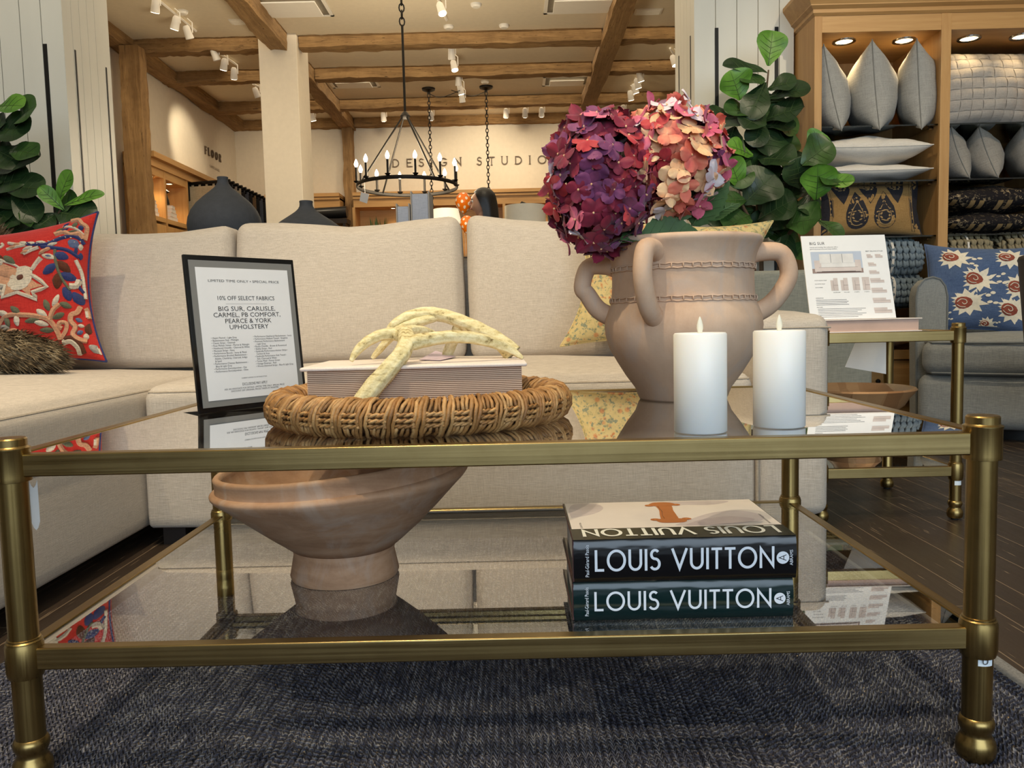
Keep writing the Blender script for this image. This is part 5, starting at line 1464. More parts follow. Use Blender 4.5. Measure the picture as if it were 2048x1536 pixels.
for a, b in ((XA0 - 0.008, XA1 + 0.01), (XB0 - 0.01, XB1 + 0.008)):
    MB().box((a, CY0 + 0.02, ztop + 0.004), (b, CY1, ztop + 0.02)).build('light_panel', M_oakX, cab, smooth=0)
m = MB()
pr = [(0.0, 0.0), (0.012, 0.012), (0.012, 0.03), (0.03, 0.045), (0.03, 0.05), (0.075, 0.12), (0.075, 0.14), (0.0, 0.14)]
def crown_run(mb, prof):
    n = len(prof); vs = []
    for (d, z) in prof: vs.append((X0 - d, CY1, zfas + z))
    for (d, z) in prof: vs.append((X0 - d, CY0 - d, zfas + z))
    for (d, z) in prof: vs.append((X1 + d, CY0 - d, zfas + z))
    for (d, z) in prof: vs.append((X1 + d, CY1, zfas + z))
    fs = [(s * n + i, s * n + (i + 1) % n, (s + 1) * n + (i + 1) % n, (s + 1) * n + i) for s in range(3) for i in range(n)]
    fs += [tuple(range(n)), tuple(3 * n + i for i in range(n - 1, -1, -1))]
    mb.add(vs, fs)
crown_run(m, pr); m.box((X0, CY0, zfas), (X1, CY1 + 0.02, zfas + 0.135)); m.build('crown_moulding', M_oakX, cab, smooth=30)
for (a, b) in ((XA0 - 0.006, XA1 + 0.008), (XB0 - 0.008, XB1 + 0.006)):
    for z in SHZ + [0.60]:
        g = MB().box((a, CY0 + 0.035, z - 0.008), (b, CY1, z)).build('glass_shelf', M_cabglass, cab, smooth=0)
        pm = MB()
        for xx in (a + 0.012, b - 0.012):
            for yy in (CY0 + 0.09, CY1 - 0.09): pm.cyl((xx - 0.012, yy, z - 0.015), (xx + 0.012, yy, z - 0.015), 0.006, 10)
        pm.build('shelf_pin', M_chrome, g)
m = MB()
for a, b in ((XA0, XA1), (XB0, XB1)):
    m.box((a - 0.008, CY0 - 0.0, 0.315), (b + 0.008, CY1, 0.365))
m.build('bottom_shelf', M_oakX, cab, smooth=0, bevel=0.003)
for a, b in ((XA0, XA1), (XB0, XB1)):
    d = MB(); d.box((a, CY0 + 0.012, 0.09), (b, CY0 + 0.03, 0.31)); d.box((a + 0.04, CY0 + 0.006, 0.13), (b - 0.04, CY0 + 0.013, 0.27))
    dr = d.build('drawer', M_oakX, cab, smooth=0, bevel=0.002)
    MB().ball(((a + b) / 2, CY0 - 0.004, 0.2), 0.013, 12, 8).build('knob', M_black, dr)
MB().box((X0 + 0.02, CY0 + 0.04, 0), (X1 - 0.02, CY1, 0.09)).build('plinth', M_oakX, cab, smooth=0)
M_can = glow('downlight_glow', (1.0, 0.80, 0.48), 2.2)
for (px, py) in ((1688, 84), (1808, 82), (1938, 78), (2043, 74)):
    p = Pz(px, py, ztop)
    r = MB().lathe([(0.062, 0.0), (0.060, -0.006), (0.045, -0.006), (0.042, 0.0)], (p.x, p.y, ztop + 0.004), 24).build('downlight', M_chrome, cab)
    MB().lathe([(0.0001, -0.001), (0.043, -0.001)], (p.x, p.y, ztop + 0.003), 24).build('lens', M_can, r)
    add_light('cabinet_downlight', 'SPOT', (p.x, p.y, ztop - 0.015), (p.x, p.y, 0), 4.5 if px < 1880 else 0.7, WARM2, spot_size=radians(110), spot_blend=0.8, shadow_soft_size=0.03)

# ------------------------------------------------------------------ pillows and throws in the cabinet
M_greyp = fabric('grey_velvet', (176, 174, 168), (140, 140, 136), 0.6, 0.25)
M_lin2 = fabric('white_linen', (232, 226, 216), (206, 200, 190), 0.8, 0.3)
M_gseam = plain('grey_seam', (126, 126, 122), 0.9, bump=0)
def stand_edge(label, xt, xb, top, w, h, t, seed, yaw, group, mat, z0, yoff=0.02, seam=True):
    """a square pillow filed like a book, its seam facing the room"""
    pl = Pillow(w, h, t, 0.17, 0.52, 0.006, seed)
    xm = P((xt + xb) / 2, 180, CY0).x; lean = atan2(P(xt, 180, CY0).x - P(xb, 180, CY0).x, h)
    xm -= w / 2 * sin(radians(yaw))
    o = thing('throw_pillow', label, 'pillow', (xm, CY0 - yoff + w / 2, z0 - 0.035), (lean, 0, radians(90 + yaw)), group)
    pl.mb(18).build('cover', mat, o, local=True, smooth=180)
    if seam: pl.edge(0.0028).build('seam', M_gseam, o, local=True)
    return o
g = 'grey pillows filed on the top cabinet shelf'
stand_edge('grey pillow, leftmost of three filed on the top cabinet shelf', 1664, 1700, 103, 0.47, 0.46, 0.23, 1, -13, g, M_greyp, SHZ[0])
stand_edge('grey pillow, middle one of three filed on the top cabinet shelf', 1751, 1767, 98, 0.47, 0.47, 0.27, 2, -17, g, M_greyp, SHZ[0])
stand_edge('grey pillow, rightmost of three filed on the top cabinet shelf', 1839, 1850, 88, 0.47, 0.47, 0.235, 3, -24, g, M_greyp, SHZ[0])
def flat_pillow(label, xm, z, w, d, t, seed, mat, group, y=None, yaw=0, tilt=0, piping=None):
    pl = Pillow(w, d, t, 0.07, 0.44, 0.008, seed)
    yy = (CY0 + 0.01) if y is None else y
    o = thing('throw_pillow', label, 'pillow', (xm, yy, z + t / 2), (radians(-90), 0, radians(yaw)), group)
    # rotated so that the front (-y) faces up
    o.rotation_euler = (radians(-90 + tilt), 0, radians(yaw))
    pl.mb(18).build('cover', mat, o, local=True, smooth=180)
    if piping: pl.edge(0.003).build('piping', piping, o, local=True)
    return o, pl
g = 'white linen pillows stacked on the second cabinet shelf'
xm = (XA0 + XA1) / 2
flat_pillow('white linen pillow, lower one of the pair lying on the second cabinet shelf', xm - 0.015, SHZ[1] + 0.002, 0.60, 0.50, 0.105, 4, M_lin2, g, piping=M_lin2)
flat_pillow('white linen pillow, plumper upper one of the pair lying on the second cabinet shelf', xm - 0.015, SHZ[1] + 0.095, 0.60, 0.50, 0.165, 5, M_lin2, g, piping=M_lin2)

# paisley lumbar pillow
M_gold = fabric('gold_cotton', (176, 140, 88), (144, 110, 64), 0.8, 0.3)
M_navyp = plain('indigo_print', (40, 38, 44), 0.9, var=0.2, vscale=120, bump=0.1)
M_goldp = plain('gold_print', (172, 140, 92), 0.9, var=0.1, bump=0)
pl = Pillow(0.585, 0.30, 0.15, 0.09, 0.5, 0.006, 6)
pa, pb = P(1655, 465, CY0 + 0.05), P(1848, 465, CY0 + 0.05)
o = thing('throw_pillow', 'gold lumbar pillow with dark teardrop paisleys on the third cabinet shelf', 'pillow', ((pa.x + pb.x) / 2, CY0 + 0.13, SHZ[2] + 0.005), (radians(-10), 0, 0))
pl.mb(20).build('cover', M_gold, o, local=True, smooth=180)
m = MB()
def tear(cx, cz, w, h, mi, off, inv=False, dome=0.001):
    pts = []
    for i in range(22):
        a = 2 * pi * i / 22
        x = 1.25 * w * sin(a) * abs(sin(a / 2)) ** 1.2; z = h * cos(a)
        pts.append((cx + x, cz + (-z if inv else z)))
    pl.blob(m, pts if inv else pts[::-1], mi, off, dome, 2)
for cx in (-0.30, 0.22):
    tear(cx, -0.10, 0.23, 0.72, 0, 0.0008); tear(cx, -0.24, 0.145, 0.46, 1, 0.0016); tear(cx, -0.25, 0.130, 0.42, 0, 0.0024)
    for k in range(9):
        a = 2 * pi * k / 9; pl.ell(m, (cx + 0.08 * cos(a), -0.34 + 0.2 * sin(a)), 0.022, 0.05, a, 1, 8, 0.003, 0.0006)
    for k in range(12):
        a = 2 * pi * k / 12; pl.ell(m, (cx + 0.165 * cos(a), -0.36 + 0.32 * sin(a)), 0.018, 0.036, a, 1, 8, 0.0018, 0.0006)
    pl.ell(m, (cx, 0.18), 0.03, 0.06, 0, 1, 8, 0.002, 0.0006); pl.ell(m, (cx, 0.34), 0.02, 0.04, 0, 1, 8, 0.002, 0.0006)
for cx in (-0.55, -0.04, 0.48):
    tear(cx, 0.66, 0.19, 0.56, 0, 0.0008, True)
    for k in range(7): pl.ell(m, (cx + 0.09 * cos(k * 0.9), 0.80 + 0.12 * sin(k * 0.9)), 0.02, 0.045, k, 1, 8, 0.002, 0.0006)
for sx_ in (-1, 1):
    pl.blob(m, [(sx_ * 0.985, -0.985), (sx_ * 0.985, 0.0), (sx_ * 0.985, 0.985), (sx_ * 0.80, 0.97), (sx_ * 0.74, 0.3), (sx_ * 0.74, -0.3), (sx_ * 0.80, -0.97)][::(1 if sx_ < 0 else -1)][::-1], 0, 0.0008, 0.0006, 5)
    for xx in (0.775, 0.83): pl.cord(m, [(sx_ * xx, -0.9), (sx_ * (xx - 0.02), 0), (sx_ * xx, 0.9)], 0.0016, 1, 4, 3, 0.002)
    for k in range(9): pl.ell(m, (sx_ * 0.80, -0.85 + k * 0.21), 0.014, 0.045, 0, 1, 8, 0.002, 0.0006)
m.build('paisley_print', [M_navyp, M_goldp], o, local=True, smooth=180)
flat_pillow('dark indigo pillow lying behind the gold paisley pillow', xm + 0.02, SHZ[2] + 0.001, 0.56, 0.36, 0.07, 8, M_navyp, None, y=CY0 + 0.19)

# basket-weave pillow
M_weavep = fabric('grey_woven_band', (196, 188, 178), (164, 156, 146), 0.8, 0.35)
wp = Pillow(0.66, 0.43, 0.26, 0.06, 0.40, 0.006, 9)
o = thing('throw_pillow', 'large grey pillow woven from wide bands, top right cabinet shelf', 'pillow', (XB0 + 0.325, CY0 + 0.27, SHZ[0] + 0.012), (radians(-8), 0, radians(4)))
wp.mb(20).build('cover', M_weavep, o, local=True, smooth=180)
m = MB(); nu, nv = 10, 7
for i in range(nu):
    for j in range(nv):
        u0, u1 = -0.96 + 1.92 * i / nu, -0.96 + 1.92 * (i + 1) / nu; v0, v1 = -0.96 + 1.92 * j / nv, -0.96 + 1.92 * (j + 1) / nv
        hz = (i + j) % 2
        def g(a, b):
            s = (sin(pi * b) if hz else sin(pi * a)); 
            return wp.pt(u0 + (u1 - u0) * (0.02 + 0.96 * a), v0 + (v1 - v0) * (0.02 + 0.96 * b), -1, 0.001 + 0.006 * s ** 0.5 + 0.005 * (sin(pi * a) if hz else sin(pi * b)))
        m.grid(g, 4, 4)
m.build('woven_bands', M_weavep, o, local=True, smooth=180, weld=False)

M_greyp2 = fabric('warm_grey_linen', (168, 162, 152), (136, 130, 122), 0.6, 0.3)
g = 'grey pillows leaning on the right cabinet shelf'
for (xt, xb, lab, sd, yaw, t) in ((1935, 1975, 'grey seamed pillow leaning at the left end of the right cabinet shelf', 11, -12, 0.19), (1995, 2035, 'grey pillow with a ruffled seam, second on the right cabinet shelf', 12, -20, 0.21), (2085, 2120, 'grey pillow at the picture edge on the right cabinet shelf', 13, -24, 0.2)):
    stand_edge(lab, xt, xb, 260, 0.44, 0.30, t, sd, yaw, g, M_greyp2, SHZ[1] + 0.04, -0.05)

# dark floral pillows
def darkfloral():
    m = N('black_floral_cotton')
    v = m.coord((1, 1, 1))
    n = m.noise(v, 48, 3, 0.65, 0.8)
    f = m.ramp(n, [(0.55, (0, 0, 0)), (0.60, (1, 1, 1))])
    big = m.ramp(m.noise(v, 9, 2), [(0.42, (0.12, 0.12, 0.12)), (0.6, (1, 1, 1))])
    m.base(m.mix(m.math('MULTIPLY', f, big), rgb(38, 35, 36), rgb(186, 164, 128)))
    m.set(0.95, 0, 0.1); return m.m
M_dfl = darkfloral()
g = 'black floral pillows stacked on the right cabinet shelf'
xm2 = (XB0 + XB1) / 2
for z, t, lab, sd in ((SHZ[2] + 0.002, 0.125, 'black floral pillow, lower one of the pair on the right cabinet shelf', 15), (SHZ[2] + 0.115, 0.155, 'black floral pillow, upper one of the pair on the right cabinet shelf', 16)):
    o, pq = flat_pillow(lab, xm2 - 0.005, z, 0.61, 0.5, t, sd, M_dfl, g)
    m = MB()
    for k in range(12):  # gold bands around the front edge
        u = -0.9 + k * 0.165
        if k % 3 != 1:
            m.grid(lambda a, b: pq.pt(u + 0.09 * a, -0.985 + 0.26 * b, 1, 0.0012), 2, 5)
    m.build('gold_band', M_goldp, o, local=True, smooth=180)

# chunky knit throws
def knit(label, c, size, col, mats, seed, group, bands=True, yaw=0.0):
    """rolled chunky throw: rounded body covered with V stitches"""
    t = thing('knit_throw', label, 'blanket', c, (0, 0, yaw), group)
    w, d, h = size; rnd = random.Random(seed)
    def pt(x, a, off=0.0):
        e = (1 - abs(x) ** 6) ** 0.5
        cs, sn = cos(a), sin(a)
        k = (abs(cs) ** 3 + abs(sn) ** 3) ** (-1 / 3)
        return Vector((w / 2 * x, (d / 2 * e + off) * k * cs, h / 2 + (h / 2 * e + off) * k * sn))
    m = MB(); m.grid(lambda u, v: pt(sin((2 * u - 1) * pi / 2) * 0.999, 2 * pi * v, -0.012), 12, 20, False, True)
    b = m.build('roll', mats[1], t, local=True, smooth=180)
    m = MB(); st = 0.034; nx = int(w / st); na = int((d + h) * 1.62 / 0.046)
    for i in range(nx):
        for j in range(na):
            a = 2 * pi * j / na; 
            if -0.2 < cos(a) and cos(a) > 0.35: continue
            for s in (-1, 1):
                x0 = -0.96 + 1.92 * (i + 0.5 + 0.28 * s) / nx; x1 = -0.96 + 1.92 * (i + 0.5 + 0.06 * s) / nx
                da = 2 * pi / na * 0.72
                p0, p1, p2 = pt(x0, a - da, -0.008), pt((x0 + x1) / 2, a, 0.004 + rnd.uniform(-.002, .002)), pt(x1, a + da, -0.008)
                m.tube([p0, p1, p2], [0.006, 0.0112, 0.006], 6)
    m.build('stitches', mats[0], b, local=True, smooth=180, weld=False)
    if bands:
        m = MB(); xb_ = -0.12
        n = 26
        def bg(u, v): return pt(xb_ + 0.075 * (v - 0.5) + 0.02 * sin(6 * u), 2 * pi * u, 0.010)
        m.grid(bg, n, 2, True, False)
        m.build('ribbon', M_lin2, t, local=True, smooth=180)
    return t
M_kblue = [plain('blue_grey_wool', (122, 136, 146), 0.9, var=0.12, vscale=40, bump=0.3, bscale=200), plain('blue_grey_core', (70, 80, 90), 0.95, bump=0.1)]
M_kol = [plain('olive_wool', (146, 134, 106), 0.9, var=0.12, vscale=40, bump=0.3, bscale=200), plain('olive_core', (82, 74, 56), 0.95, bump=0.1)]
g = 'blue knit throws rolled on the lower cabinet shelf'
knit('blue-grey chunky knit throw, upper roll behind the BIG SUR card', (P(1798, 520, CY0).x, CY0 + 0.17, 0.765), (0.36, 0.28, 0.195), None, M_kblue, 1, g)
knit('blue-grey chunky knit throw, lower roll behind the BIG SUR card', (P(1802, 520, CY0).x, CY0 + 0.17, 0.602), (0.38, 0.28, 0.165), None, M_kblue, 2, g)
g = 'olive knit throws rolled on the lower right cabinet shelf'
knit('olive chunky knit throw tied with white ribbon, left of the upper two rolls', (P(1948, 520, CY0).x, CY0 + 0.17, 0.775), (0.30, 0.28, 0.205), None, M_kol, 3, g)
knit('olive chunky knit throw beside the ribbon-tied one, beneath the black floral pillows', (P(1948, 520, CY0).x + 0.31, CY0 + 0.17, 0.775), (0.30, 0.28, 0.205), None, M_kol, 4, g)
knit('olive chunky knit throw, bottom left roll behind the blue pillow', (P(1948, 520, CY0).x, CY0 + 0.17, 0.602), (0.30, 0.28, 0.175), None, M_kol, 5, g, False)
knit('olive chunky knit throw, bottom right roll above the blue pillow', (P(1948, 520, CY0).x + 0.31, CY0 + 0.17, 0.602), (0.30, 0.28, 0.175), None, M_kol, 6, g)
flat_pillow('pink-white patterned pillow lying on the bottom cabinet shelf behind the side table', xm - 0.02, 0.367, 0.58, 0.42, 0.13, 21, fabric('blush_pattern', (206, 190, 180), (120, 118, 116), 0.12, 0.2), None)

# ------------------------------------------------------------------ grey barrel armchair
M_grey = fabric('light_grey_tweed', (166, 166, 160), (126, 128, 126), 0.9, 0.4)
M_greypipe = plain('grey_piping', (120, 122, 120), 0.9, bump=0)
AC = Vector((2.42, 2.86, 0)); yaw = radians(-31)
ac = thing('barrel_armchair', 'light grey upholstered swivel armchair with a blue pillow', 'chair', tuple(AC), (0, 0, yaw))
# local: front is -y
def ring(a, r):  # superellipse plan
    cs, sn = cos(a), sin(a); k = (abs(cs) ** 3.2 + abs(sn) ** 3.2) ** (-1 / 3.2)
    return (r[0] * k * cs, r[1] * k * sn)
m = MB()
def shell(u, v):
    # v goes around the wall section: outer bottom -> outer top -> inner top -> inner bottom
    a = radians(-38 + 256 * u)
    sec = [(0.46, 0.44, 0.05), (0.465, 0.445, 0.35), (0.47, 0.45, 0.64), (0.462, 0.443, 0.685), (0.435, 0.418, 0.718), (0.40, 0.386, 0.727), (0.368, 0.356, 0.716), (0.345, 0.338, 0.685), (0.335, 0.33, 0.64), (0.335, 0.33, 0.12)]
    s = sec[int(round(v * 9))]
    x, y = ring(a, (s[0], s[1]))
    back = max(0, sin(a)) ** 2
    z = s[2] + (0.05 * back if s[2] > 0.6 else 0)
    return (x, y, z)
m.grid(shell, 40, 9, flip=True)
n9 = 10
m.add([m.v[i] for i in range(10)], [tuple(range(9, -1, -1))]); m.add([m.v[40 * 10 + i] for i in range(10)], [tuple(range(10))])
sh = m.build('shell', M_grey, ac, local=True, smooth=60)
m = MB(); pth = [m_ for m_ in []]
for k in (0, 40):
    a = radians(-38 + 256 * k / 40)
    pts = []
    for s in [(0.463, 0.443, 0.05), (0.468, 0.448, 0.35), (0.472, 0.452, 0.64), (0.464, 0.445, 0.687), (0.436, 0.419, 0.721), (0.40, 0.386, 0.730), (0.367, 0.355, 0.719), (0.344, 0.337, 0.687), (0.333, 0.33, 0.64), (0.333, 0.33, 0.44)]:
        x, y = ring(a, (s[0], s[1])); pts.append((x, y, s[2]))
    m.tube(pts, 0.005, 6)
m.build('piping', M_greypipe, sh, local=True)
m = MB()
def seatc(u, v): return None
m.rbox((-0.385, -0.46, 0.285), (0.385, 0.30, 0.445), 0.055, 9, fn=lambda p, q: p + Vector((0, -0.035 * (1 - q[0] ** 2) if q[1] < 0 else 0, 0.03 * max(0, (1 - q[0] ** 2) * (1 - q[1] ** 2)) ** 0.6 if q[2] > 0 else 0)))
s_ = m.build('seat_cushion', M_grey, ac, local=True, smooth=60)
m = MB()
for z in (0.432, 0.298):
    m.tube([(-0.37, -0.10, z), (-0.372, -0.40, z), (-0.34, -0.452, z), (-0.17, -0.482, z), (0, -0.49, z), (0.17, -0.482, z), (0.34, -0.452, z), (0.372, -0.40, z), (0.37, -0.10, z)], 0.0055, 6)
m.build('piping', M_greypipe, s_, local=True)
m = MB(); m.rbox((-0.40, -0.44, 0.05), (0.40, 0.34, 0.29), 0.05, 8, fn=lambda p, q: p + Vector((0, -0.03 * (1 - q[0] ** 2) if q[1] < 0 else 0, 0))); m.build('base', M_grey, ac, local=True, smooth=60)
MB().lathe([(0.30, 0.0), (0.30, 0.05)], (0, -0.06, 0), 40).build('swivel_plinth', M_black, ac, local=True, smooth=30)
# blue pillow on the armchair
M_bluep = fabric('blue_cotton', (92, 112, 146), (62, 80, 116), 0.9, 0.4)
M_cr = plain('cream_thread', (232, 222, 200), 0.9, var=0.06, vscale=90, bump=0.3)
M_rust = plain('rust_thread', (150, 74, 56), 0.9, var=0.2, vscale=80, bump=0.3)
bp = Pillow(0.50, 0.46, 0.18, 0.11, 0.5, 0.014, 17)
bl, brr = P(1885, 655, 2.75), P(1895, 520, 2.85)
o = thing('throw_pillow', 'blue pillow with cream and rust palmettes on the grey armchair', 'pillow', (2.19, 2.80, 0.462), (radians(-24), radians(4), radians(-22)))
bp.mb(22).build('cover', M_bluep, o, local=True, smooth=180)
bp.edge(0.0035).build('piping', M_bluep, o, local=True)
m = MB()
def palmette(cu, cv, s, ang):
    ca, sa = cos(ang), sin(ang)
    def T(l): return [(max(-.97, min(.97, cu + s * (x * ca - y * sa))), max(-.97, min(.97, cv + s * (x * sa + y * ca)))) for x, y in l]
    n = 26; pts = []
    for i in range(n):
        a = 2 * pi * i / n
        r = (1.0 + 0.42 * cos(a) - 0.1 * cos(2 * a)) * (1.0 if i % 2 else 0.66)
        a2 = a + (0.16 * (1 if sin(a) > 0 else -1) if i % 2 else 0)
        pts.append((0.62 * r * cos(a2) * 1.3, 0.60 * r * sin(a2)))
    bp.blob(m, T(pts)[::-1], 0, 0.001, 0.003, 3)
    bp.blob(m, T([(0.36 * cos(2 * pi * i / 12) * (1 + 0.15 * cos(2 * pi * i / 12)), 0.30 * sin(2 * pi * i / 12)) for i in range(12)])[::-1], 1, 0.0045, 0.003, 2)
    bp.cord(m, T([(-0.22, 0.04), (-0.05, 0.17), (0.14, 0.12), (0.18, -0.02), (0.06, -0.08), (-0.02, 0.0)]), 0.002, 0, 4, 3, 0.0075); bp.cord(m, T([(-0.24, -0.08), (-0.1, -0.2), (0.1, -0.22)]), 0.002, 0, 4, 3, 0.0075)
    for k in (-1, 1):
        for j in range(2): bp.blob(m, T([(1.02 + 0.2 * j + 0.11 * cos(2 * pi * i / 8), k * (0.18 + 0.1 * j) + 0.08 * sin(2 * pi * i / 8)) for i in range(8)])[::-1], 0, 0.001, 0.002, 1)
for cu, cv, s, an in ((-0.60, 0.60, 0.42, -0.3), (-0.18, 0.04, 0.42, 0.1), (-0.34, -0.48, 0.43, 0.2), (0.52, -0.10, 0.40, 0.15), (0.42, -0.60, 0.42, 0.15), (-0.82, -0.86, 0.26, 0.3), (0.35, 0.60, 0.40, 0.0), (0.88, 0.35, 0.30, 0.3), (0.05, -0.93, 0.2, 0.0)):
    palmette(cu, cv, s, an)
m.build('embroidery', [M_cr, M_rust], o, local=True, smooth=60)

# brown leather chair at the right edge of the picture
M_leather = plain('dark_brown_leather', (62, 50, 46), 0.45, var=0.08, bump=0.2, bscale=160)
bc = thing('leather_chair', 'dark brown leather tub chair, a sliver of its back showing before the grey armchair', 'chair', (2.0, 1.72, 0))
BX0 = 2.085
m = MB()
def lb(u, v):
    a = radians(100 + 160 * u); z = 0.40 + 0.345 * v
    r = 0.30 + 0.03 * v
    return (BX0 + r * cos(a) * 1.0, 1.72 - r * sin(a), z)
def lb2(u, v):
    a = radians(100 + 160 * u); z = 0.40 + 0.345 * v
    r = 0.272 + 0.03 * v
    return (BX0 + r * cos(a), 1.72 - r * sin(a), z)
m.grid(lb, 18, 6); m.grid(lb2, 18, 6, flip=True)
m.tube([tuple((Vector(lb(i / 18, 1)) + Vector(lb2(i / 18, 1))) / 2) for i in range(19)], 0.016, 8)
m.tube([tuple((Vector(lb(0, i / 6)) + Vector(lb2(0, i / 6))) / 2) for i in range(7)], 0.0155, 8); m.tube([tuple((Vector(lb(1, i / 6)) + Vector(lb2(1, i / 6))) / 2) for i in range(7)], 0.0155, 8)
m.build('backrest', M_leather, bc, smooth=60)
MB().lathe([(0.0001, 0.36), (0.24, 0.36), (0.27, 0.38), (0.275, 0.42), (0.25, 0.45), (0.0001, 0.46)], (BX0 + 0.02, 1.72, 0), 32).build('seat', M_leather, bc)
for dx, dy in ((-0.16, -0.16), (0.16, -0.16), (-0.16, 0.16), (0.16, 0.16)):
    MB().tube([(BX0 + 0.02 + dx * 0.9, 1.72 + dy * 0.9, 0.37), (BX0 + 0.02 + dx * 1.25, 1.72 + dy * 1.25, 0)], [0.018, 0.011], 10).build('leg', M_woodleg, bc)

# grey loveseat seen from behind, right of the sofa
M_greyback = fabric('grey_green_tweed', (150, 150, 138), (118, 120, 112), 0.9, 0.3)
ls = thing('grey_loveseat', 'grey upholstered seat back behind the sofa, seen past the urn handle', 'sofa', (1.22, 2.6, 0))
m = MB(); m.rbox((0.90, 2.34, 0.06), (1.50, 2.50, 0.755), 0.025, 8); m.build('backrest', M_greyback, ls, smooth=60)
m = MB(); m.rbox((0.90, 2.34, 0.06), (1.50, 2.92, 0.30), 0.025, 7); m.build('base', M_greyback, ls, smooth=60)
m = MB(); m.rbox((0.92, 2.51, 0.302), (1.48, 2.93, 0.44), 0.035, 8); m.build('seat_cushion', M_greyback, ls, smooth=60)
for x, y in ((0.95, 2.39), (1.45, 2.39), (0.95, 2.87), (1.45, 2.87)): MB().box((x - 0.02, y - 0.02, 0), (x + 0.02, y + 0.02, 0.065)).build('leg', M_woodleg, ls)

# ------------------------------------------------------------------ things on the side table
zt = 0.5227
M_rose = plain('rose_pages', (206, 172, 152), 0.8, var=0.05, bump=0)
b0, b1 = P(1634, 650, 1.26), P(1852, 640, 1.26)
o = thing('book', 'white book with rosy page edges lying on the side table', 'book', (1.05, 1.40, zt))
bx0, bx1 = 0.872, P(1846, 640, 1.26).x
m = MB()
for z in (0, 0.034): m.rbox((bx0, 1.262, zt + z), (bx1, 1.50, zt + z + 0.0035), 0.0015, 4)
m.box((bx0, 1.495, zt + 0.001), (bx1, 1.50, zt + 0.036)); m.build('cover', M_bookcl, o, smooth=30)
m = MB(); m.box((bx0 + 0.005, 1.268, zt + 0.0035), (bx1 - 0.008, 1.495, zt + 0.034)); m.build('pages', M_rose, o, smooth=0)
# product card
zc = zt + 0.0385
cb = Vector((0.8553, 1.30, zc)); th, tl = 0.055, radians(-16.6); cw, chh = 0.247, 0.25
cbl = P(1622, 650, 1.285); cbr = P(1800, 629, 1.30)
cd = thing('product_card', 'white sofa information card headed BIG SUR leaning on the side table book', 'sign', (P(1621, 645, 1.295).x, 1.295, zc), (tl, 0, radians(3)))
m = MB(); m.box((0, 0, 0), (cw, 0.003, chh)); board = m.build('board', M_paper, cd, local=True, smooth=0)
m = MB(); m.add([(cw * 0.35, 0.003, 0.15), (cw * 0.65, 0.003, 0.15), (cw * 0.65, 0.085, 0.028), (cw * 0.35, 0.085, 0.028), (cw * 0.35, 0.005, 0.152), (cw * 0.65, 0.005, 0.152), (cw * 0.65, 0.087, 0.03), (cw * 0.35, 0.087, 0.03)], [(0, 1, 2, 3), (7, 6, 5, 4), (0, 4, 5, 1), (2, 6, 7, 3), (1, 5, 6, 2), (3, 7, 4, 0)]); m.build('easel_strut', M_paper, cd, local=True, smooth=0)
O, R, U = Vector((0, 0, 0)), (1, 0, 0), (0, 0, 1)
def fx(f): return cw * f
def fz(f): return chh * (1 - f)
m = MB()
put2d(m, text2d('BIG SUR', 0.012, 'LEFT', 1.05), O, R, U, 0.0004, (fx(0.09), fz(0.11)), fit=0.044)
def t_(txt, f0, f1, s, ax='LEFT', fit=None): put2d(m, text2d(txt, s, ax), O, R, U, 0.0004, (fx(f0), fz(f1)), fit=fit)
t_('Casual and inviting, this collection offers', 0.09, 0.145, 0.0042, fit=0.082); t_('generous proportions and deep comfort.', 0.09, 0.167, 0.0042, fit=0.080)
t_('BEST SELLING STYLES', 0.745, 0.205, 0.0045, fit=0.050)
for i, s in enumerate(('DOWN BLEND WRAP', 'POLYESTER WRAP', 'SLIPCOVERED')): t_(s, 0.10, 0.545 + i * 0.042, 0.0036)
for i, s in enumerate(('SQUARE ARM', 'ROLL ARM', '37 DEPTH', '41 DEPTH')): t_(s, 0.345 + i * 0.118, 0.69, 0.0034, 'CENTER')
t_('DIMENSIONS', 0.09, 0.755, 0.0038)
for i in range(4): put2d(m, rect2(fx(0.09), fz(0.775 + i * 0.019), fx(0.45 + 0.02 * (i % 2)), fz(0.771 + i * 0.019)), O, R, U, 0.0004)
t_('FEATURES', 0.09, 0.862, 0.0038)
for i in range(6): put2d(m, rect2(fx(0.10), fz(0.88 + i * 0.019), fx(0.66 - 0.05 * (i % 3)), fz(0.8765 + i * 0.019)), O, R, U, 0.0004)
m.build('lettering', M_print, board, local=True, smooth=0, weld=False)
M_pics = [plain('card_picture_wall', (186, 194, 206), 0.6, var=0.02, bump=0), plain('card_picture_floor', (150, 128, 118), 0.6, bump=0), plain('card_picture_sofa', (222, 218, 212), 0.6, bump=0), plain('card_picture_beige', (206, 192, 184), 0.6, bump=0), plain('card_picture_seam', (146, 132, 126), 0.6, bump=0), plain('card_picture_shadow', (60, 44, 40), 0.6, bump=0)]
m = MB()
def rc(x0, y0, x1, y1, mi, off=0.0004): put2d(m, rect2(fx(x0), fz(y1), fx(x1), fz(y0)), O, R, U, off, mi=mi)
rc(0.09, 0.195, 0.69, 0.455, 0); rc(0.09, 0.40, 0.69, 0.455, 1, 0.0006); rc(0.14, 0.435, 0.655, 0.445, 5, 0.0008)
rc(0.12, 0.30, 0.20, 0.437, 3, 0.0009); rc(0.60, 0.30, 0.67, 0.437, 3, 0.0009); rc(0.16, 0.33, 0.64, 0.432, 2, 0.0008); rc(0.17, 0.385, 0.63, 0.432, 3, 0.0010); rc(0.17, 0.384, 0.63, 0.387, 4, 0.0012)
for i in range(3): rc(0.185 + i * 0.137, 0.225, 0.315 + i * 0.137, 0.335, 2, 0.0011)
for i in range(2): rc(0.318 + i * 0.137, 0.225, 0.321 + i * 0.137, 0.33, 4, 0.0012)
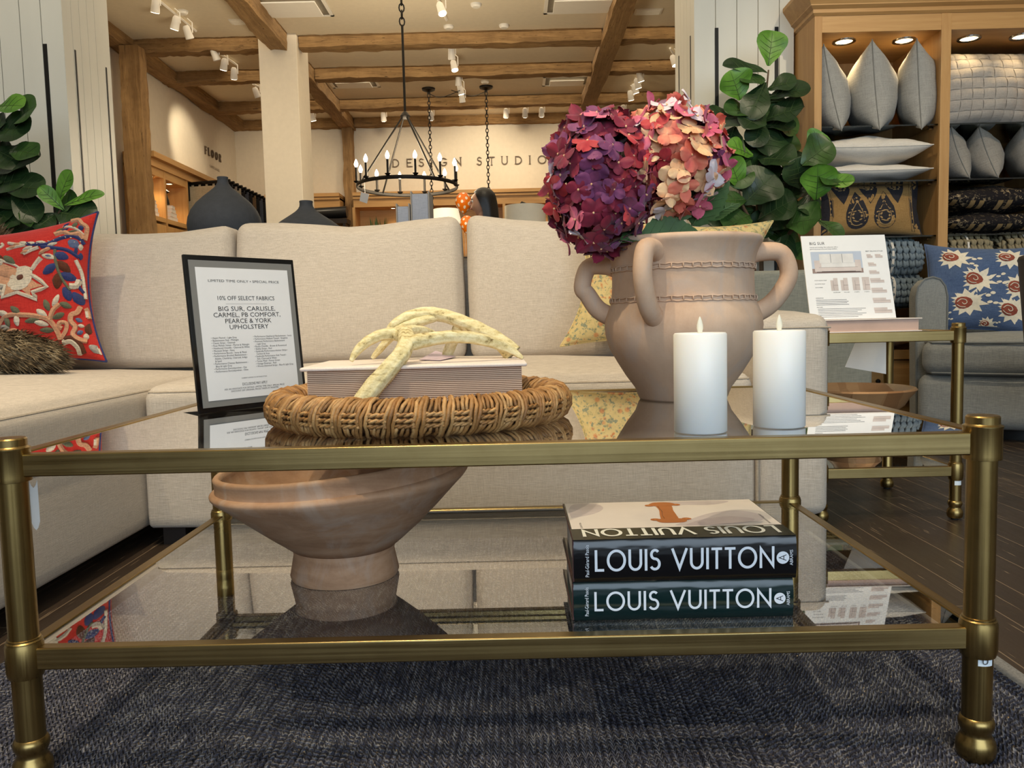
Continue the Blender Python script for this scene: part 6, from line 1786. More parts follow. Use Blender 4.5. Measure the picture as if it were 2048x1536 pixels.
for i in range(4):
    x = 0.295 + i * 0.118 - (0.01 if i < 2 else -0.01)
    rc(x, 0.54 if i < 2 else 0.51, x + 0.085, 0.665, 3); rc(x + 0.035, 0.515, x + 0.085, 0.56, 3, 0.0005); rc(x + 0.03, 0.60, x + 0.085, 0.604, 4, 0.0007); rc(x + 0.03, 0.545, x + 0.033, 0.66, 4, 0.0007)
for i, (x, y, w, h) in enumerate(((0.75, 0.235, 0.07, 0.045), (0.85, 0.235, 0.09, 0.045), (0.755, 0.335, 0.095, 0.045), (0.755, 0.43, 0.12, 0.045), (0.755, 0.525, 0.165, 0.055), (0.755, 0.64, 0.18, 0.06), (0.755, 0.76, 0.21, 0.06), (0.755, 0.875, 0.21, 0.065))):
    rc(x, y, x + w * 0.75, y + h * 0.55, 3); rc(x + 0.004, y + h * 0.4, x + w, y + h, 3, 0.0005); rc(x + 0.01, y + h * 0.52, x + w * 0.95, y + h * 0.56, 4, 0.0007)
m.build('pictures', M_pics, board, local=True, smooth=0, weld=False)
# wooden pedestal bowl on the lower shelf
def acacia():
    m = N('acacia_wood')
    v = m.coord((5, 1, 1), rot=(0, 0, 0.5))
    w = m.voro(v, 4.0, out='Color'); g = m.noise(m.coord((4, 40, 20)), 3, 4, 0.6)
    sep = m.new('ShaderNodeSeparateColor'); m.link(w, sep.inputs[0])
    c = m.ramp(sep.outputs[0], [(0.0, rgb(150, 104, 66)), (0.35, rgb(200, 154, 106)), (0.7, rgb(176, 128, 84)), (1.0, rgb(222, 184, 136))])
    m.base(m.mix(m.math('MULTIPLY', g, 0.3), c, rgb(110, 66, 34))); m.set(0.35, 0, 0.4); return m.m
wbx = 1.045; wby = 1.435; zb = 0.1487
tag(MB().lathe([(0.0, 0.004), (0.075, 0.0), (0.078, 0.012), (0.06, 0.03), (0.045, 0.06), (0.042, 0.10), (0.055, 0.118), (0.11, 0.135), (0.138, 0.155), (0.150, 0.176), (0.166, 0.194), (0.172, 0.202), (0.168, 0.207), (0.155, 0.200), (0.130, 0.176), (0.09, 0.158), (0.0001, 0.150)], (wbx, wby, zb), 48).build('wooden_bowl', acacia(), org=(wbx, wby, zb), smooth=50), 'wooden pedestal bowl on the lower glass shelf of the side table', 'bowl')
# paper tag hanging at the back of the side table
q = [P(1716, 672, 1.635), P(1782, 676, 1.63), P(1772, 748, 1.63), P(1690, 734, 1.635)]
m = MB(); m.add([tuple(v) for v in q] + [tuple(v + Vector((0, 0.001, 0))) for v in q], [(0, 3, 2, 1), (4, 5, 6, 7), (0, 1, 5, 4), (1, 2, 6, 5), (2, 3, 7, 6), (3, 0, 4, 7)])
tgp = m.build('price_tag', M_paper, org=tuple(q[0]), smooth=0); tag(tgp, 'white paper price tag hanging under the side table top', 'tag')

# ------------------------------------------------------------------ fiddle leaf fig, right
M_fig = [leaf_mat('fig_leaf_dark', (26, 46, 24), (44, 70, 36), 0.38), leaf_mat('fig_leaf', (40, 70, 30), (66, 100, 44), 0.38), leaf_mat('fig_leaf_bright', (72, 120, 36), (106, 156, 54), 0.42)]
M_vein = plain('leaf_vein', (78, 100, 54), 0.5, bump=0)
M_bark = plain('fig_bark', (92, 72, 52), 0.85, bump=0.4)
M_pot = plain('woven_grey_pot', (120, 112, 100), 0.9, var=0.15, vscale=60, bump=0.5)
def fig(label, base, stems, leaves, potr=0.17, poth=0.34):
    t = thing('fiddle_leaf_fig', label, 'plant', base)
    MB().lathe([(potr * 0.8, 0.0), (potr, poth), (potr * 0.96, poth + 0.01), (potr * 0.88, poth - 0.01), (potr * 0.85, poth - 0.04), (0.0001, poth - 0.05)], base, 32).build('pot', M_pot, t)
    m = MB()
    for st in stems:
        p = spline(st, 6); k = len(p)
        m.tube(p, [0.014 - 0.010 * i / (k - 1) for i in range(k)], 8)
    m.build('stems', M_bark, t, smooth=180)
    m = MB(); tw = MB()
    for (bx, by, tx, ty, w, Yb, Yt, tone, tilt) in leaves:
        b, tp = P(bx, by, Yb), P(tx, ty, Yt)
        width = 1.22 * w / F_PX * (Yb - CAM.y)
        d = (tp - b); upv = Vector((0.25 * tilt, -1, 0.45 + 0.4 * abs(tilt)))
        sf = leaf(m, b, tp, width, upv, 'fiddle', curl=0.10 + 0.07 * random.random(), fold=0.22, n=12, mi=tone, wave=0.05)
        tw.tube([sf(t_ / 6 * 0.96, 0) for t_ in range(7)], [0.0022 - 0.0003 * t_ for t_ in range(7)], 4)
        for t_ in (0.18, 0.34, 0.50, 0.66):
            for s_ in (-1, 1): tw.tube([sf(t_, 0.02 * s_), sf(t_ + 0.07, 0.40 * s_), sf(t_ + 0.16, 0.78 * s_)], [0.0011, 0.0009, 0.0004], 3, cap=False)
    fo = m.build('foliage', M_fig, t, smooth=180, weld=False)
    tw.build('leaf_veins', M_vein, fo, smooth=180, weld=False)
    return t
Y = 3.3
stemx = P(1530, 500, Y)
bx_, by_ = P(1525, 500, Y).x, Y
S1 = [(bx_, by_, 0.28), tuple(P(1522, 500, Y)), tuple(P(1515, 400, Y)), tuple(P(1520, 300, Y)), tuple(P(1530, 210, Y)), tuple(P(1537, 140, Y))]
S2 = [(bx_ + 0.04, by_ - 0.03, 0.28), tuple(P(1560, 520, 3.25)), tuple(P(1590, 450, 3.2)), tuple(P(1625, 400, 3.15)), tuple(P(1628, 330, 3.15))]
S3 = [(bx_ - 0.03, by_ - 0.02, 0.28), tuple(P(1505, 480, 3.2)), tuple(P(1485, 410, 3.15)), tuple(P(1478, 380, 3.15))]
D, G, B_ = 0, 1, 2
LV = [(1536, 132, 1548, 58, 50, 3.3, 3.3, B_, 0.3), (1534, 146, 1452, 120, 34, 3.3, 3.22, D, -0.8), (1480, 200, 1464, 140, 62, 3.25, 3.2, B_, -0.4), (1530, 165, 1500, 232, 46, 3.28, 3.18, D, -0.4), (1530, 160, 1488, 152, 40, 3.3, 3.2, G, -0.5),
      (1534, 178, 1592, 158, 44, 3.3, 3.22, D, 0.6), (1535, 196, 1618, 166, 44, 3.3, 3.2, D, 0.7), (1532, 205, 1568, 186, 24, 3.32, 3.3, G, 0.6), (1530, 240, 1606, 208, 60, 3.3, 3.18, D, 0.6), (1525, 225, 1492, 248, 50, 3.28, 3.15, D, -0.3), (1512, 226, 1455, 214, 44, 3.3, 3.2, G, -0.6),
      (1500, 236, 1420, 232, 60, 3.3, 3.15, D, -0.7), (1528, 252, 1590, 246, 34, 3.3, 3.2, D, 0.5), (1524, 240, 1508, 288, 40, 3.26, 3.18, D, 0.0), (1535, 250, 1542, 308, 60, 3.3, 3.2, D, 0.3), (1470, 252, 1440, 330, 62, 3.28, 3.15, D, -0.4),
      (1505, 312, 1462, 286, 40, 3.2, 3.12, B_, -0.5), (1498, 320, 1472, 368, 46, 3.2, 3.1, G, -0.3), (1480, 376, 1462, 316, 46, 3.15, 3.08, B_, -0.2), (1516, 318, 1586, 312, 62, 3.25, 3.1, D, 0.5), (1488, 408, 1548, 345, 76, 3.15, 3.1, D, 0.4), (1516, 440, 1588, 392, 62, 3.2, 3.08, D, 0.5),
      (1492, 400, 1430, 398, 50, 3.15, 3.05, G, -0.5), (1600, 375, 1596, 318, 70, 3.18, 3.1, D, -0.1), (1604, 330, 1662, 282, 62, 3.12, 3.05, G, 0.5), (1618, 300, 1648, 265, 44, 3.16, 3.14, B_, 0.3), (1630, 345, 1682, 362, 44, 3.12, 3.02, G, 0.7), (1632, 400, 1640, 330, 64, 3.1, 3.02, B_, 0.2),
      (1640, 370, 1708, 356, 34, 3.1, 3.0, B_, 0.6), (1585, 410, 1640, 410, 48, 3.18, 3.1, D, 0.4), (1572, 450, 1640, 430, 76, 3.15, 3.02, G, 0.5), (1635, 440, 1688, 465, 30, 3.1, 3.0, G, 0.7), (1578, 470, 1560, 520, 46, 3.2, 3.1, D, -0.2), (1560, 505, 1625, 500, 40, 3.2, 3.1, G, 0.5),
      (1500, 430, 1450, 445, 62, 3.15, 3.05, G, -0.5), (1505, 420, 1420, 436, 54, 3.2, 3.1, D, -0.6), (1510, 300, 1440, 300, 60, 3.3, 3.2, D, -0.5), (1550, 400, 1600, 380, 56, 3.3, 3.2, D, 0.4), (1520, 380, 1560, 430, 54, 3.28, 3.2, D, 0.2), (1545, 470, 1500, 440, 54, 3.25, 3.2, D, -0.3)]
rl = random.Random(5)
for _k in range(34):
    sy_ = rl.uniform(225, 490); sx0 = 1520 + rl.uniform(-22, 50) + (20 if sy_ > 380 else 0); an = rl.uniform(-2.9, 0.3); L_ = rl.uniform(55, 85)
    LV.append((sx0, sy_, sx0 + L_ * cos(an), sy_ + L_ * 0.75 * sin(an) + 8, rl.uniform(44, 66), 3.3 + rl.uniform(0, 0.08), 3.28 + rl.uniform(-0.05, 0.1), rl.choice((D, D, G)), cos(an)))
fig('tall fiddle leaf fig in front of the white pier beside the oak cabinet', (bx_, by_, 0), [S1, S2, S3], LV, 0.15, 0.34)
# left fig, partly outside the picture
Y = 3.1
LVL = [(30, 248, 58, 205, 64, 3.1, 3.0, G, 0.5), (-10, 215, 40, 204, 44, 3.1, 3.0, B_, 0.5), (-20, 262, 50, 252, 66, 3.1, 3.0, D, 0.4), (20, 300, 68, 300, 44, 3.05, 2.95, G, 0.5), (-10, 300, 40, 320, 60, 3.1, 3.0, D, 0.4), (-20, 345, 66, 300, 60, 3.1, 3.0, D, 0.5), (10, 375, 76, 368, 54, 3.05, 2.95, D, 0.5), (-30, 380, 40, 345, 70, 3.1, 3.0, D, 0.5),
       (30, 372, 70, 440, 46, 3.05, 2.95, D, 0.3), (128, 420, 78, 372, 26, 3.0, 2.95, B_, -0.3), (118, 405, 134, 340, 30, 3.0, 2.95, B_, 0.1), (130, 412, 198, 380, 24, 3.0, 2.95, B_, 0.5), (112, 425, 180, 430, 62, 3.02, 2.92, D, 0.4), (115, 420, 150, 392, 40, 3.05, 3.0, G, 0.3), (110, 430, 70, 455, 60, 3.02, 2.95, D, -0.3), (70, 440, 40, 440, 40, 3.0, 2.95, G, -0.3), (125, 440, 175, 452, 60, 3.05, 2.95, D, 0.5), (-20, 420, 30, 440, 60, 3.1, 3.0, D, 0.4), (-30, 450, 20, 410, 60, 3.1, 3.05, D, 0.2)]
for _k in range(9):
    sy_ = rl.uniform(260, 460); sx0 = rl.uniform(-40, 25); an = rl.uniform(-1.9, 0.5); L_ = rl.uniform(50, 75)
    LVL.append((sx0, sy_, sx0 + L_ * cos(an), sy_ + L_ * 0.7 * sin(an) + 8, rl.uniform(44, 64), 3.12, 3.1 + rl.uniform(-0.08, 0.06), rl.choice((D, D, G)), cos(an)))
bL = P(-30, 500, Y)
fig('fiddle leaf fig behind the left end of the sofa', (bL.x, Y, 0), [[(bL.x, Y, 0.28), tuple(P(-25, 480, Y)), tuple(P(-10, 350, Y)), tuple(P(5, 240, Y))], [(bL.x + 0.03, Y, 0.28), tuple(P(60, 500, 3.05)), tuple(P(110, 440, 3.02)), tuple(P(124, 410, 3.0))]], LVL, 0.16, 0.34)
# ------------------------------------------------------------------ console, vases and books behind the sofa
con = thing('console_table', 'dark wood console table behind the sofa back', 'table', (-0.75, 2.5, 0))
MB().box((-1.75, 2.28, 0.80), (0.15, 2.72, 0.835)).build('top', M_woodleg, con, bevel=0.003)
for x in (-1.7, 0.1):
    for y in (2.32, 2.68): MB().box((x - 0.025, y - 0.025, 0), (x + 0.025, y + 0.025, 0.80)).build('leg', M_woodleg, con)
M_char = plain('charcoal_ceramic', (62, 64, 68), 0.85, var=0.08, vscale=40, bump=0.3, bscale=220)
def darkvase(label, px, pt, sc):
    c = P(px, pt, 2.5); h = c.z - 0.8355
    pr = [(0.0, 0.003), (0.09, 0.0), (0.10, 0.01)]
    # measured downwards from the mouth
    ps = [(0.150, 0.225), (0.152, 0.20), (0.147, 0.17), (0.134, 0.14), (0.112, 0.11), (0.085, 0.085), (0.058, 0.063), (0.038, 0.046), (0.028, 0.034), (0.0225, 0.022), (0.0215, 0.010), (0.023, 0.003), (0.0215, 0.0)]
    prof = pr + [(r * sc, h - d) for r, d in ps if h - d > 0.03] + [(0.016, h - 0.002), (0.015, h - 0.05)]
    tag(MB().lathe(prof[1:], (c.x, 2.5, 0.8355), 48).build('bottle_vase', M_char, org=(c.x, 2.5, 0.8355), smooth=60), label, 'vase', 'charcoal bottle vases on the console')
darkvase('charcoal bottle vase with a narrow neck, the taller left one behind the sofa', 445, 354, 1.0)
darkvase('charcoal bottle vase, the lower one right of the column behind the sofa', 612, 402, 1.25)
M_gbook = [fabric('blue_grey_book_cloth', (178, 180, 188), (150, 154, 164), 1.4, 0.15, 0.8), plain('grey_book_board', (158, 150, 140), 0.8, var=0.04, bump=0.05)]
def upbook(label, pxl, pxr, ptop, depth=0.17):
    a, b = P(pxl, ptop, 2.42), P(pxr, ptop, 2.42); h = a.z - 0.8355
    t = thing('upright_book', label, 'book', ((a.x + b.x) / 2, 2.42, 0.8355), group='blue-grey books standing on the console')
    w = b.x - a.x; x0 = -w / 2
    m = MB(); m.rbox((x0, 0, 0), (x0 + 0.006, depth, h), 0.002, 4); m.rbox((x0 + w - 0.006, 0, 0), (x0 + w, depth, h), 0.002, 4); m.build('board', M_gbook[1], t, local=True)
    m = MB(); m.rbox((x0 + 0.006, 0.002, 0.006), (x0 + w - 0.006, 0.012, h - 0.012), 0.003, 4); m.build('spine', M_gbook[0], t, local=True)
    MB().box((x0 + 0.006, 0.012, 0.006), (x0 + w - 0.006, depth - 0.004, h - 0.012)).build('pages', M_pagew, t, local=True)
upbook('shorter blue-grey book standing left of the tall one behind the sofa', 791, 819, 407, 0.14)
upbook('tall blue-grey book standing on the console behind the sofa', 820, 858, 382, 0.17)

# ------------------------------------------------------------------ chandelier
M_iron = plain('black_iron', (34, 30, 26), 0.5, 0.6, var=0.1, bump=0.05)
CC = P(815, 373, 6.4); CRd = (P(915, 373, 6.4).x - P(715, 373, 6.4).x) / 2
ap = P(808, 232, 6.4)
ch = thing('chandelier', 'round black iron ring chandelier with twelve lit candle bulbs', 'chandelier', (CC.x, 6.4, CC.z))
tiltM = Matrix.Rotation(radians(-1.5), 4, 'X') @ Matrix.Rotation(radians(0.4), 4, 'Y')
def cr(a, r=1.0, dz=0.0): return Vector((CC.x, 6.4, CC.z)) + tiltM @ Vector((CRd * r * cos(a), CRd * r * sin(a), dz))
m = MB(); n = 64
m.grid(lambda u, v: cr(2 * pi * u, 1 + 0.012 * cos(2 * pi * v), 0.017 * sin(2 * pi * v)), n, 8, True, True)
m.build('ring', M_iron, ch, smooth=180)
m = MB()
for k in range(4):
    a = radians(38 + 90 * k); m.tube([cr(a, 1.0, 0.01), Vector((CC.x, 6.4, ap.z)) + Vector((0.02 * cos(a), 0.02 * sin(a), 0))], 0.008, 8)
m.build('support_rods', M_iron, ch)
m = MB(); top = Vector((CC.x, 6.4, ap.z))
m.lathe([(0.02, -0.03), (0.04, -0.015), (0.045, 0.0), (0.03, 0.02), (0.012, 0.04)], tuple(top), 16); zrod = P(805, 50, 6.4).z
m.tube([top, (CC.x, 6.4, zrod)], 0.011, 8); m.build('stem', M_iron, ch, smooth=40)
def chain(mb, p0, p1, link=0.05, r=0.006):
    p0, p1 = Vector(p0), Vector(p1); L = (p1 - p0).length; k = max(2, int(L / (link * 0.78))); d = (p1 - p0) / k; ln = d.length * 1.28
    for i in range(k):
        c = p0 + d * (i + 0.5); ang = (pi / 2 if i % 2 else 0) + 0.3
        sx_ = Vector((cos(ang), sin(ang), 0))
        pts = [c + sx_ * (ln * 0.30 * cos(2 * pi * j / 10)) + Vector((0, 0, 1)) * (ln * 0.5 * sin(2 * pi * j / 10)) for j in range(10)]
        mb.tube(pts, r, 5, closed=True)
m = MB(); chain(m, (CC.x, 6.4, zrod), (CC.x, 6.4, H - 0.02), 0.07, 0.007); m.lathe([(0.06, 0.0), (0.06, -0.015), (0.02, -0.03)], (CC.x, 6.4, H), 20); m.build('chain', M_iron, ch, smooth=60)
for k in range(12):
    a = radians(16 + 30 * k)
    m = MB(); b = cr(a, 1.0, 0.015)
    m.lathe([(0.0001, 0.0), (0.012, 0.0), (0.022, 0.008), (0.028, 0.016), (0.012, 0.018), (0.0105, 0.022), (0.0105, 0.135), (0.0001, 0.136)], (b.x, b.y, b.z), 12)
    c = m.build('candle_sleeve', M_iron, ch, smooth=40)
    MB().lathe([(0.0001, 0.134), (0.010, 0.137), (0.017, 0.153), (0.018, 0.166), (0.012, 0.184), (0.004, 0.20), (0.0001, 0.206)], (b.x, b.y, b.z), 12).build('bulb', M_bulb, c, smooth=180)
add_light('chandelier_light', 'POINT', (CC.x, 6.4, CC.z + 0.16), (CC.x, 6.4, 0), 85, WARM, shadow_soft_size=0.4)
m = MB(); q = [P(722, 384, 5.98), P(738, 388, 5.98), P(734, 407, 5.98), P(719, 402, 5.98)]
m.add([tuple(v) for v in q] + [tuple(v + Vector((0, 0.002, 0))) for v in q], [(0, 3, 2, 1), (4, 5, 6, 7), (0, 1, 5, 4), (1, 2, 6, 5), (2, 3, 7, 6), (3, 0, 4, 7)])
m.tube([(q[0] + q[1]) / 2, cr(radians(222), 1, -0.015)], 0.0015, 4)
m.build('price_tag', M_paper, ch, smooth=0)['label'] = 'white paper tag dangling from the ring'

# ------------------------------------------------------------------ pendant chains
M_shade = plain('linen_shade', (232, 220, 196), 0.8, var=0.02, bump=0.1)
for px, py, lab in ((857, 177, 'left pendant lamp on a long dark chain behind the chandelier'), (972, 173, 'right pendant lamp on a long dark chain above the dark-haired person')):
    p = Pz(px, py, H)
    t = thing('pendant_lamp', lab, 'pendant lamp', (p.x, p.y, H), group='pendant lamps on chains')
    MB().lathe([(0.02, -0.075), (0.022, -0.05), (0.085, -0.025), (0.09, 0.0)], (p.x, p.y, H), 20).build('canopy', M_iron, t)
    m = MB(); chain(m, (p.x, p.y, H - 0.07), (p.x, p.y, 1.72), 0.06, 0.0055); m.build('chain', M_iron, t, smooth=60, weld=False)
    MB().lathe([(0.03, 1.72), (0.14, 1.70), (0.22, 1.46), (0.215, 1.46), (0.135, 1.69)], (p.x, p.y, 0), 32).build('lamp_shade', M_iron, t)
    MB().tube(spline([Vector((p.x, p.y, H - 0.06)), Vector((p.x + (0.18 if px < 900 else -0.18), p.y - 0.3, H - 0.2)), Vector((p.x + (0.45 if px < 900 else -0.42), p.y - 0.6, H - 0.2))], 6), 0.005, 5).build('cord', M_iron, t)

# ------------------------------------------------------------------ oak cabinets along the left wall
XF = -3.86                       # cabinet fronts
zc1, zc0 = Px(300, 303, XF).z, Px(300, 325, XF).z
lw = thing('oak_cabinet', 'oak wall cabinet with lit niches under the FLOOR lettering', 'cabinet', (XF, 9.0, 0))
y0, y1 = 7.98, 11.6
yd = [7.98, Px(332, 400, XF).y, Px(377, 420, XF).y]          # niche borders
zn_t, zn_b = Px(332, 359, XF).z, Px(332, 437, XF).z
m = MB(); m.box((XL + 0.01, y0, zc0), (XF, y1, zc1 - 0.06)); m.box((XL + 0.01, y0, zc1 - 0.06), (XF + 0.06, y1, zc1)); m.box((XL + 0.01, y0, zc0 - 0.03), (XF + 0.02, y1, zc0)); m.build('cornice', M_oakY, lw, smooth=0)
MB().box((XL + 0.005, y0, 0), (XL + 0.03, y1, zc0)).build('back_panel', M_oakY, lw, smooth=0)
for y in yd: MB().box((XL + 0.03, y - 0.02, 0), (XF, y + 0.02, zc0 - 0.03)).build('divider', M_oakZ, lw, smooth=0)
for a, b in zip(yd[:-1], yd[1:]):
    MB().box((XF - 0.03, a + 0.02, zn_t), (XF - 0.005, b - 0.02, zc0 - 0.03)).build('fascia', M_oakY, lw, smooth=0)
    MB().box((XL + 0.03, a + 0.02, zn_t), (XF - 0.03, b - 0.02, zn_t + 0.02)).build('niche_top', M_oakY, lw, smooth=0)
    MB().box((XL + 0.03, a + 0.02, zn_b - 0.05), (XF, b - 0.02, zn_b)).build('shelf', M_oakY, lw, smooth=0)
    yc = (a + b) / 2
    r = MB().lathe([(0.05, 0.0), (0.048, -0.006), (0.035, -0.006), (0.033, 0)], ((XF + XL) / 2 + 0.06, yc, zn_t), 16).build('downlight', M_chrome, lw)
    MB().lathe([(0.0001, -0.002), (0.034, -0.002)], ((XF + XL) / 2 + 0.06, yc, zn_t), 16).build('lens', M_can, r)
    add_light('niche_downlight', 'SPOT', ((XF + XL) / 2 + 0.06, yc, zn_t - 0.02), ((XF + XL) / 2, yc, 0), 7, WARM2, spot_size=radians(120), spot_blend=0.8, shadow_soft_size=0.03)
    # white books stacked in the niche + figurine
    nm = 'left' if a < 8.2 else 'right'
    zz = zn_b + 0.001
    for k in range(4):
        w = 0.24 - 0.025 * k; hh = 0.055 - 0.006 * k
        t = thing('stacked_book', '%s white book in the %s lit niche of the left wall cabinet' % (('bottom', 'second lowest', 'second highest', 'topmost')[k], nm), 'book', (XF - 0.15, yc, zz), (0, 0, radians(90 + 4 * k)), 'white books stacked in the wall niches')
        MB().box((-w / 2, -0.1, 0), (w / 2, 0.1, hh * 0.12)).box((-w / 2, -0.1, hh * 0.88), (w / 2, 0.1, hh)).box((-w / 2, 0.095, 0), (w / 2, 0.1, hh)).build('cover', M_bookcl, t, local=True, smooth=0)
        MB().box((-w / 2 + 0.004, -0.096, hh * 0.12), (w / 2 - 0.004, 0.095, hh * 0.88)).build('pages', M_pagew, t, local=True, smooth=0)
        zz += hh + 0.0005
    # small cat-like figurine
    m = MB(); c = Vector((XF - 0.14, yc, zz))
    m.lathe([(0.035, 0.0), (0.045, 0.02), (0.04, 0.07), (0.024, 0.12), (0.018, 0.15), (0.0001, 0.16)], tuple(c), 16)
    m.ball(tuple(c + Vector((0.012, -0.012, 0.165))), (0.03, 0.026, 0.026), 12, 8); m.tube([c + Vector((0.03, -0.02, 0.165)), c + Vector((0.065, -0.035, 0.155))], [0.014, 0.006], 8)
    m.tube([c + Vector((-0.02, 0.01, 0.03)), c + Vector((-0.055, 0.03, 0.02)), c + Vector((-0.07, 0.04, 0.05))], [0.012, 0.01, 0.005], 8)
    tag(m.build('figurine', M_black if nm == 'right' else M_whitem, org=tuple(c), smooth=60), '%s figurine on the book stack in the %s niche' % (('small black', 'right') if nm == 'right' else ('small white', 'left')), 'figurine')
for a, b in zip(yd[:-1], yd[1:]):
    MB().box((XF - 0.03, a + 0.02, 0.1), (XF - 0.005, b - 0.02, zn_b - 0.08)).build('door', M_oakZ, lw, smooth=0)

# hanging rug samples on a black rack
M_cream2 = fabric('cream_rug', (206, 190, 160), (176, 160, 130), 0.4, 0.5); M_coal = fabric('charcoal_rug', (48, 46, 48), (30, 30, 32), 0.4, 0.5); M_slate2 = fabric('slate_rug', (96, 100, 112), (70, 76, 88), 0.4, 0.5); M_tan2 = fabric('tan_rug', (150, 120, 88), (110, 86, 60), 0.3, 0.5); M_mot = fabric('mottled_rug', (200, 186, 170), (90, 70, 60), 0.15, 0.4)
rk = thing('rug_rack', 'black metal swing rack for hanging rug samples by the left wall', 'rack', (XF, 10.4, 0))
m = MB()
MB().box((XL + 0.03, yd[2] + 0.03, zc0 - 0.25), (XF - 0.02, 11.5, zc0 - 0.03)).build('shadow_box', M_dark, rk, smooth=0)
m.box((XL + 0.04, yd[2] + 0.04, 2.29), (XL + 0.08, 11.5, 2.33))
yy = yd[2] + 0.16; arms = []
while yy < 11.5:
    m.tube([(XL + 0.06, yy, 2.31), (XF + 0.50, yy - 0.10, 2.33)], 0.02, 6)
    arms.append(yy); yy += 0.15
m.build('swing_arms', M_black, rk)
mats = [M_cream2, M_coal, M_mot, M_cream2, M_coal, M_slate2, M_coal, M_tan2, M_coal, M_slate2, M_coal]
cols = ['cream', 'charcoal', 'mottled', 'cream', 'charcoal', 'slate', 'charcoal', 'tan', 'charcoal', 'slate', 'charcoal']
ordn = ['first', 'second', 'third', 'fourth', 'fifth', 'sixth', 'seventh', 'eighth', 'ninth', 'tenth', 'eleventh']
for k, ya in enumerate(arms[:11]):
    def q(u, v, s=0.0): 
        x = XL + 0.12 + (XF + 0.48 - XL - 0.12) * u; y = ya - 0.10 * u * 1.0 + 0.008 * sin(9 * u + k) * v + s
        return (x, y, 2.28 - 1.6 * v)
    m = MB(); m.grid(lambda u, v: q(u, v, -0.008), 8, 6); m.grid(lambda u, v: q(u, v, 0.008), 8, 6, flip=True)
    for i in range(7): m.box((XL + 0.2 + i * 0.09, ya - 0.012 - 0.0124 * i, 2.265), (XL + 0.22 + i * 0.09, ya + 0.012 - 0.0124 * i, 2.31))
    if k == 0:
        t = thing('rug_sample', 'cream rug sample with black stripes, foremost on the hanging rack', 'rug', (XL + 0.3, ya, 2.3), group='rug samples on the swing rack')
        m.build('cloth', mats[k], t, smooth=60)
        m = MB()
        for v0, v1 in ((0.28, 0.36), (0.62, 0.71), (0.9, 0.96)): m.grid(lambda u, v: q(u, v0 + (v1 - v0) * v + 0.01 * sin(7 * u), -0.0095), 8, 2)
        m.build('stripes', M_coal, t, smooth=60)
    else:
        tag(m.build('rug_sample', mats[k], org=(XL + 0.3, ya, 2.3), smooth=60), '%s rug sample, %s from the front on the hanging rack' % (cols[k], ordn[k]), 'rug', 'rug samples on the swing rack')

# ------------------------------------------------------------------ long oak cabinet on the rear wall
ZB1, ZB0 = P(1000, 378, YB - 0.45).z, P(1000, 410, YB - 0.45).z
bw_ = thing('oak_cabinet', 'long oak cabinet with lit open shelves along the rear wall', 'cabinet', (0, YB - 0.2, 0))
yb0 = YB - 0.42
def rear_run(x0, x1):
    m = MB(); m.box((x0, yb0, ZB0 + 0.02), (x1, YB - 0.01, ZB1 - 0.04)); m.box((x0, yb0 - 0.05, ZB1 - 0.05), (x1, YB - 0.01, ZB1)); m.box((x0, yb0 - 0.03, ZB0 + 0.14), (x1, YB - 0.01, ZB0 + 0.17))
    m.build('cornice', M_oakX, bw_, smooth=0)
    MB().box((x0, YB - 0.03, 0), (x1, YB - 0.008, ZB0 + 0.02)).build('back_panel', M_oakX, bw_, smooth=0)
    MB().box((x0, yb0 + 0.02, 0), (x1, YB - 0.03, 1.55)).build('lower_body', M_oakX, bw_, smooth=0)
    n = max(1, int((x1 - x0) / 0.85))
    for i in range(n + 1):
        x = x0 + (x1 - x0) * i / n; MB().box((x - 0.02, yb0, 0), (x + 0.02, YB - 0.03, ZB0 + 0.02)).build('divider', M_oakZ, bw_, smooth=0)
    for i in range(n):
        x = x0 + (x1 - x0) * (i + 0.5) / n
        r = MB().lathe([(0.05, 0.0), (0.048, -0.006), (0.035, -0.006), (0.033, 0)], (x, yb0 + 0.2, ZB0 + 0.02), 12).build('downlight', M_chrome, bw_)
        MB().lathe([(0.0001, -0.002), (0.034, -0.002)], (x, yb0 + 0.2, ZB0 + 0.02), 12).build('lens', M_can, r)
        add_light('shelf_downlight', 'SPOT', (x, yb0 + 0.2, ZB0), (x, yb0 + 0.2, 0), 5, WARM2, spot_size=radians(120), spot_blend=0.8, shadow_soft_size=0.03)
rear_run(-3.6, BX[0] - 0.1); rear_run(BX[0] + 0.1, BX[1] - 0.1)
# rolled black bolster on the rear shelf, left of the post
p0, p1 = P(628, 428, 11.1), P(694, 424, 11.1)
o = thing('dark_bolster', 'black rolled hide lying on a shelf left of the rear post', 'textile', (p0.x, 11.1, p0.z - 0.09))
MB().tube([p0, p0 + (p1 - p0) * 0.5, p1], 0.085, 16).build('roll', plain('black_hide', (26, 26, 28), 0.3, bump=0.1), o)
MB().box((p0.x - 0.1, 10.95, p0.z - 0.16), (p1.x + 0.02, 11.25, p0.z - 0.09)).build('stand', M_woodleg, o)
for xx in (p0.x - 0.05, p1.x - 0.04): MB().box((xx, 10.97, 0), (xx + 0.04, 11.23, p0.z - 0.16)).build('leg', M_woodleg, o)
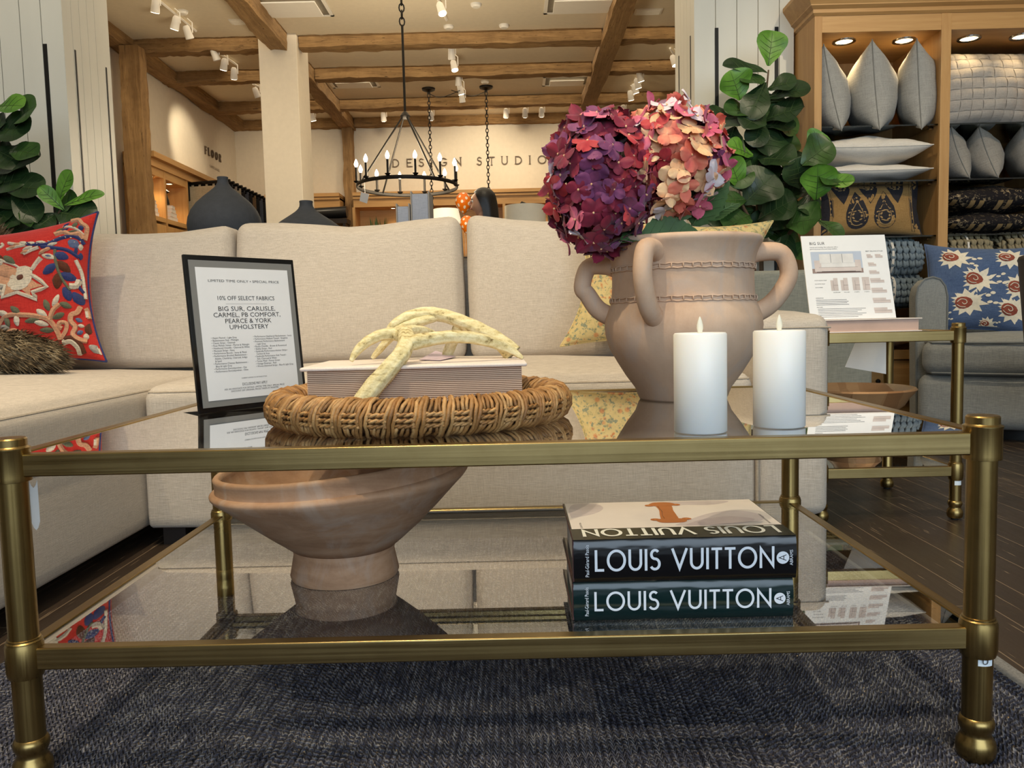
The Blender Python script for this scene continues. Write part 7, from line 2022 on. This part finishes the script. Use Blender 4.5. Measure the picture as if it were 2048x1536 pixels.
# grassy plant near the post
gp = P(755, 445, 9.5)
o = thing('grass_plant', 'small spiky green plant behind the sofa near the rear post', 'plant', (gp.x, 9.5, 0))
MB().lathe([(0.15, 0), (0.15, 1.40), (0.0001, 1.40)], (gp.x, 9.5, 0), 24).build('pedestal', M_whitem, o)
MB().lathe([(0.08, 1.40), (0.11, 1.55), (0.10, 1.56), (0.0001, 1.54)], (gp.x, 9.5, 0), 20).build('pot', M_char, o)
m = MB(); rnd = random.Random(2)
for k in range(46):
    a = rnd.uniform(0, 6.28); L = rnd.uniform(0.2, 0.34); sp_ = rnd.uniform(0.1, 0.8)
    b = Vector((gp.x + 0.03 * cos(a), 9.5 + 0.03 * sin(a), 1.54))
    leaf(m, b, b + Vector((L * sp_ * cos(a), L * sp_ * sin(a), L)), 0.022, (cos(a), sin(a), 0.3), 'lance', 0.25, 0.2, 5)
m.build('foliage', M_fig[1], o, smooth=180, weld=False)

# ------------------------------------------------------------------ lamps at the back
sa, sb = P(1008, 420, 5.0), P(1092, 420, 5.0)
st, sb_ = P(1050, 412, 5.0).z, P(1050, 446, 5.0).z
cx_ = (sa.x + sb.x) / 2; rr = (sb.x - sa.x) / 2
o = thing('floor_lamp', 'floor lamp with a wide cream drum shade left of the burgundy flowers', 'lamp', (cx_, 5.0, 0))
MB().lathe([(rr, st - 0.2), (rr * 0.97, st), (rr * 0.96, st), (rr * 0.99, st - 0.2)], (cx_, 5, 0), 40).build('lamp_shade', M_shade, o, smooth=40)
MB().tube([(cx_, 5, 0.02), (cx_, 5, st - 0.05)], 0.01, 8).tube([(cx_ - rr * 0.96, 5, st - 0.06), (cx_ + rr * 0.96, 5, st - 0.06)], 0.004, 6).build('pole', M_iron, o)
MB().lathe([(0.13, 0.0), (0.13, 0.015), (0.015, 0.03)], (cx_, 5, 0), 24).build('base', M_iron, o)
wp_ = P(892, 432, 9.0)
o = thing('table_lamp', 'glowing white lamp shade low behind the blue-grey books', 'lamp', (wp_.x, 9.0, 0))
MB().lathe([(0.19, wp_.z - 0.10), (0.15, wp_.z + 0.08), (0.0001, wp_.z + 0.085)], (wp_.x, 9, 0), 28).build('lamp_shade', glow('lit_shade', (1.0, 0.84, 0.58), 0.5), o)
MB().lathe([(0.1, 1.2), (0.06, 1.25), (0.08, 1.35), (0.03, 1.5), (0.015, wp_.z - 0.05)], (wp_.x, 9, 0), 20).build('base', M_whitem, o)
MB().box((wp_.x - 0.3, 8.75, 1.17), (wp_.x + 0.3, 9.25, 1.2)).box((wp_.x - 0.28, 8.78, 0), (wp_.x - 0.24, 9.22, 1.17)).box((wp_.x + 0.24, 8.78, 0), (wp_.x + 0.28, 9.22, 1.17)).build('stand', M_woodleg, o)
# swing-arm desk lamp glimpsed above the drum shade
a_, b_ = P(1048, 410, 7.5), P(1078, 416, 7.5)
o = thing('swing_lamp', 'thin black swing-arm lamp just above the cream drum shade', 'lamp', (b_.x + 0.1, 7.5, 0))
MB().tube([a_, (a_ + b_) / 2 + Vector((0, 0, 0.006)), b_ + Vector((0.1, 0, -0.02))], 0.011, 6).build('arm', M_iron, o)
MB().tube([a_ + Vector((-0.03, 0, 0.03)), a_ + Vector((0.01, 0, -0.01))], [0.012, 0.035], 10).build('lamp_head', M_iron, o)
MB().tube([(b_.x + 0.1, 7.5, b_.z - 0.02), (b_.x + 0.1, 7.5, 0.02)], 0.01, 8).lathe([(0.12, 0), (0.12, 0.02), (0.01, 0.03)], (b_.x + 0.1, 7.5, 0), 20).build('pole', M_iron, o)

# ------------------------------------------------------------------ balloons
M_or = N('orange_balloon'); M_or.base(rgb(236, 120, 16)); M_or.set(0.25, 0, 0.5); M_or = M_or.m
M_dot = plain('white_dot', (240, 226, 200), 0.3, bump=0)
def balloon(label, px, py, Yb, r):
    c = P(px, py, Yb)
    t = thing('balloon', label, 'balloon', (c.x, Yb, c.z), group='orange polka-dot balloons')
    def bp_(d, k=1.0):
        s = 1.18 if d.z > 0 else 1.18 + 0.22 * (-d.z) ** 2
        w = 1.0 if d.z > 0 else 1 - 0.30 * (-d.z) ** 2
        return Vector((d.x * r * w * k, d.y * r * w * k, d.z * r * s * k))
    m = MB(); m.grid(lambda u, v: bp_(Vector((cos(2 * pi * u) * sin(pi * v), sin(2 * pi * u) * sin(pi * v), -cos(pi * v)))), 28, 20, True, False)
    m.lathe([(0.002, -1.36 * r), (0.008, -1.50 * r), (0.0001, -1.48 * r)], (0, 0, 0), 10); m.build('skin', M_or, t, local=True, smooth=180)
    m = MB()
    for i in range(30):
        z = 1 - 2 * (i + 0.5) / 30; az = i * 2.39996; d = Vector((sqrt(1 - z * z) * cos(az), sqrt(1 - z * z) * sin(az), z)); a = d.orthogonal().normalized(); b = d.cross(a)
        ring_ = [bp_((d + (a * cos(2 * pi * j / 10) + b * sin(2 * pi * j / 10)) * 0.17).normalized(), 1.006) for j in range(10)]
        m.add(ring_ + [bp_(d, 1.012)], [(j, (j + 1) % 10, 10) for j in range(10)])
    m.build('dots', M_dot, t, local=True, smooth=180)
    MB().tube([Vector((0, 0, -1.48 * r)), Vector((0.02, 0, -c.z * 0.5)), Vector((0, 0, -c.z + 0.01))], 0.0018, 4).build('string', M_lin2, t, local=True)
balloon('orange balloon with white dots floating beside the dark-haired person', 927, 404, 8.5, 0.094)
balloon('orange balloon with white dots showing in the gap between sofa cushions', 934, 448, 8.2, 0.08)

# ------------------------------------------------------------------ person in the rear room
HX = P(966, 400, 5.6).x; HT = P(966, 379, 5.6).z
M_skin = plain('skin', (206, 156, 126), 0.55, var=0.03, bump=0.03)
M_hair = plain('black_hair', (20, 17, 17), 0.45, var=0.2, vscale=20, bump=0.4, bscale=120, stretch=(1, 1, 0.15))
M_top = fabric('dark_jumper', (62, 60, 66), (44, 42, 48), 0.5, 0.3); M_trouser = fabric('dark_trousers', (40, 42, 52), (28, 30, 38), 0.5, 0.3)
pr_ = thing('person', 'person with long black hair standing in the rear room, facing left', 'person', (HX, 5.6, 0))
K = HT / 1.66
def skin_body(name, joints, edges, mat, parent, root=0, sub=2, extra=None):
    me = bpy.data.meshes.new(name)
    me.from_pydata([(HX + x * K, 5.6 + y * K, z * K) for x, y, z, r, *_ in joints], edges, [])
    ob = bpy.data.objects.new(name, me); COL.objects.link(ob); ob.parent = parent
    # parent sits at the feet: shift into its frame
    for v in me.vertices: v.co -= Vector((HX, 5.6, 0))
    sk = ob.modifiers.new('skin', 'SKIN'); sk.use_smooth_shade = True
    for i, j in enumerate(joints):
        me.skin_vertices[0].data[i].radius = (j[3] * K, (j[4] if len(j) > 4 else j[3]) * K)
    me.skin_vertices[0].data[root].use_root = True
    ss = ob.modifiers.new('subd', 'SUBSURF'); ss.levels = sub; ss.render_levels = sub
    dg = bpy.context.evaluated_depsgraph_get(); dg.update()
    m2 = bpy.data.meshes.new_from_object(ob.evaluated_get(dg)); bpy.data.objects.remove(ob)
    if extra is not None:
        bm = bmesh.new(); bm.from_mesh(m2)
        vv = [bm.verts.new((x - HX, y - 5.6, z)) for x, y, z in extra.v]
        for f in extra.f:
            if len(set(f)) >= 3:
                try: bm.faces.new([vv[i] for i in f])
                except ValueError: pass
        bmesh.ops.remove_doubles(bm, verts=bm.verts, dist=1e-5)
        bm.to_mesh(m2); bm.free()
    m2.materials.clear(); m2.materials.append(mat)
    for p in m2.polygons: p.use_smooth = True; p.material_index = 0
    o2 = bpy.data.objects.new(name, m2); COL.objects.link(o2); o2.parent = parent; ORG[o2.name] = (HX, 5.6, 0)
    return o2
# facing -x: shoulders spread along y
J = [(0, 0, 0.95, 0.075, 0.10), (0.0, 0, 1.12, 0.065, 0.085), (0.01, 0, 1.27, 0.07, 0.105), (0.02, 0, 1.37, 0.06, 0.085), (0.005, 0, 1.43, 0.048), (-0.005, 0, 1.50, 0.052), (-0.01, 0, 1.555, 0.078, 0.070), (0.0, 0, 1.60, 0.072, 0.064),
     (0.02, 0.17, 1.335, 0.034), (0.05, 0.215, 1.10, 0.03), (-0.03, 0.20, 0.88, 0.026), (0.02, -0.17, 1.335, 0.034), (0.05, -0.215, 1.10, 0.03), (-0.06, -0.20, 0.88, 0.026),
     (0, 0.09, 0.86, 0.085), (-0.01, 0.10, 0.48, 0.055), (0.03, 0.10, 0.08, 0.036), (-0.12, 0.11, 0.03, 0.026), (0, -0.09, 0.86, 0.085), (-0.01, -0.10, 0.48, 0.055), (0.03, -0.10, 0.08, 0.036), (-0.12, -0.11, 0.03, 0.026)]
Ed = [(0, 1), (1, 2), (2, 3), (3, 4), (4, 5), (5, 6), (6, 7), (3, 8), (8, 9), (9, 10), (3, 11), (11, 12), (12, 13), (0, 14), (14, 15), (15, 16), (16, 17), (0, 18), (18, 19), (19, 20), (20, 21)]
def head_pt(u, v):
    a = 2 * pi * u; e = pi * (v - 0.5); z = sin(e); r = cos(e)
    fx_ = -cos(a)                      # -1 at the face
    jaw = max(0.0, -z)
    x = 0.092 * r * fx_ * (1 - 0.10 * jaw) - 0.016 * jaw * (1 if fx_ < 0 else 0.2) - (0.006 if fx_ < 0 else 0)
    y = 0.073 * r * sin(a) * (1 - 0.30 * jaw * jaw)
    # brow, nose bridge, mouth and chin relief along the mid line
    mid = max(0.0, -fx_) ** 6
    x += mid * (0.006 * cos((z - 0.05) * 9) + 0.006 * (z < -0.62))
    return (HX + x * K, 5.6 + y * K, (1.553 + 0.112 * z) * K)
hm = MB(); hm.grid(head_pt, 36, 28, True, False)
skin_body('body', J, Ed, M_skin, pr_, extra=hm)
Jt = [(0, 0, 0.81, 0.14, 0.18), (0.0, 0, 1.12, 0.108, 0.138), (0.01, 0, 1.27, 0.118, 0.162), (0.02, 0, 1.365, 0.094, 0.13), (0.012, 0, 1.405, 0.062), (0.02, 0.175, 1.345, 0.066), (0.05, 0.215, 1.10, 0.05), (-0.02, 0.203, 0.93, 0.040), (0.02, -0.175, 1.345, 0.066), (0.05, -0.215, 1.10, 0.05), (-0.045, -0.203, 0.93, 0.040)]
skin_body('jumper', Jt, [(0, 1), (1, 2), (2, 3), (3, 4), (3, 5), (5, 6), (6, 7), (3, 8), (8, 9), (9, 10)], M_top, pr_)
Jl = [(0, 0, 0.95, 0.105, 0.13), (0, 0.085, 0.80, 0.092), (-0.01, 0.10, 0.48, 0.068), (0.03, 0.10, 0.10, 0.056), (0, -0.085, 0.80, 0.092), (-0.01, -0.10, 0.48, 0.068), (0.03, -0.10, 0.10, 0.056), (0, 0, 1.05, 0.08, 0.105)]
skin_body('trousers', Jl, [(0, 1), (1, 2), (2, 3), (0, 4), (4, 5), (5, 6), (0, 7)], M_trouser, pr_)
def W(x, y, z): return (HX + x * K, 5.6 + y * K, z * K)
# face: nose, lips, chin, eyes, ears
m = MB()
m.tube([W(-0.096, 0, 1.578), W(-0.108, 0, 1.552), W(-0.112, 0, 1.540)], [0.006, 0.009, 0.009], 8); m.ball(W(-0.104, 0, 1.537), 0.011, 8, 6)

for s in (-1, 1): m.ball(W(0.0, 0.074 * s, 1.545), (0.02, 0.008, 0.03), 8, 6)
m.build('face_features', M_skin, pr_, smooth=180)
m = MB(); m.ball(W(-0.095, 0, 1.507), (0.010, 0.021, 0.0055), 10, 6); m.build('lips', plain('lip', (176, 96, 90), 0.5, bump=0), pr_)
for s in (-1, 1):
    e = MB().ball(W(-0.083, 0.031 * s, 1.562), 0.0105, 10, 8).build('eye', M_whitem, pr_)
    MB().ball(W(-0.0905, 0.031 * s, 1.562), 0.005, 8, 6).build('iris', M_dark, e)
    MB().tube([W(-0.097, 0.014 * s, 1.580), W(-0.092, 0.03 * s, 1.584), W(-0.082, 0.045 * s, 1.579)], 0.0035, 5).build('eyebrow', M_hair, pr_)
# long hair: cap plus a fall down the back and sides
m = MB()
def hr(u, v):
    am = 179 - 47 * min(1, max(0, (v - 0.20) / 0.08)) - 36 * min(1, max(0, (v - 0.28) / 0.24))
    a = radians(-am + 2 * am * u)          # 0 = back (+x)
    if v < 0.4:
        t = v / 0.4; el_ = pi / 2 * (1 - t); r = cos(el_); z = 1.57 + 0.108 * sin(el_)
        return W(0.006 + 0.106 * r * cos(a), 0.090 * r * sin(a), z)
    t = (v - 0.4) / 0.6
    z = 1.57 - 0.44 * t; f = 1 + 0.16 * t - 0.05 * sin(pi * t)
    return W(0.006 + (0.106 * f + 0.03 * t) * cos(a) + 0.006 * sin(14 * u + 5 * t), 0.090 * f * sin(a) + 0.004 * sin(20 * u), z)
m.grid(hr, 30, 18)
def hr2(u, v): p = hr(u, v); c = Vector(W(0.0, 0, p[2] / K)); q = c + (Vector(p) - c) * 0.95; return tuple(q)
m.grid(hr2, 30, 18, flip=True)
m.build('hair', M_hair, pr_, smooth=180)
# hands
for s in (-1, 1):
    m = MB(); hx, hy, hz = (-0.035, 0.20 * s, 0.86) if s > 0 else (-0.065, -0.20, 0.86)
    m.ball(W(hx, hy, hz - 0.035), (0.032, 0.014, 0.045), 10, 8)
    for k in range(4):
        dx = -0.024 + 0.016 * k; L = (0.055, 0.065, 0.068, 0.06)[k]
        m.tube([W(hx + dx, hy, hz - 0.07), W(hx + dx * 1.05, hy - 0.004 * s, hz - 0.07 - L * 0.55), W(hx + dx * 1.0, hy - 0.014 * s, hz - 0.07 - L)], [0.0085, 0.008, 0.0055], 7)
    m.tube([W(hx - 0.028, hy, hz - 0.02), W(hx - 0.048, hy - 0.006 * s, hz - 0.045), W(hx - 0.052, hy - 0.01 * s, hz - 0.072)], [0.01, 0.009, 0.006], 7)
    m.build('hand', M_skin, pr_, smooth=180)
for s in (-1, 1):
    m = MB(); m.rbox(W(-0.19, 0.105 * s - 0.045, 0.0), W(0.075, 0.105 * s + 0.045, 0.085), 0.035, 6); m.build('shoe', M_black, pr_, smooth=60)
